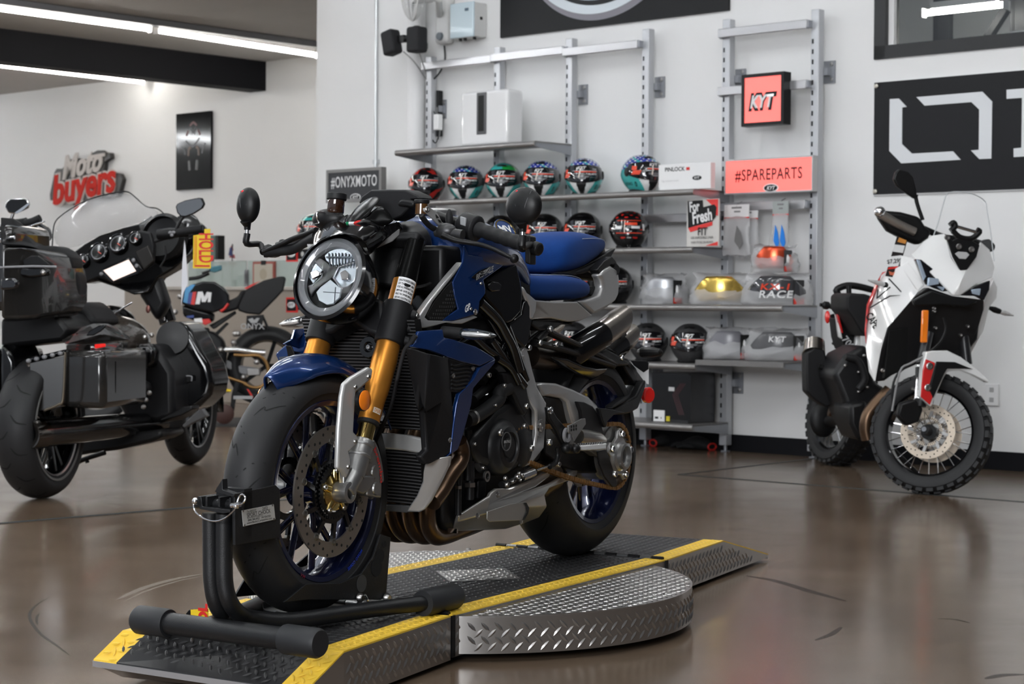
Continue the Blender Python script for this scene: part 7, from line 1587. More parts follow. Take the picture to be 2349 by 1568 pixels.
m = MB(); m.prism([CF.at(*zq(p), x=.05) for p in [(1110, 830), (1118, 870), (1130, 880), (1190, 892), (1200, 886), (1275, 898), (1290, 890), (1345, 780), (1395, 690), (1440, 690), (1350, 800), (1300, 905), (1190, 905), (1115, 890)]], (-.12, 0, 0)); m.build('cradle', M_TUB, chock, bevel=.001)
m = MB(); m.box(-.14, .04, -.06, .06, .004, .017); m.build('cradle_floor', M_TUB, chock)
m = MB(); m.prism([CF.at(*zq(p), y=.078) for p in [(935, 145), (1195, 88), (1222, 115), (1225, 420), (940, 470)]], (0, -.008, 0)); sp_ = m.build('clamp_plate', M_TUB, chock, bevel=.001)
m = MB(); m.prism([Vector((p.x-.10, -.070, p.z)) for p in [CF.at(*zq(p), y=.078) for p in [(1035, 145), (1195, 118), (1225, 400), (1040, 430)]]], (0, .006, 0)); m.build('clamp_plate', M_TUB, chock, bevel=.001)
P = [CF.at(*zq(p), y=.0795) for p in [(978, 250), (1180, 210), (1190, 305), (988, 350)]]
m = MB(); m.prism(P, (0, .0015, 0)); npl = m.build('name_plate', mat('plate_white', (0.62, 0.62, 0.60), 0.35, 0.3), chock, smooth=0)
U = (P[1]-P[0]); V_ = (P[0]-P[3]); cc = (P[0]+P[2])/2+Vector((0, .002, 0))
m = MB()
for s_, u, v, sz, w_ in (('SPORT CHOCK', 0, .13, .0135, .74), ('The BAXLEY', -.22, .36, .008, .3), ('2453', .2, .36, .010, .16), ('by Providence Products, LLC', -.12, -.05, .0062, .5), ('(888) 988-0853    PATENTED', 0, -.21, .0065, .72), ('www.BaxleyCompanies.com', 0, -.37, .0075, .78)):
    text(m, s_, cc+U*u+V_*v, U, V_, sz, width=w_*U.length, bold=.0)
m.build('plate_lettering', mat('plate_ink', (0.03, 0.03, 0.03), 0.4), npl, smooth=0)
m = MB()
for P_ in P: q = P_.lerp(cc, .08); m.lathe((q.x, .081, q.z), (0, 1, 0), [(.003, 0), (.0001, .0012)], 10)
m.build('plate_rivets', STL, npl)['kind'] = 'stuff'
xk = ux_
def kp(x_, y_, x=xk+.02): return CF.at(*zq((x_, y_)), x=x)
m = MB(); m.prism([kp(*p) for p in [(700, 165), (712, 240), (860, 270), (905, 262), (905, 245), (730, 225), (722, 162)]], (-.06, 0, 0)); m.build('clamp_channel', M_TUB, chock, bevel=.001)
for q in ((700, 160), (750, 160), (830, 165), (900, 168)):
    m = MB(); m.prism([kp(q[0], q[1]), kp(q[0]+12, q[1]+2), kp(q[0]+12, q[1]+62), kp(q[0], q[1]+60)], (-.07, 0, 0)); m.build('clamp_web', M_TUB, chock, smooth=0)
m = MB(); m.prism([kp(807, 130), kp(855, 50), kp(858, 118), kp(935, 145), kp(930, 165), kp(830, 140)], (-.02, 0, 0)); m.build('clamp_fin', M_TUB, chock, bevel=.001)
m = MB(); m.cyl(kp(700, 205, xk-.01), kp(960, 212, xk-.01), .012, n=14); m.build('clamp_shaft', M_TUB, chock)
m = MB(); m.box(xk-.05, xk-.02, .0, .078, kp(860, 260).z-.06, kp(860, 260).z+.05); m.build('clamp_back', M_TUB, chock)
m = MB(); m.tube(smooth_path([kp(*p, xk+.04) for p in [(965, 215), (990, 200), (1003, 170), (990, 150), (970, 155), (955, 185), (950, 212)]], 5), .0022, 8); m.build('pull_pin', CHR, chock)
m = MB(); m.tube([kp(915, 218, xk+.04), kp(970, 210, xk+.04)], .006, 12); m.ell(kp(945, 222, xk+.04), (.007, .007, .007), 12, 8); m.build('pull_pin', CHR, chock)
m = MB(); m.tube(smooth_path([kp(*p, xk+.04) for p in [(690, 185), (675, 215), (690, 260), (740, 300), (810, 317), (870, 300), (920, 260), (950, 225)]], 5), .0022, 8); m.build('pin_lanyard', CHR, chock)
m = MB(); m.ell(kp(685, 190, xk+.04), (.008, .008, .008), 12, 8); m.build('pull_pin', CHR, chock)
tg = empty('yellow_tag', 'yellow tag with red letters lying behind the chock foot at lower left', 'tag', CF, (0, 0, 0))
def tq(x_, y_): return CF.at(*zc(200, 1360, 7.34)((x_, y_)), x=ux_-.10)
m = MB(); m.prism([tq(1740, 275), tq(2030, 265), tq(2035, 440), tq(1745, 415)], (-.002, 0, 0)); m.build('card', mat('tag_yellow', (0.80, 0.56, 0.02), 0.5), tg, smooth=0)
m = MB(); t_ = tq(1960, 345)+Vector((.003, 0, 0)); text(m, 'OL', t_, (0, .0, 1), (0, -1, 0), .035, bold=.002); m.build('lettering', REDM, tg, smooth=0)
m = MB(); m.prism([tq(1610, 400), tq(1700, 285), tq(1750, 265), tq(1745, 415)], (-.01, 0, 0)); m.build('strap', BLK, tg, bevel=.002)
# helpers for the other machines
class Trace:
    """outlines on planes of one machine's own frame"""
    def __init__(s, fr, root, cv, ax, away=-1): s.fr, s.root, s.cv, s.ax, s.away = fr, root, cv, ax, away
    def pt(s, p, d):
        d = p[2] if len(p) > 2 else d
        return s.fr.at(*s.cv(p), **{s.ax: d})
    def pts(s, P, d): return [s.pt(p, d) for p in P]
    def plate(s, nm, P, d, th, mt, bev=.004, parent=None, seg=2):
        v = Vector((s.away*th, 0, 0)) if s.ax == 'x' else Vector((0, s.away*th, 0)); m = MB(); m.prism(s.pts(P, d), v); return m.build(nm, mt, parent or s.root, bevel=bev, bseg=seg)
    def tube(s, nm, P, d, r, mt, k=4, parent=None, n=12, sq=None):
        m = MB(); m.tube(smooth_path(s.pts(P, d), k) if k > 1 else s.pts(P, d), r, n, sq=sq); return m.build(nm, mt, parent or s.root)
    def sheet(s, nm, rows, mt, th=.004, parent=None):
        m = MB(); m.grid([s.pts(r, 0) for r in rows]); m.open = True; return m.build(nm, mt, parent or s.root, solid=th, subd=1, smooth=80)
    def blob(s, nm, p, d, r, mt, parent=None):
        m = MB(); m.ell(s.pt(p, d), r, 18, 12); return m.build(nm, mt, parent or s.root)
M_WPAINT = mat('white_gloss_paint', (0.80, 0.80, 0.79), 0.12, coat=1.0); M_REDP = mat('red_gloss_paint', (0.62, 0.02, 0.02), 0.2, coat=1.0)
# white adventure motorcycle
xo = floor_pt(2138, 1131); xr_ = floor_pt(1925, 1066); hd = (xo-xr_).normalized()
AF = Frame(xo, math.atan2(hd.y, hd.x)); AL = (xo-xr_).length
adv = empty('adventure_motorcycle', 'white, black and red adventure motorcycle with clear windscreen, parked against the wall', 'motorcycle', AF, (0, 0, 0))
G = Trace(AF, adv, zc(1820, 380, 2.0095), 'x')
def spoked_wheel(root, fr, c_px, Rpx_pt, n, R, hw, nm, knob=True, disc=True):
    n = Vector(n).normalized(); c = Vector(c_px); u = n.cross(Vector((0, 0, 1))).normalized(); w = u.cross(n).normalized()
    if w.z < 0: w = -w
    def P(a, r, o=.0): return c+(u*math.cos(a)+w*math.sin(a))*r+n*o
    m = MB(); prof = []
    for i in range(11):
        t = -1+2*i/10; prof.append((R-.022*abs(t)**2.2, hw*t))
    prof = [(R*.74, -hw*.72), (R*.80, -hw*.98), (R*.9, -hw*1.02)]+prof+[(R*.9, hw*1.02), (R*.80, hw*.98), (R*.74, hw*.72)]
    m.loft([[P(2*PI*k/72, r, o) for k in range(72)] for r, o in prof], True, False, True)
    if knob:
        for k in range(34):
            for s in (-1, 0, 1):
                a = 2*PI*(k+(.5 if s == 0 else 0))/34; q = P(a, R-(.010 if s else .001), s*hw*.72); t_ = (w*math.cos(a)-u*math.sin(a)); rd = (q-c-n*s*hw*.72).normalized()
                m.obox(q, t_*R*.055, n*hw*.26, rd*.008)
    t = m.build(nm+'_tyre', TIRE, root, smooth=40)
    m = MB(); m.loft([[P(2*PI*k/72, r, o) for k in range(72)] for r, o in [(R*.745, -hw*.72), (R*.70, -hw*.6), (R*.70, hw*.6), (R*.745, hw*.72), (R*.76, hw*.66), (R*.76, -hw*.66)]], True, False, True); rm = m.build(nm+'_rim', GBLK, root, smooth=40)
    m = MB(); m.cyl(P(0, 0, -hw*.9), P(0, 0, hw*.9), R*.13, n=28); m.build('hub', BLK, rm)
    for k in range(28):
        a = 2*PI*k/28; b = a+(.42 if k % 2 else -.42); s = 1 if (k//2) % 2 else -1
        m = MB(); m.cyl(P(b, R*.13, s*hw*.7), P(a, R*.71, s*hw*.15), .0026, n=6); m.build('wire_spoke', CHR, rm)
    if disc:
        for sd in (1, -1):
            o_ = hw*1.15*sd; m = MB(); m.loft([[P(2*PI*k/72, r, o) for k in range(72)] for r, o in [(R*.34, o_-.002), (R*.46, o_-.002), (R*.46, o_+.003), (R*.34, o_+.003)]], True, False, True)
            m.loft([[P(2*PI*k/48, r, o) for k in range(48)] for r, o in [(R*.20, o_-.002), (R*.245, o_-.002), (R*.245, o_+.003), (R*.20, o_+.003)]], True, False, True); d_ = m.build('brake_disc', mat('pale_disc', (0.55, 0.47, 0.38), 0.35, 0.8), root, smooth=40)
            m = MB()
            for k in range(8): a = 2*PI*k/8; m.bar(P(a, R*.2, o_), P(a+.15, R*.35, o_), .014, .006, up=n)
            m.build('disc_carrier', STL, d_, smooth=0)
            m = MB()
            for k in range(36): a = 2*PI*k/36; q = P(a, R*(.37, .40, .43)[k % 3], o_+.0032*sd); m.lathe(q, n*sd, [(.0035, 0), (.003, .0005)], 8)
            m.build('drilled_holes', M_HOLE, d_, smooth=0)['kind'] = 'stuff'
            m = MB()
            for k in range(44): a = 2*PI*k/44; m.bar(P(a, R*.205, o_+.004*sd), P(a, R*.235, o_+.004*sd), .003, .001, up=n)
            m.build('sensor_ring_slots', M_HOLE, d_, smooth=0)['kind'] = 'stuff'
    return P
cw_ = G.fr.at(2136, 993, x=.0)
nw = GND.local  # world-space normal turned into the machine's frame
def wdir(v): return Vector((Vector(v).dot(AF.ax[0]), Vector(v).dot(AF.ax[1]), v[2]))
R_A = (G.fr.at(2138, 856, x=0).z-.0)/2
nA = wdir((-.46, -.86, .22)).normalized()
Pa = spoked_wheel(adv, AF, Vector((cw_.x, cw_.y, R_A)), None, nA, R_A, .052, 'front')
cr = AF.at(1930, 985, x=-AL); nR = wdir((-.93, -.30, .18)).normalized()
Pr = spoked_wheel(adv, AF, Vector((-AL, cr.y, .30)), None, nR, .30, .070, 'rear', disc=False)
axl = Pa(0, 0, .085)
m = MB(); m.tube([Pa(0, 0, .05), Pa(0, 0, .115)], .020, 20); m.tube([Pa(0, 0, .12), Pa(0, 0, .13)], [.012, .012], 16, mi=1); m.build('axle_boss', [BLK, CHR], adv)
G.tube('fork_lower', [(585, 1110, .10), (590, 930, .06)], 0, .028, BLK, 1); G.tube('fork_stanchion', [(575, 1075, .10), (588, 920, .06)], 0, .019, mat('bright_tube', (0.7, 0.7, 0.7), 0.2, .9), 1)
G.tube('fork_upper', [(590, 915, .055), (622, 770, .0)], 0, .026, mat('fork_black', (0.02, 0.02, 0.022), .3), 1); G.tube('fork_upper', [(800, 915, -.10), (780, 740, -.12)], 0, .026, mat('fork_black'), 1)
m = MB(); p0 = G.pt((604, 740), .05); m.obox(p0, Vector((0, .017, 0)), Vector((0, .003, .078)), Vector((.008, 0, 0))); m.build('amber_reflector', ORNG, adv, bevel=.006)
G.plate('brake_caliper', [(495, 1095), (560, 1075), (600, 1120), (580, 1180), (520, 1200), (480, 1150)], .12, .05, BLK, .01)
mg = [(612, 858, .14), (640, 852, .13), (710, 850, .10), (772, 880, .09), (850, 940, .12), (903, 988, .15), (900, 1002, .15), (830, 965, .14), (770, 942, .12), (712, 948, .12), (690, 985, .13), (635, 1112, .16), (585, 1065, .16), (598, 930, .15)]
G.plate('front_mudguard', mg, .12, .06, M_WPAINT, .008, seg=3)
G.plate('mudguard_insert', [(660, 902), (745, 904), (830, 938), (790, 935), (710, 935), (695, 960), (645, 1070), (628, 1030)], .163, .012, BLK, .003)
rp = G.plate('mudguard_red_panel', [(612, 890), (655, 908), (624, 1025), (643, 1065), (630, 1102), (588, 1065), (598, 940)], .168, .012, M_REDP, .003)
for q in ((628, 923), (620, 1022)):
    m = MB(); m.bolt(G.pt(q, .170), (1, 0, 0), .017, .006); m.build('panel_bolt', STL, rp)
G.tube('brake_hose', [(690, 700), (700, 760), (660, 830), (560, 900), (480, 960), (455, 1040), (465, 1130)], .10, .006, BLK); G.tube('brake_hose', [(640, 860), (540, 910), (490, 950), (455, 1130)], .11, .005, mat('grey_cable'))
def gfac(nm, V, F, mt, th=.02, bev=.006):
    P = [G.pt(v, 0) for v in V]; n = len(P); m = MB(); m.add(P+[p-Vector((th, 0, 0)) for p in P], []); ed = set()
    for f in F:
        m.f.append(tuple(f)); m.f.append(tuple(i+n for i in f[::-1])); m.m += [0, 0]
        for a, b in zip(f, f[1:]+f[:1]): ed.add((a, b))
    for a, b in ed:
        if (b, a) not in ed: m.f.append((a, b, b+n, a+n)); m.m.append(0)
    return m.build(nm, mt, adv, bevel=bev, smooth=30)
gfac('front_cowl', [(545, 410, -.12), (600, 350, -.18), (640, 322, -.16), (700, 312, -.14), (730, 420, -.02), (765, 480, .02), (800, 470, .02), (840, 420, -.04), (865, 350, -.14), (905, 385, -.16), (930, 470, -.16), (918, 515, -.12), (850, 545, .02), (765, 600, .08), (735, 598, .08), (640, 500, .0), (570, 432, -.10), (770, 540, .10)],
     [[0, 1, 2, 3, 4, 15, 16], [4, 5, 17, 14, 15], [5, 6, 17], [6, 7, 12, 13, 17], [7, 8, 9, 10, 11, 12], [17, 13, 14]], M_WPAINT)
gfac('side_fairing', [(495, 462, -.16), (530, 440, -.14), (605, 550, -.08), (575, 582, -.09), (560, 600, -.08), (432, 750, -.10), (400, 850, -.12), (378, 995, -.16), (352, 950, -.22), (340, 850, -.30), (336, 760, -.32), (350, 640, -.32), (400, 530, -.30), (430, 492, -.26), (470, 600, -.17)],
     [[0, 1, 2, 3, 14], [3, 4, 5, 14], [14, 5, 6, 7, 8, 9, 10, 11], [14, 11, 12, 13, 0]], M_WPAINT)
gfac('upper_fairing', [(498, 412, -.2), (560, 425, -.12), (600, 545, -.085), (575, 580, -.09), (495, 458, -.16)], [[0, 1, 2, 3, 4]], M_WPAINT)
gfac('side_fairing', [(922, 515, -.12), (942, 560, -.14), (938, 610, -.16), (905, 650, -.16), (878, 760, -.18), (800, 902, -.2), (788, 890, -.19), (850, 730, -.15), (878, 650, -.12), (890, 590, -.12)], [[0, 1, 2, 3, 8, 9], [3, 4, 5, 6, 7, 8]], M_WPAINT)
G.plate('red_side_stripe', [(430, 485, -.258), (405, 505, -.285), (385, 560, -.29), (345, 650, -.3), (336, 760, -.31), (336, 820, -.31), (330, 760, -.32), (340, 640, -.33), (380, 545, -.31), (412, 490, -.28)], 0, .01, M_REDP, .001)
for a in ([(352, 655), (445, 600), (510, 595), (440, 520)], [(445, 560), (385, 610), (390, 570)], [(385, 650), (420, 628), (410, 690), (380, 710), (385, 650)]): G.tube('fairing_line', [(x, y, -.155 if x > 430 else -.27) for x, y in a], 0, .0035, BLK, 1)
m = MB(); A_, B_ = G.pt((342, 682), -.235), G.pt((382, 742), -.235); ux = B_-A_; uy = G.pt((362, 668), -.235)-G.pt((350, 700), -.235); nn_ = ux.cross(uy); text(m, 'CAPE', (A_+B_)/2+Vector((.012, 0, 0)), ux, uy-ux.normalized()*uy.dot(ux.normalized()), .055, bold=.0015, width=ux.length); m.build('fairing_lettering', BLK, adv, smooth=0)
G.plate('headlamp', [(562, 430), (590, 432), (650, 480), (730, 575), (690, 580), (640, 560), (610, 545), (590, 500)], -.02, .03, M_VIS, .004); G.plate('headlamp', [(775, 598), (830, 555), (908, 528), (905, 570), (880, 620), (840, 600)], .04, .03, M_VIS, .004)
for q in ([(625, 515), (670, 520), (672, 545), (620, 555)], [(665, 555), (700, 560), (690, 580)], [(820, 570), (865, 565), (860, 598), (825, 590)]): G.plate('lamp_lens', q, .045, .02, mat('cool_lens', (0.5, 0.6, 0.72), .15, .4), .003)
G.plate('lamp_strip', [(568, 432), (585, 435), (612, 510), (600, 530)], -.0, .01, mat('cool_lens'), .002)
G.plate('chin_cover', [(435, 745, -.1), (560, 605, -.08), (620, 560, .0), (735, 600, .05), (880, 618, .0), (880, 660, -.04), (855, 740, -.1), (790, 890, -.16), (700, 850, -.10), (615, 860, -.06), (560, 890, -.1), (420, 990, -.16), (382, 995, -.17), (400, 860, -.13)], 0, .06, mat('deep_black', (0.006, 0.006, 0.007), .45), .006)
G.plate('chin_panel', [(550, 620), (640, 575), (735, 605), (850, 625), (800, 650), (700, 640), (560, 645)], .07, .03, BLK, .006)
G.plate('radiator', [(440, 760), (560, 740), (600, 900), (420, 980)], -.10, .05, M_RAD, .003); G.plate('frame_mass', [(640, 640), (870, 640), (850, 800), (780, 890), (640, 880)], -.12, .2, BLK, .01)
for q in ((646, 657), (646, 670), (652, 747), (738, 640), (410, 943), (550, 1028), (768, 780), (800, 740)):
    m = MB(); m.bolt(G.pt(q, -.0), (1, 0, 0), .009, .02); m.build('body_bolt', STL, adv)
G.plate('instrument_bracket', [(700, 312), (735, 345), (760, 330), (825, 345), (860, 365), (845, 420), (800, 480), (770, 482), (735, 420)], .03, .015, BLK, .004)
G.plate('bracket_opening', [(745, 405), (760, 395), (800, 398), (812, 410), (795, 430), (765, 428)], .032, .004, mat('pale_grey_print'), .002)
G.tube('screen_adjuster', [(722, 275), (738, 262), (745, 280), (725, 300)], .02, .014, BLK); G.tube('screen_adjuster', [(735, 275), (850, 308)], .02, .008, CHR, 1); G.tube('screen_adjuster', [(735, 300), (770, 330), (820, 335), (858, 305), (845, 295)], .02, .014, BLK)
G.sheet('windscreen', [[(645, 325, -.18), (700, 312, -.05), (790, 330, .0), (870, 350, -.05), (925, 440, -.2)], [(668, 260, -.2), (720, 240, -.10), (790, 240, -.06), (860, 250, -.10), (910, 310, -.22)], [(690, 180, -.24), (730, 160, -.17), (790, 155, -.14), (850, 165, -.17), (893, 210, -.25)], [(708, 130, -.27), (740, 120, -.23), (790, 122, -.21), (840, 135, -.23), (884, 165, -.28)]], mat('clear_screen', (0.8, 0.82, 0.83), 0.04, alpha=.05), .004)
G.tube('screen_edge_highlight', [(645, 325, -.18), (668, 260, -.2), (690, 180, -.24), (708, 130, -.27), (740, 120, -.23), (790, 122, -.21), (840, 135, -.23), (884, 165, -.28), (893, 210, -.25), (910, 310, -.22), (925, 440, -.2)], 0, .0028, mat('edge_highlight', (.55, .57, .58), .1), 3, n=6)  # pale tube added as the bright highlight along the screen's rim
for q in ((762, 372), (820, 385), (708, 330)):
    m = MB(); m.bolt(G.pt(q, .04), (1, 0, 0), .014, .008); m.build('screen_bolt', STL, adv)
G.plate('hand_guard', [(385, 212), (410, 205), (500, 212), (585, 235), (612, 280), (642, 302), (625, 335), (580, 366), (520, 342), (440, 300), (405, 250)], -.28, .07, BLK, .02, seg=3)
G.tube('guard_strip', [(390, 215), (470, 262), (560, 305)], -.265, .022, mat('brushed_strip', (0.5, 0.46, 0.42), .3, .9), 2, n=14); G.blob('bar_end', (398, 213), -.262, (.028, .028, .028), CHR)
G.plate('hand_guard', [(862, 350), (905, 335), (935, 365), (930, 390), (900, 402)], -.3, .06, BLK, .01)
G.plate('mirror', [(463, 62), (472, 30), (490, 14), (530, 28), (553, 50), (568, 110), (572, 150), (560, 152), (520, 125), (480, 95)], -.34, .03, BLK, .008, seg=3); G.tube('mirror_stalk', [(562, 135), (572, 180), (596, 250)], -.34, [.016]+[.010]*8, BLK)
G.tube('handlebar', [(600, 290), (700, 330), (800, 340), (900, 370)], -.36, .016, BLK)
def ind(P, d, r=.016):
    m = MB(); a, b, c, e = G.pts(P, d); m.tube([a, b], .010, 10); o = m.build('turn_indicator', BLK, adv); m = MB(); m.tube([b, b.lerp(c, .4), b.lerp(c, .8), c], [.014, .022, .02, .012], 12, sq=(1, .7)); m.build('indicator_body', BLK, o); m = MB(); m.tube([c.lerp(e, -.3), c.lerp(e, .3), e], [.016, .022, .006], 12, sq=(1, .6)); m.build('indicator_lens', mat('led_lens'), o)
ind([(490, 575), (465, 560), (410, 545), (345, 527)], -.24); ind([(885, 655), (905, 655), (960, 675), (1014, 690)], -.24)
G.plate('seat', [(245, 600), (262, 585), (330, 590), (362, 600), (352, 700), (335, 790), (310, 760), (275, 700), (245, 660)], -.55, .3, RUB, .02, seg=3)
G.tube('grab_rail', [(240, 655), (205, 590), (200, 570), (245, 552), (300, 556), (365, 572)], -.95, .018, BLK, 3); G.tube('grab_rail', [(255, 552), (260, 600), (300, 640)], -.9, .014, BLK, 3)
G.plate('tail_panel', [(198, 660), (245, 668), (270, 700), (312, 770), (310, 840), (290, 862), (245, 868), (205, 845), (240, 850), (285, 830), (290, 780), (245, 705), (210, 700), (228, 800), (215, 790)], -.80, .05, M_WPAINT, .006)
G.plate('tail_red_stripe', [(200, 684), (250, 690), (300, 775), (296, 780), (242, 700), (212, 698), (230, 770), (222, 770)], -.785, .03, M_REDP, .001); G.plate('tail_inner', [(212, 702), (245, 706), (292, 785), (284, 830), (240, 848), (222, 790)], -.83, .2, BLK, .004)
m = MB(); p = G.pt((246, 815), -.8); text(m, '700', p+Vector((.03, 0, 0)), (0, .3, -.35), (0, .35, .3), .05, bold=.0012); m.build('tail_lettering', mat('pale_grey_print'), adv, smooth=0)
G.blob('tail_lamp', (157, 697), -1.15, (.03, .014, .035), M_TAPE); G.tube('rear_indicator', [(195, 660), (160, 645), (122, 640)], -1.15, [.012]*4+[.022]*3+[.01]*2, BLK)
G.plate('plate_holder', [(165, 690), (190, 680), (200, 740), (215, 800), (218, 848), (180, 820), (195, 800), (180, 740)], -1.15, .03, BLK, .004)
G.plate('silencer_guard', [(60, 860), (100, 838), (140, 845), (150, 870), (155, 900), (170, 905), (165, 930), (240, 950), (250, 1000), (200, 1100), (150, 1112), (100, 1080), (62, 1040), (60, 950)], -.70, .10, PLA, .02, seg=3)
m = MB(); a, b = G.pt((95, 865), -.74), G.pt((97, 812), -.78); m.tube([a, b, b, a], [.058, .052, .044, .044], 28); m.build('silencer_tip', M_BSH, adv)
G.tube('silencer_strap', [(115, 925), (160, 935), (240, 960)], -.66, .014, BLK, 1)
G.tube('exhaust_header', [(445, 1035), (390, 1090), (345, 1150), (335, 1210), (345, 1260)], -.20, .034, M_BRN, 5, n=20); G.tube('exhaust_link', [(165, 1130), (210, 1145), (260, 1160)], -.75, .026, M_BRN, 3)
G.plate('engine_block', [(240, 870), (340, 820), (380, 1000), (440, 1030), (360, 1120), (330, 1200), (260, 1190), (230, 1080), (180, 960)], -.42, .35, M_ENG, .03, seg=3)
G.plate('skid_plate', [(260, 1100), (340, 1080), (350, 1250), (300, 1270), (262, 1190)], -.30, .3, BLK, .02)
for q in ((240, 920), (300, 950), (325, 875), (300, 1040), (340, 1020)): G.blob('engine_fastener', q, -.40, (.008, .008, .008), STL)
G.tube('engine_hose', [(240, 880), (300, 900), (330, 980), (300, 1030)], -.38, .018, RUB)
G.tube('swing_arm', [(330, 1120, -.5), (160, 1180, -AL)], 0, .035, BLK, 1); G.blob('rear_hub', (138, 1170), -AL+.02, (.03, .08, .10), BLK)
m = MB(); m.tube([G.pt((330, 1180), -.5), Vector((-.45, .12, .0))+Vector((0, 0, .015))], .012, 10); m.box(-.49, -.41, .08, .15, 0, .012); m.build('side_stand', BLK, adv)
tg2 = empty('price_tag', 'tall printed price tag hanging from the white motorcycle handguard', 'tag', AF, (0, 0, 0)); G2 = Trace(AF, tg2, zc(1820, 380, 2.0095), 'x')
G2.plate('card', [(478, 325), (525, 345), (478, 516), (424, 508)], -.20, .003, mat('tag_black', (.02, .015, .015), .4), 0); G2.plate('paper', [(465, 362), (514, 368), (505, 402), (458, 395)], -.197, .002, WHITE, 0); G2.plate('paper', [(448, 418), (498, 412), (484, 462), (436, 465)], -.197, .002, WHITE, 0); G2.plate('red_bar', [(440, 468), (484, 462), (482, 472), (434, 478)], -.197, .002, REDM, 0); G2.plate('orange_logo', [(440, 485), (458, 492), (474, 484), (462, 505), (445, 503)], -.197, .002, mat('orange_print', (.6, .15, .08), .4), 0); G2.plate('gold_print', [(488, 330), (522, 344), (516, 360), (480, 350)], -.197, .002, mat('gold_print'), 0)
m = MB(); p = G2.pt((466, 440), -.193); text(m, '$7,299', p, (0, 1, .12), (0, -.12, 1), .028, bold=.0003); m.build('lettering', BLK, tg2, smooth=0)
# black touring motorcycle
bo = floor_pt(95, 1142); bf = floor_pt(435, 1065); hb_ = (bf-bo).normalized(); BF = Frame(bo, math.atan2(hb_.y, hb_.x)); BL = (bf-bo).length
bag = empty('touring_motorcycle', 'large gloss black touring motorcycle with saddlebags, seen from behind at the left edge', 'motorcycle', BF, (0, 0, 0))
H = Trace(BF, bag, zc(0, 400, 3.919), 'x', 1); I = Trace(BF, bag, zc(0, 740, 3.733), 'x', 1)
M_CHARC = mat('charcoal_metallic', (0.016, 0.015, 0.014), 0.2, 0.0, coat=0.8)
M_BRNP = mat('bronze_black_paint', (0.06, 0.048, 0.038), 0.2, 0.2, coat=0.8)
def road_wheel(root, c, R, hw, nm, y1=1):
    m = MB(); tyre(m, c, R, hw, R*.68, .04, 72); m.build(nm+'_tyre', TIRE, root, smooth=50)
    m = MB(); tread(m, c, R, hw, .04, [[(0, .05), (.10, .35), (.12, .8)]], 14, w=.008); m.build(nm+'_tread_groove', mat('groove_black'), root, smooth=0)['kind'] = 'stuff'
    m = MB(); m.lathe(c, (0, 1, 0), [(R*.68, -hw*.8), (R*.71, -hw*.85), (R*.64, -hw*.2), (R*.64, hw*.2), (R*.71, hw*.85), (R*.68, hw*.8), (R*.61, hw*.2), (R*.61, -hw*.2)], 72, loop=True); r = m.build(nm+'_rim', GBLK, root, smooth=50)
    m = MB()
    m.lathe((c[0], c[1], c[2]), (0, 1, 0), [(R*.655, -hw*.84), (R*.68, -hw*.88), (R*.68, -hw*.84), (R*.655, -hw*.80)], 72, loop=True); m.build('polished_edge', STL, r, smooth=50)
    for k in range(5):
        for s in (-.16, .16):
            a = 2*PI*k/5+s; m = MB(); m.bar((c[0]+math.cos(a-s*.5)*R*.12, c[1]-hw*.3, c[2]+math.sin(a-s*.5)*R*.12), (c[0]+math.cos(a)*R*.64, c[1]-hw*.5, c[2]+math.sin(a)*R*.64), .022, .03, up=(0, 1, 0)); m.build('spoke', GBLK, r, bevel=.003)
    m = MB(); m.cyl((c[0], c[1]-hw*.9, c[2]), (c[0], c[1]+hw*.9, c[2]), R*.16, n=30); m.build('hub', BLK, r)
road_wheel(bag, (0, 0, .325), .325, .09, 'rear'); road_wheel(bag, (BL, 0, .30), .30, .065, 'front')
m = MB(); m.lathe((0, -.088, .325), (0, 1, 0), [(.233, 0), (.243, -.001), (.243, .004), (.233, .004)], 72, loop=True); m.build('white_tyre_line', mat('grey_line', (0.16, 0.155, 0.15), .6), bag)
def bfac(nm, T_, V, F, mt, th=.03, bev=.008, d=(1, 0, 0)):
    P = [T_.pt(v, 0) for v in V]; n = len(P); m = MB(); m.add(P+[p+Vector(d)*th for p in P], []); ed = set()
    for f in F:
        m.f.append(tuple(f)); m.f.append(tuple(i+n for i in f[::-1])); m.m += [0, 0]
        for a, b in zip(f, f[1:]+f[:1]): ed.add((a, b))
    for a, b in ed:
        if (b, a) not in ed: m.f.append((a, b, b+n, a+n)); m.m.append(0)
    return m.build(nm, mt, bag, bevel=bev, smooth=30, bseg=3)
sb = bfac('saddlebag', I, [(255, 345, -.18), (265, 560, -.18), (258, 740, -.18), (275, 765, -.18), (520, 720, -.16), (545, 640, -.15), (562, 280, -.14), (570, 190, -.14), (1060, 165, .42), (1005, 330, .42), (975, 650, .42), (955, 680, .42), (545, 690, -.15), (1055, 260, .43)], [[0, 1, 2, 3, 4, 5, 6], [6, 5, 12, 11, 10, 9, 13, 8, 7]], M_CHARC, .05, .02)
bfac('saddlebag_rear_face', I, [(160, 340, -.10), (250, 340, -.17), (258, 745, -.17), (240, 800, -.15), (150, 810, -.12), (140, 600, -.1)], [[0, 1, 2, 3, 4, 5]], M_BRNP, .04, .02)
m = MB(); m.box(-.14, .42, .0, 0, 0, 0)
q0, q1 = I.pt((400, 500), -.12), I.pt((980, 450), .38); m = MB(); m.prism([(q0.x, -.16, .42), (q1.x, -.16, .42), (q1.x, -.16, .68), (q0.x, -.16, .68)], (0, -.20, 0)); m.build('saddlebag_inner', M_CHARC, bag, bevel=.03)
m = MB(); m.prism([(q0.x, .16, .42), (q1.x, .16, .42), (q1.x, .16, .68), (q0.x, .16, .68)], (0, .20, 0)); m.build('saddlebag_left', M_CHARC, bag, bevel=.03)
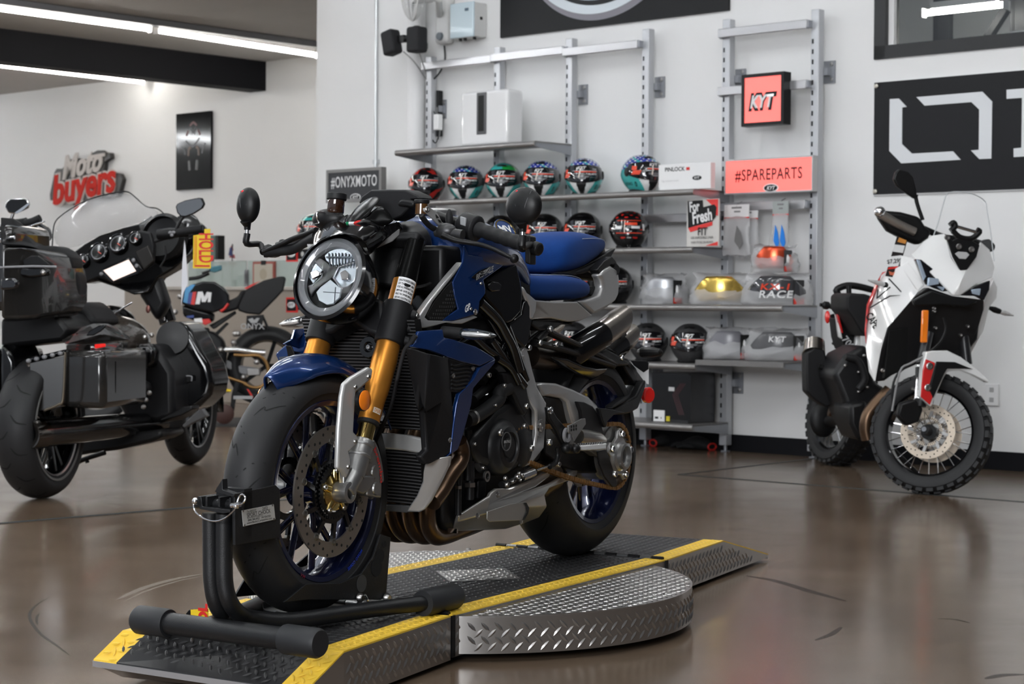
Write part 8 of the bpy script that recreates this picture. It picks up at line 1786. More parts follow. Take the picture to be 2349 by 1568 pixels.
bfac('saddlebag_lid', I, [(530, 148, -.16), (600, 110, -.12), (640, 92, -.1), (700, 40, -.02), (800, 5, .10), (900, 8, .25), (1000, 60, .40), (1085, 125, .46), (1085, 150, .46), (560, 182, -.15), (860, 100, .1)], [[0, 1, 2, 3, 4, 10, 9], [4, 5, 6, 7, 8, 10], [10, 8, 9]], M_CHARC, .04, .01)
I.plate('lid_badge', [(735, 112), (760, 70), (840, 25), (895, 12), (905, 35), (860, 75), (800, 108)], -.06, .01, GBLK, .004)
I.plate('red_lid_reflector', [(808, 185, .05), (890, 178, .1), (892, 205, .1), (812, 222, .05)], .05, .02, mat('reflector_red_glow', (.55, .01, .01), .3, emit=(1, .02, .01), estr=.15), .002); I.plate('marker_housing', [(760, 190, .06), (990, 165, .24), (1025, 180, .26), (1020, 210, .26), (960, 235, .2), (790, 258, .06)], .1, .03, M_VIS, .006)  # red reflector, no lamp; a faint glow is added to its colour
I.tube('bag_edge', [(560, 250), (540, 640), (500, 700), (380, 750)], -.22, .006, mat('soft_highlight', (.2, .17, .13), .2, .8)); I.tube('bag_edge', [(985, 330), (975, 640), (900, 680), (560, 710)], -.0, .006, GBLK)  # first tube is the soft highlight on the bag edge, built as shape
I.plate('fender', [(0, 180), (60, 200), (120, 330), (130, 560), (80, 830), (0, 850)], -.16, .3, GBLK, .03, seg=3); I.tube('fender_edge', [(0, 640), (90, 740), (150, 900)], -.2, .008, BLK)
I.plate('light_bar', [(205, 310), (560, 225), (560, 270), (240, 350)], -.13, .05, GBLK, .01);
for k in range(5): I.blob('light_bar_led', (245+k*68, 325-k*16), -.15, (.01, .012, .010), M_GP)
a, b, c = I.pt((262, 955), -.25), I.pt((900, 895), .35), I.pt((1380, 850), .95)
m = MB(); m.tube([a, a.lerp(b, .08), b, c], [.062, .064, .060, .05], 36, mi=0); mu = m.build('muffler', GBLK, bag)
m = MB(); d_ = (b-a).normalized(); m.lathe(a-d_*.02, d_, [(.040, .10), (.040, .0), (.064, -.005), (.068, .02), (.068, .10), (.062, .10)], 36, cap=False); m.build('muffler_tip', mat('black_chrome', (.12, .11, .10), .1, 1.0), mu)
m = MB(); m.lathe(a+d_*.04, d_, [(.040, 0), (.0001, .001)], 30); m.build('muffler_bore', M_HOLE, mu)
I.plate('lower_frame', [(640, 1010), (900, 960), (1370, 920), (1400, 970), (1310, 1015), (1000, 1090), (760, 1120), (660, 1140)], .6, .3, BLK, .02)
I.tube('side_stand', [(660, 1195), (740, 1160), (900, 1110)], .5, .012, BLK); I.tube('side_stand', [(750, 1200), (740, 1165)], .5, .010, BLK, 1)
I.plate('engine_block', [(1000, 200), (1330, 180), (1480, 420), (1490, 800), (1360, 860), (1080, 840), (1000, 700)], .75, .35, M_ENG, .03, seg=3); I.plate('air_cleaner', [(1150, 220), (1180, 180), (1280, 180), (1320, 240), (1310, 350), (1250, 395), (1180, 370), (1150, 300)], .68, .08, GBLK, .03, seg=3)
m = MB()
for k in range(9): p0 = I.pt((1150+k*3, 250+k*16), .66); p1 = I.pt((1260, 262+k*16), .66); m.bar(p0, p1, .012, .008)
m.build('cooling_fins', BLK, bag)['kind'] = 'stuff'
I.plate('cam_cover', [(1115, 560), (1140, 510), (1200, 495), (1250, 510), (1270, 570), (1240, 620), (1170, 630)], .66, .06, M_ENG, .012, seg=3)
I.tube('brake_line', [(1125, 220), (1120, 400), (1090, 600), (1040, 700)], .6, .008, CHR); I.tube('down_tube', [(1380, 670), (1360, 820)], .8, .013, CHR, 1); I.tube('frame_tube', [(1030, 400), (1070, 470), (1060, 560)], .62, .018, GBLK)
for q in ((1240, 125), (1300, 105), (1190, 670), (1250, 660), (1230, 720), (1280, 600), (350, 100), (205, 190)): I.blob('fastener', q, .62, (.012, .012, .012), STL)
I.plate('leg_fairing', [(1345, 40), (1400, 5), (1520, -10), (1590, 20), (1640, 80), (1720, 240), (1790, 360), (1825, 500), (1800, 620), (1700, 720), (1600, 770), (1500, 740), (1460, 560), (1400, 400), (1350, 200)], .95, .25, GBLK, .03, seg=4)
m = MB(); p = I.pt((1480, 130), .94); m.lathe(p, (-1, -.2, .1), [(.085, 0), (.08, .012), (.04, .016), (.0001, .018)], 32); m.build('leg_speaker', BLK, bag); I.plate('leg_vent', [(1500, 460), (1640, 455), (1640, 500), (1510, 550)], .93, .02, BLK, .004); I.tube('vent_edge', [(1500, 545), (1505, 480), (1560, 460), (1638, 458), (1640, 500)], .925, .004, M_GP)
I.plate('floor_board', [(1370, 830), (1560, 720), (1640, 710), (1650, 740), (1560, 790), (1390, 840)], .75, .10, BLK, .01); I.plate('mud_flap', [(1560, 880), (1650, 790), (1720, 730), (1770, 800), (1640, 860), (1580, 900)], 1.5, .05, mat('flap_grey', (.16, .16, .165), .5), .004)
m = MB(); rows = []
for i in range(17):
    a = math.radians(-5+165*i/16); rows.append([(BL+math.cos(a)*(.34-.04*abs(t)**3), .085*t, .30+math.sin(a)*(.34-.04*abs(t)**3)) for t in [-1+2*j/8 for j in range(9)]])
m.grid(rows); m.open = True; m.build('front_fender', GBLK, bag, solid=.004)
bfac('top_box_lid', H, [(0, 370, -.30), (70, 410, -.22), (150, 480, -.15), (230, 570, -.1), (320, 640, -.05), (500, 640, .02), (590, 690, .05), (650, 760, .05), (655, 850, .05), (545, 835, .02), (420, 720, -.1), (330, 660, -.2), (200, 640, -.28), (0, 640, -.38)], [[0, 1, 2, 3, 12, 13], [3, 4, 11, 12], [4, 5, 6, 7, 8, 9, 10, 11]], PLA, .12, .02)
bfac('top_box', H, [(0, 650, -.38), (200, 660, -.32), (330, 680, -.25), (430, 740, -.18), (520, 840, -.1), (545, 1000, -.1), (545, 1140, -.12), (470, 1270, -.16), (300, 1300, -.25), (0, 1310, -.36)], [[0, 1, 2, 8, 9], [2, 3, 4, 5, 6, 7, 8]], M_CHARC, .3, .03)
m = MB(); c0 = H.pt((0, 900), -.2); m.box(-.30, .12, .0, .30, c0.z-.16, c0.z+.22); m.build('top_box_body', M_CHARC, bag, bevel=.04)
H.plate('box_latch', [(150, 835), (380, 830), (440, 860), (430, 910), (270, 930), (160, 910)], -.30, .03, GBLK, .01); H.blob('latch_lock', (385, 880), -.33, (.008, .012, .012), STL)
H.plate('box_badge', [(205, 770), (280, 730), (340, 730), (430, 795), (440, 815), (215, 820)], -.31, .01, BLK, .003); H.plate('box_lamp', [(0, 930), (130, 930), (160, 970), (140, 1030), (0, 1040)], -.42, .03, M_VIS, .01)
H.tube('box_seam', [(0, 835), (300, 825), (510, 830)], -.36, .005, M_GP, 2)
bfac('side_pod', H, [(545, 855, .04), (640, 850, .06), (700, 900, .08), (712, 1000, .08), (690, 1110, .06), (560, 1150, .02), (545, 1000, .02)], [[0, 1, 2, 3, 4, 5, 6]], PLA, .10, .025)
H.tube('grab_handle', [(0, 590), (60, 575), (130, 565)], -.3, .008, CHR, 2); H.tube('grab_handle', [(0, 605), (40, 590), (90, 570)], -.3, .006, CHR, 2)
H.plate('seat', [(300, 1300), (560, 1160), (700, 1140), (790, 1220), (880, 1340), (640, 1420), (400, 1400)], .25, .30, RUB, .03, seg=3); H.plate('under_box', [(0, 1290), (500, 1250), (620, 1400), (560, 1500), (0, 1560)], -.05, .35, BLK, .02)
def bstation(pxt, pxb, x, hw_): a = H.pt(pxt, x); b = H.pt(pxb, x); return (x, a.z, b.z, hw_)
st = [(.42, .74, .62, .07), (.50, .80, .60, .12), (.62, .835, .58, .155), (.78, .845, .58, .17), (.92, .82, .60, .16), (1.05, .77, .62, .10)]
m = MB(); m.loft([sup(x, a, b, w_, 2.2, 28) for x, a, b, w_ in st]); m.build('fuel_tank', M_BRNP, bag, subd=1)
m = MB(); m.loft([sup(x, a+.02, b, w_, 3, 20) for x, a, b, w_ in [(.42, .77, .70, .05), (.6, .86, .75, .06), (.85, .87, .75, .06), (1.05, .80, .7, .05)]]); m.build('tank_console', GBLK, bag, subd=1)
H.tube('tank_highlight', [(930, 1330), (1060, 1230), (1190, 1150)], .55, .004, CHR, 3); H.blob('tank_badge', (1330, 1210), .7, (.006, .012, .02), mat('badge_dim', (.15, .06, .05), .3, .6))  # chrome line laid on the tank as a painted highlight
fr_ = bfac('fairing', H, [(640, 710, 1.05), (760, 620, 1.08), (900, 555, 1.1), (1100, 480, 1.15), (1240, 445, 1.15), (1290, 410, 1.15), (1355, 382, 1.15), (1410, 410, 1.2), (1540, 400, 1.28), (1620, 380, 1.32), (1720, 410, 1.32), (1790, 470, 1.3), (1820, 560, 1.25), (1700, 720, 1.15), (1560, 850, 1.1), (1420, 930, 1.05), (1330, 1060, 1.0), (1200, 1080, .98), (1030, 1010, .98), (880, 960, .98), (760, 980, 1.0), (700, 860, 1.02)], [list(range(22))], GBLK, .12, .02)
H.plate('dash_panel', [(665, 780), (900, 640), (1250, 500), (1350, 520), (1390, 640), (1380, 800), (1290, 870), (1040, 990), (880, 930), (740, 990)], .97, .03, BLK, .01)
for (x, y, r) in ((745, 772, .030), (885, 695, .045), (1058, 620, .046), (1213, 570, .030)):
    c = H.pt((x, y), .955); n_ = Vector((-1, .1, .35)).normalized(); m = MB(); m.lathe(c, n_, [(r*1.15, -.03), (r*1.15, .006), (r, .010), (r*.95, .0), (.0001, -.002)], 36); g_ = m.build('gauge', GBLK, bag)
    m = MB(); u1 = n_.cross(Vector((0, 0, 1))).normalized(); m.bar(c+n_*.003, c+n_*.003-Vector((0, .6, .4)).normalized()*r*.7, .004, .002, up=n_); m.build('needle', mat('needle_red', (.6, .08, .05), .4), g_, smooth=0)
    m = MB(); m.lathe(c+n_*.002, n_, [(r*.80, 0), (r*.90, 0)], 36, cap=False); m.build('gauge_ring', M_GP, g_, smooth=0)
sc_ = H.plate('screen_bezel', [(890, 880), (930, 840), (1150, 745), (1200, 740), (1290, 860), (1240, 900), (1020, 975), (980, 960)], .95, .015, GBLK, .006)
H.plate('screen', [(930, 862), (1155, 765), (1222, 868), (1020, 955)], .948, .012, mat('screen_reflection', (.75, .55, .45), .2, emit=(1.0, .80, .72), estr=.30), 0, parent=sc_)  # emission stands in for bright light reflected off the dash screen
for q in ((1200, 770), (1228, 820), (910, 893)): H.blob('screen_button', q, .945, (.005, .01, .01), M_GP)
H.plate('glove_box', [(1210, 690), (1330, 635), (1385, 770), (1290, 860)], .955, .02, mat('panel_charcoal', (.02, .018, .016), .3), .006)
c = H.pt((1460, 560), 1.1); m = MB(); m.lathe(c, (-1, .1, .2), [(.115, -.06), (.125, .0), (.105, .02), (.10, -.01), (.0001, -.03)], 40); m.build('fairing_speaker', BLK, bag)
c = H.pt((1680, 470), 1.2); m = MB(); m.lathe(c, (-1, -.3, .2), [(.07, -.02), (.07, .005), (.06, .008), (.0001, -.01)], 30); m.build('fairing_pod', GBLK, bag)
H.tube('fork_leg', [(1390, 960), (1510, 1330)], 1.25, .045, GBLK, 1, n=20); H.tube('fork_leg_stripe', [(1385, 1050), (1480, 1310)], 1.17, .006, STL, 1); H.plate('steering_cover', [(1200, 920), (1400, 880), (1500, 1160), (1400, 1330), (1250, 1100)], 1.05, .1, BLK, .03, seg=3)
ws = H.sheet('windshield', [[(475, 640, 1.2), (620, 700, 1.12), (800, 600, 1.12), (1000, 510, 1.15), (1240, 440, 1.17), (1480, 375, 1.3)], [(478, 500, 1.22), (640, 480, 1.1), (850, 420, 1.1), (1050, 380, 1.12), (1220, 340, 1.15), (1400, 302, 1.3)], [(560, 362, 1.25), (700, 330, 1.15), (850, 290, 1.12), (1010, 260, 1.12), (1160, 250, 1.15), (1310, 285, 1.3)], [(650, 300, 1.28), (800, 222, 1.2), (900, 190, 1.18), (1000, 170, 1.18), (1130, 153, 1.2), (1200, 190, 1.3)]], mat('tinted_screen', (0.42, 0.42, 0.42), 0.06, alpha=.20), .004)
H.tube('windshield_edge', [(470, 640, 1.2), (478, 500, 1.22), (500, 420, 1.23), (560, 362, 1.25), (650, 300, 1.28), (800, 222, 1.2), (1000, 170, 1.18), (1130, 153, 1.2), (1200, 190, 1.3), (1310, 285, 1.3), (1400, 302, 1.3), (1450, 330, 1.3), (1490, 375, 1.3)], 0, .0035, BLK, 3, n=6, parent=ws)
H.tube('grip', [(1600, 520), (1700, 505), (1820, 485)], .85, .019, RUB, 1, n=20); H.blob('grip_end', (1826, 492), .85, (.012, .012, .022), BLK); H.tube('switch_housing', [(1420, 540), (1530, 530), (1600, 518)], .87, [.026, .03, .022], BLK, 1, n=14); H.tube('brake_lever', [(1390, 600), (1480, 575), (1600, 550), (1700, 545)], .93, .009, BLK)
for q in ((1530, 522), (1560, 520), (1545, 545)): H.blob('switch_button', q, .84, (.006, .01, .008), M_GP)
H.tube('cable', [(1480, 640), (1490, 740), (1440, 830)], .95, .005, BLK)
def bmirror(P, st, mt, edge):
    o = H.plate('mirror', P, .85, .02, edge, .006, seg=3); c = sum((Vector((*q, 0)) for q in P), Vector())/len(P)
    H.plate('mirror_glass', [(lerp(c.x, x, .90), lerp(c.y, y, .88)) for x, y in P], .828, .002, mt, 0, parent=o); H.tube('mirror_stalk', st, .86, .008, edge, 2, parent=o)
M_MG = mat('mirror_glass_grey', (.30, .30, .30), .08, 1.0)
bmirror([(1575, 290), (1590, 262), (1660, 232), (1780, 208), (1815, 210), (1838, 262), (1820, 300), (1740, 352), (1660, 382), (1620, 378), (1590, 345)], [(1650, 375), (1610, 440), (1580, 500)], M_MG, BLK)
bmirror([(40, 290), (48, 250), (90, 218), (215, 212), (240, 218), (262, 262), (250, 300), (190, 330), (120, 355), (70, 345)], [(120, 350), (105, 390), (95, 420)], mat('dim_mirror', (.05, .05, .05), .1, 1.0), CHR)
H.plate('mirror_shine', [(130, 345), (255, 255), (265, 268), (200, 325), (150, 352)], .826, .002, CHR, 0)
H.tube('grip', [(230, 440), (300, 420), (360, 392)], .85, .020, RUB, 1, n=20); H.tube('switch_housing', [(130, 450), (180, 445), (240, 435)], .87, .028, BLK, 1); H.plate('left_pod', [(190, 420), (300, 410), (390, 480), (412, 560), (370, 612), (290, 590), (200, 500)], .95, .10, GBLK, .02, seg=3); H.tube('clutch_lever', [(250, 470), (330, 445), (402, 422)], .82, .005, CHR, 1)
ht = empty('hold_tag', 'yellow tag with red HOLD lettering hanging from the black touring motorcycle grip', 'tag', BF, (0, 0, 0)); HT2 = Trace(BF, ht, zc(0, 400, 3.919), 'x')
HT2.plate('card', [(1838, 490), (1892, 488), (1896, 845), (1735, 843), (1740, 548), (1838, 530)], .82, .002, mat('tag_yellow'), 0)
m = MB(); p = HT2.pt((1853, 660), .816); text(m, 'HOLD', p, (0, 0, -1), (0, -1, 0), .105, bold=.002, width=.125*1.15); m.build('lettering', REDM, ht, smooth=0)
m = MB();
for L_ in ([(1752, 550), (1750, 820)], [(1765, 555), (1763, 805)]): m.bar(HT2.pt(L_[0], .816), HT2.pt(L_[1], .816), .0022, .0008, up=(1, 0, 0))
m.bar(HT2.pt((1750, 820), .816), HT2.pt((1885, 822), .816), .008, .0008, up=(1, 0, 0)); m.build('red_lines', REDM, ht, smooth=0)
wt = empty('white_tag', 'folded white paper tag hanging edge-on beside the yellow HOLD tag', 'tag', BF, (0, 0, 0)); W2 = Trace(BF, wt, zc(0, 400, 3.919), 'x')
W2.plate('card', [(1660, 590), (1668, 640), (1692, 975), (1650, 1060), (1630, 1180), (1636, 900), (1640, 800)], .86, .002, mat('tag_white', (.7, .7, .74), .5), 0)
# black sport motorcycle on a paddock stand, behind
so = floor_pt(515, 968); SF = Frame((so.x, so.y, 0), .12)
spm = empty('sport_motorcycle', 'black sport motorcycle with blue and red stripes on its tank, on a stand behind', 'motorcycle', SF, (0, 0, 0)); J = Trace(SF, spm, zc(380, 480, 3.015), 'y', 1)
def jwheel(c, R, hw):
    m = MB(); tyre(m, c, R, hw, R*.66, .05, 64); m.build('rear_tyre', TIRE, spm, smooth=50)
    m = MB(); m.lathe(c, (0, 1, 0), [(R*.66, -hw*.8), (R*.69, -hw*.85), (R*.62, 0), (R*.69, hw*.85), (R*.66, hw*.8), (R*.59, 0)], 60, loop=True); r = m.build('rear_rim', GBLK, spm)
    m = MB(); m.lathe(c, (0, 1, 0), [(R*.68, -hw*.87), (R*.70, -hw*.88), (R*.70, -hw*.84)], 60, arc=(PI*.15, PI*.45), ref=(0, 0, 1), cap=False); m.build('rim_stripe', REDM, r)
    for k in range(5): a = 2*PI*k/5; m = MB(); m.bar(c, (c[0]+math.cos(a)*R*.62, c[1], c[2]+math.sin(a)*R*.62), .03, .03, up=(0, 1, 0)); m.build('spoke', GBLK, r)
cj = J.pt((700, 1080), .0); jwheel((cj.x, .0, cj.z), .33*.9, .09)
J.plate('fuel_tank', [(108, 640), (125, 560), (180, 520), (260, 497), (340, 500), (400, 540), (438, 590), (440, 640), (400, 690), (330, 715), (200, 690), (120, 660)], -.14, .26, GBLK, .04, seg=4)
for nm, P, mt in (('light_blue_stripe', [(135, 545), (180, 520), (205, 520), (160, 580), (150, 650), (120, 640)], mat('stripe_light_blue', (.05, .28, .55), .3)), ('dark_blue_stripe', [(160, 575), (188, 572), (175, 655), (148, 650)], mat('stripe_dark_blue', (.02, .05, .22), .3)), ('red_stripe', [(185, 572), (212, 568), (200, 660), (172, 655)], REDM)):
    J.plate(nm, P, -.145, .004, mt, 0)
J.plate('letter_m', [(222, 570), (255, 568), (268, 605), (285, 570), (318, 575), (310, 640), (290, 640), (295, 605), (275, 640), (250, 640), (245, 605), (235, 655), (205, 655)], -.147, .006, M_WHT, 0)
J.plate('side_panel', [(110, 660), (340, 720), (330, 780), (200, 770), (120, 740)], -.12, .22, GBLK, .02); J.plate('colour_panel', [(195, 755), (250, 750), (262, 785), (200, 780)], -.13, .01, M_WHT, .004); J.plate('colour_panel', [(250, 760), (300, 755), (318, 780), (275, 802), (255, 790)], -.13, .012, REDM, .004); J.plate('colour_panel', [(140, 738), (195, 730), (195, 750), (150, 752)], -.13, .01, mat('stripe_dark_blue'), .002)
J.plate('seat', [(360, 705), (420, 640), (500, 600), (520, 560), (560, 560), (500, 690), (400, 720)], -.12, .22, RUB, .02, seg=3); J.tube('seat_red_edge', [(380, 705), (410, 680), (432, 650)], -.13, .012, REDM, 2)
J.plate('tail_unit', [(500, 640), (520, 575), (600, 530), (680, 490), (780, 465), (820, 462), (832, 480), (815, 560), (760, 620), (690, 690), (650, 730), (560, 720), (500, 700)], -.11, .20, BLK, .02, seg=3); J.plate('tail_red_flash', [(540, 545), (600, 515), (660, 492), (600, 530), (560, 552)], -.12, .006, REDM, .001)
J.plate('subframe', [(300, 800), (340, 780), (480, 700), (490, 720), (350, 820), (330, 830)], .0, .04, BLK, .006); J.plate('subframe', [(280, 910), (420, 780), (440, 790), (300, 930)], .0, .04, BLK, .006)
pp = J.plate('tail_plate', [(560, 735), (680, 728), (665, 815), (555, 822)], -.12, .02, BLK, .003); m = MB(); q = J.pt((600, 808), -.145); text(m, 'ONYX', q, (1, 0, 0), (0, 0, 1), .06, bold=.001); m.build('plate_lettering', mat('pale_print'), pp, smooth=0); J.plate('plate_wings', [(570, 760), (600, 750), (612, 765), (630, 750), (650, 752), (630, 785), (590, 785)], -.142, .004, mat('pale_print'), 0, parent=pp)
J.tube('plate_stay', [(670, 740), (690, 780), (710, 830)], -.1, .010, BLK, 2)
J.plate('engine_block', [(240, 830), (330, 850), (400, 900), (420, 1000), (400, 1200), (330, 1230), (260, 1200), (220, 1000)], -.15, .30, M_ENG, .03, seg=3); J.plate('engine_cover', [(130, 800), (300, 820), (310, 880), (240, 900)], -.1, .05, BLK, .01)
J.tube('swing_arm', [(380, 975), (480, 968), (600, 985), (690, 990)], -.12, .022, mat('bright_tube'), 2); J.plate('swing_arm_plate', [(390, 1030), (520, 1080), (660, 1100), (655, 1150), (540, 1145), (400, 1090)], -.08, .05, M_GP, .01); J.plate('axle_block', [(560, 1100), (650, 1098), (652, 1148), (565, 1150)], -.14, .03, STL, .006)
J.tube('gold_chain_guard', [(470, 1005), (560, 1010), (640, 1010), (690, 1050), (710, 1110), (700, 1180), (660, 1225), (600, 1230), (540, 1205)], -.15, .012, M_CHN, 4); J.tube('gold_chain', [(400, 1150), (470, 1175), (560, 1205)], -.15, .011, M_CHN, 2)
for q in ((470, 920), (500, 860), (330, 990), (300, 910), (340, 1190), (630, 1055), (380, 970), (480, 860), (540, 1160), (65, 710), (100, 600)): J.blob('fastener', q, -.16, (.022, .02, .022), STL)
J.tube('handlebar', [(160, 480), (230, 470), (300, 440)], -.1, .014, BLK); J.plate('mirror', [(300, 400), (388, 385), (390, 420), (340, 438), (305, 430)], -.2, .02, mat('blue_mirror', (.12, .3, .36), .1, .8), .006); J.tube('mirror_stalk', [(250, 440), (305, 425)], -.2, .008, BLK, 1)
m = MB(); fx_ = cj.x-1.25; tyre(m, (fx_, 0, .29), .29, .06, .2, .035, 48); m.build('front_tyre', TIRE, spm)
ps = empty('paddock_stand', 'black paddock stand with a roller wheel and red sleeve, under the sport motorcycle', 'stand', SF, (0, 0, 0)); K = Trace(SF, ps, zc(380, 480, 3.015), 'y', 1)
K.plate('stand_leg', [(480, 1190), (510, 1200), (490, 1290), (465, 1440), (440, 1440), (455, 1280)], -.25, .04, BLK, .004)
c = K.pt((405, 1412), -.28); m = MB(); m.lathe((c.x, -.32, max(c.z, .075)), (0, 1, 0), [(.045, -.01), (.072, 0), (.072, .05), (.045, .06)], 30); m.build('roller_wheel', mat('roller_brown', (.06, .025, .02), .5), ps)
K.tube('bright_hoop', [(330, 1248), (400, 1250), (440, 1252)], -.28, .016, STL, 1); K.tube('bright_hoop', [(285, 1310), (280, 1370), (300, 1410), (350, 1422)], -.28, .014, STL, 4); K.plate('yellow_sleeve', [(400, 1235), (455, 1245), (450, 1262), (405, 1262)], -.30, .03, mat('tag_yellow'), .004)
K.plate('stand_arm', [(470, 1255), (500, 1260), (600, 1320), (590, 1340), (480, 1290)], -.25, .04, BLK, .004); K.plate('red_strap', [(560, 1240), (575, 1245), (610, 1300), (595, 1305)], -.28, .01, REDM, .002)
m = MB(); p = K.pt((545, 1300), -.292); m.box(p.x-.08, p.x+.06, p.y-.001, p.y, p.z-.012, p.z+.012); m.build('arm_print', mat('pale_print'), ps, smooth=0)
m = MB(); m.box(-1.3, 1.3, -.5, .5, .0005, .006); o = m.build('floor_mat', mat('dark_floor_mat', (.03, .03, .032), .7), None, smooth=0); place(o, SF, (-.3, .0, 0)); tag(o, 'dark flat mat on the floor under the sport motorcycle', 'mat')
# reception desk with glass screen, against the far wall
DY = 1.15; d0 = WF.at(470, 660, y=DY); d1 = WF.at(720, 660, y=DY)
dk = empty('reception_desk', 'beige counter with a pale green glass screen on top, behind the sport motorcycle', 'desk', WF, (0, 0, 0))
zt = WF.at(600, 657, y=DY).z
m = MB(); m.box(d0.x-1.2, XL+1.2, DY, DY+.7, 0, zt-.03); m.build('counter_body', mat('beige_laminate', (.36, .31, .26), .5), dk, bevel=.004)
m = MB(); m.box(d0.x-1.22, XL+1.22, DY-.03, DY+.73, zt-.03, zt); m.build('counter_top', mat('counter_light', (.5, .47, .42), .35), dk, bevel=.004)
zg = WF.at(600, 597, y=DY).z
M_GG = mat('green_glass', (.62, .72, .68), .15, trans=.6, ior=1.3, alpha=.75)
xs = [WF.at(x, 620, y=DY).x for x in (430, 562, 566, 700)]
for a, b in ((xs[0], xs[1]), (xs[2], xs[3]+.6)):
    m = MB(); m.box(a, b, DY+.01, DY+.018, zt, zg); m.build('glass_screen', M_GG, dk, smooth=0)
m = MB(); x = WF.at(564, 620, y=DY).x; m.box(x-.02, x+.02, DY, DY+.03, zt, zt+.12); m.box(x-.02, x+.02, DY, DY+.03, zg-.2, zg-.08); m.build('glass_clip', M_GP, dk, smooth=0)
a = WF.at(583, 600, y=DY-.01); b = WF.at(632, 648, y=DY-.01)
ct = empty('framed_certificate', 'red framed certificate leaning on the glass screen of the counter', 'certificate', WF, (0, 0, 0))
m = MB(); m.box(a.x, b.x, DY-.025, DY-.005, zt, a.z); m.build('frame', mat('dark_red_frame', (.35, .08, .06), .4), ct, smooth=0)
m = MB(); m.box(a.x+.02, b.x-.02, DY-.028, DY-.024, zt+.02, a.z-.02); m.build('paper', mat('aged_paper', (.5, .46, .38), .6), ct, smooth=0)
m = MB(); m.box(lerp(a.x, b.x, .4), lerp(a.x, b.x, .62), DY-.03, DY-.024, a.z-.03, a.z+.01); m.build('clip', BLK, ct, smooth=0)
m = MB(); m.ell((lerp(a.x, b.x, .5), DY-.028, lerp(zt, a.z, .5)), (.05, .001, .05), 20, 6); m.build('seal', mat('seal_tan', (.42, .36, .27), .6), ct)
for px, w_, h_, mt, lb in ((556, .05, .10, WHITE, 'small white cup on the counter left of the certificate'), (545, .03, .06, BLK, 'small dark object on the counter beside the white cup')):
    p = WF.at(px, 650, y=DY+.1); m = MB(); m.lathe((p.x, DY+.1, zt), (0, 0, 1), [(w_*.8, 0), (w_, h_), (w_*.9, h_), (w_*.7, .01), (.0001, .01)], 24); tag(m.build('cup', mt, frame=WF), lb, 'cup')
p = WF.at(533, 585, y=DY+.3)
fg2 = empty('desk_flag', 'small striped flag on a stick standing behind the glass screen', 'flag', WF, (0, 0, 0)); m = MB(); m.cyl((p.x, DY+.3, zt), (p.x, DY+.3, p.z+.10), .006, n=8); m.build('stick', BLK, fg2)
zf = p.z
for k in range(5):
    m = MB(); m.prism([(p.x-.05+.004*k, DY+.3, zf-.09+.035*k), (p.x+.06-.012*k, DY+.3, zf-.10+.035*k), (p.x+.05-.012*k, DY+.3, zf-.065+.035*k), (p.x-.045+.006*k, DY+.3, zf-.055+.035*k)], (0, .004, 0)); m.build('stripe', mat('flag_red', (.35, .06, .06), .6) if k % 2 == 0 else WHITE, fg2, smooth=0)
m = MB(); m.prism([(p.x-.05, DY+.298, zf-.0), (p.x+.01, DY+.298, zf-.01), (p.x+.0, DY+.298, zf+.07), (p.x-.03, DY+.298, zf+.07)], (0, -.003, 0)); m.build('canton', mat('flag_blue', (.03, .04, .15), .6), fg2, smooth=0)
a, b = WF.at(478, 540, y=DY+.3), WF.at(492, 595, y=DY+.3); mo = empty('monitor', 'dark monitor edge standing on the counter beside the HOLD tag', 'monitor', WF, (0, 0, 0)); m = MB(); m.box(a.x-.25, b.x+.02, DY+.3, DY+.36, b.z, a.z); m.build('screen', mat('monitor_teal', (.10, .16, .14), .3), mo, bevel=.004)
m = MB(); m.box(b.x, b.x+.05, DY+.3, DY+.38, b.z, a.z); m.build('side', BLK, mo, bevel=.004); m = MB(); m.box(a.x-.05, a.x+.02, DY+.33, DY+.35, zt+.008, b.z); m.box(a.x-.12, a.x+.1, DY+.28, DY+.42, zt, zt+.012); m.build('foot', BLK, mo)
# left wall: cut-out sign and poster
a = WF.at(200, 407, y=LY-.1); YS = LY-.06
sg = empty('cut_out_sign', 'red and white cut-out sign reading Moto buyers on the left wall', 'sign', WF, (a.x, YS, a.z))
def wq(px, py, y): q = WF.at(px, py, y=YS+y); return Vector((q.x-a.x, y, q.z-a.z))
zL = zc(0, 0, 3.091)
out = [(355, 1420), (352, 1380), (385, 1220), (400, 1195), (440, 1195), (490, 1130), (560, 1120), (630, 1130), (640, 1090), (690, 1065), (720, 1065), (740, 1080), (780, 1085), (785, 1120), (760, 1135), (740, 1150), (735, 1225), (800, 1222), (850, 1230), (868, 1270), (850, 1340), (835, 1390), (760, 1405), (640, 1405), (590, 1420), (570, 1450), (520, 1458), (500, 1425), (430, 1420)]
m = MB(); m.prism([wq(*zL(p), -.0) for p in out], (0, .05, 0)); m.build('backing', mat('sign_backing', (.035, .032, .03), .5), sg, bevel=.004)
u = (wq(*zL((850, 1260)), 0)-wq(*zL((380, 1320)), 0)); uu = Vector((u.x, 0, .10*u.x)).normalized(); wv_ = Vector((-.12, 0, 1)).normalized()
c1 = wq(*zL((600, 1320)), 0); c2 = wq(*zL((585, 1190)), 0)
W1 = abs(wq(*zL((835, 1300)), 0).x-wq(*zL((355, 1300)), 0).x)
for y_, bd, mt, nm in ((-.004, .035, mat('sign_white', (.62, .58, .55), .8, spec=.2), 'white_outline'), (-.012, .014, mat('sign_red', (.60, .035, .025), .8, spec=.2), 'red_lettering')):
    m = MB(); text(m, 'buyers', c1+Vector((0, y_, -.02)), uu, wv_, .43, bold=bd, shear=.22, width=W1*.94, extrude=.006); m.build(nm, mt, sg, smooth=0)
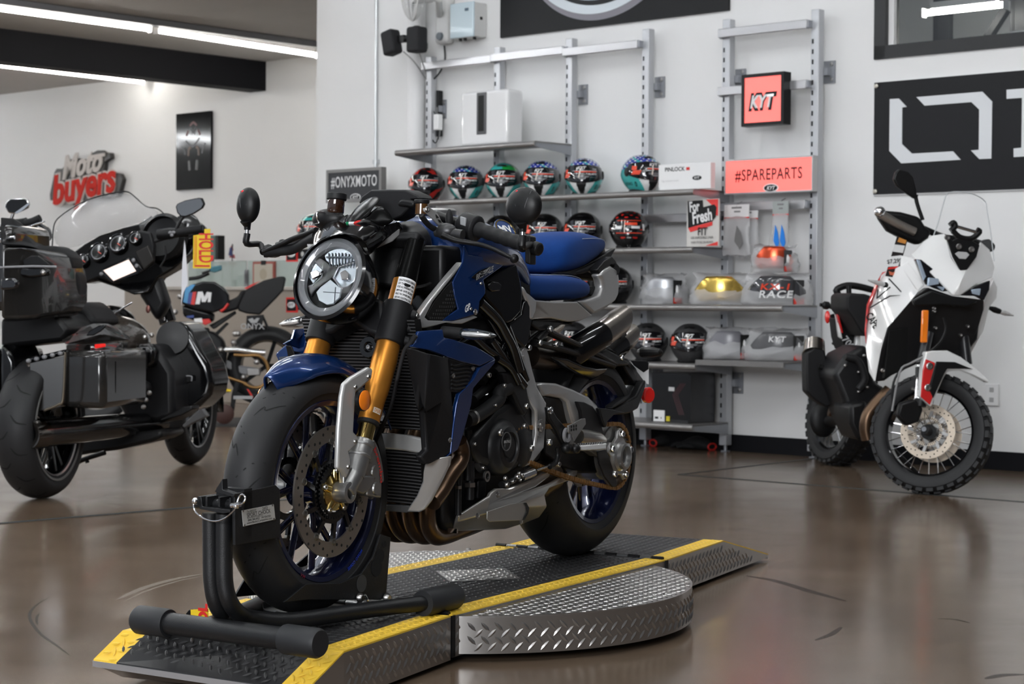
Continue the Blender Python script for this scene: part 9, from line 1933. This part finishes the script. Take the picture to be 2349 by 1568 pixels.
W2_ = abs(wq(*zL((730, 1180)), 0).x-wq(*zL((440, 1180)), 0).x)
m = MB(); text(m, 'Moto', c2+Vector((0, -.010, .045)), uu, wv_, .34, bold=.012, shear=.4, width=W2_, extrude=.006);
q0, q1 = wq(*zL((625, 1115)), -.012), wq(*zL((745, 1095)), -.012); m.bar(q0, q1, .006, .035); m.build('white_lettering', mat('sign_white'), sg, smooth=0)
p0 = WF.at(406, 259, y=LY-.02); p1 = WF.at(485, 434, y=LY-.02); zl0, zl1 = WF.at(485, 254, y=LY-.02).z, WF.at(485, 432, y=LY-.02).z
po = empty('motorcycle_poster', 'tall glossy black poster showing a dim motorcycle front, on the left wall', 'poster', WF, (0, 0, 0))
m = MB(); m.box(p0.x, p1.x, LY-.03, LY-.003, zl1, zl0); m.build('board', mat('gloss_black_print', (.004, .004, .005), .08, spec=.25), po, smooth=0)
def pq(u, v): return Vector((lerp(p0.x, p1.x, u), LY-.032, lerp(zl0, zl1, v)))
for nm, segs, mt, r in (('print_fork', [[(.36, .56), (.38, .47), (.44, .45)], [(.66, .56), (.64, .47), (.58, .45)]], mat('print_orange', (.07, .03, .01), .4), .014), ('print_bars', [[(.28, .36), (.48, .44), (.68, .34)], [(.16, .44), (.24, .47), (.27, .54)], [(.85, .41), (.78, .47), (.75, .54)]], mat('print_grey', (.06, .06, .065), .4), .010), ('print_lamp', [[(.42, .20), (.5, .26), (.58, .20)], [(.45, .28), (.5, .24), (.55, .29)]], mat('print_grey'), .010), ('print_red', [[(.4, .17), (.5, .13), (.6, .17)], [(.3, .3), (.36, .23)], [(.7, .3), (.64, .23)]], mat('print_dark_red', (.08, .01, .01), .4), .012), ('print_wheel', [[(.38, .62), (.40, .75)], [(.62, .62), (.60, .75)]], mat('print_dim', (.03, .03, .03), .4), .02)):
    m = MB()
    for s_ in segs: m.tube(smooth_path([pq(*q) for q in s_], 4), r, 8)
    for i in range(len(m.v)): x, y, z = m.v[i]; m.v[i] = (x, LY-.031+(y-(LY-.032))*.05, z)
    m.build(nm, mt, po)
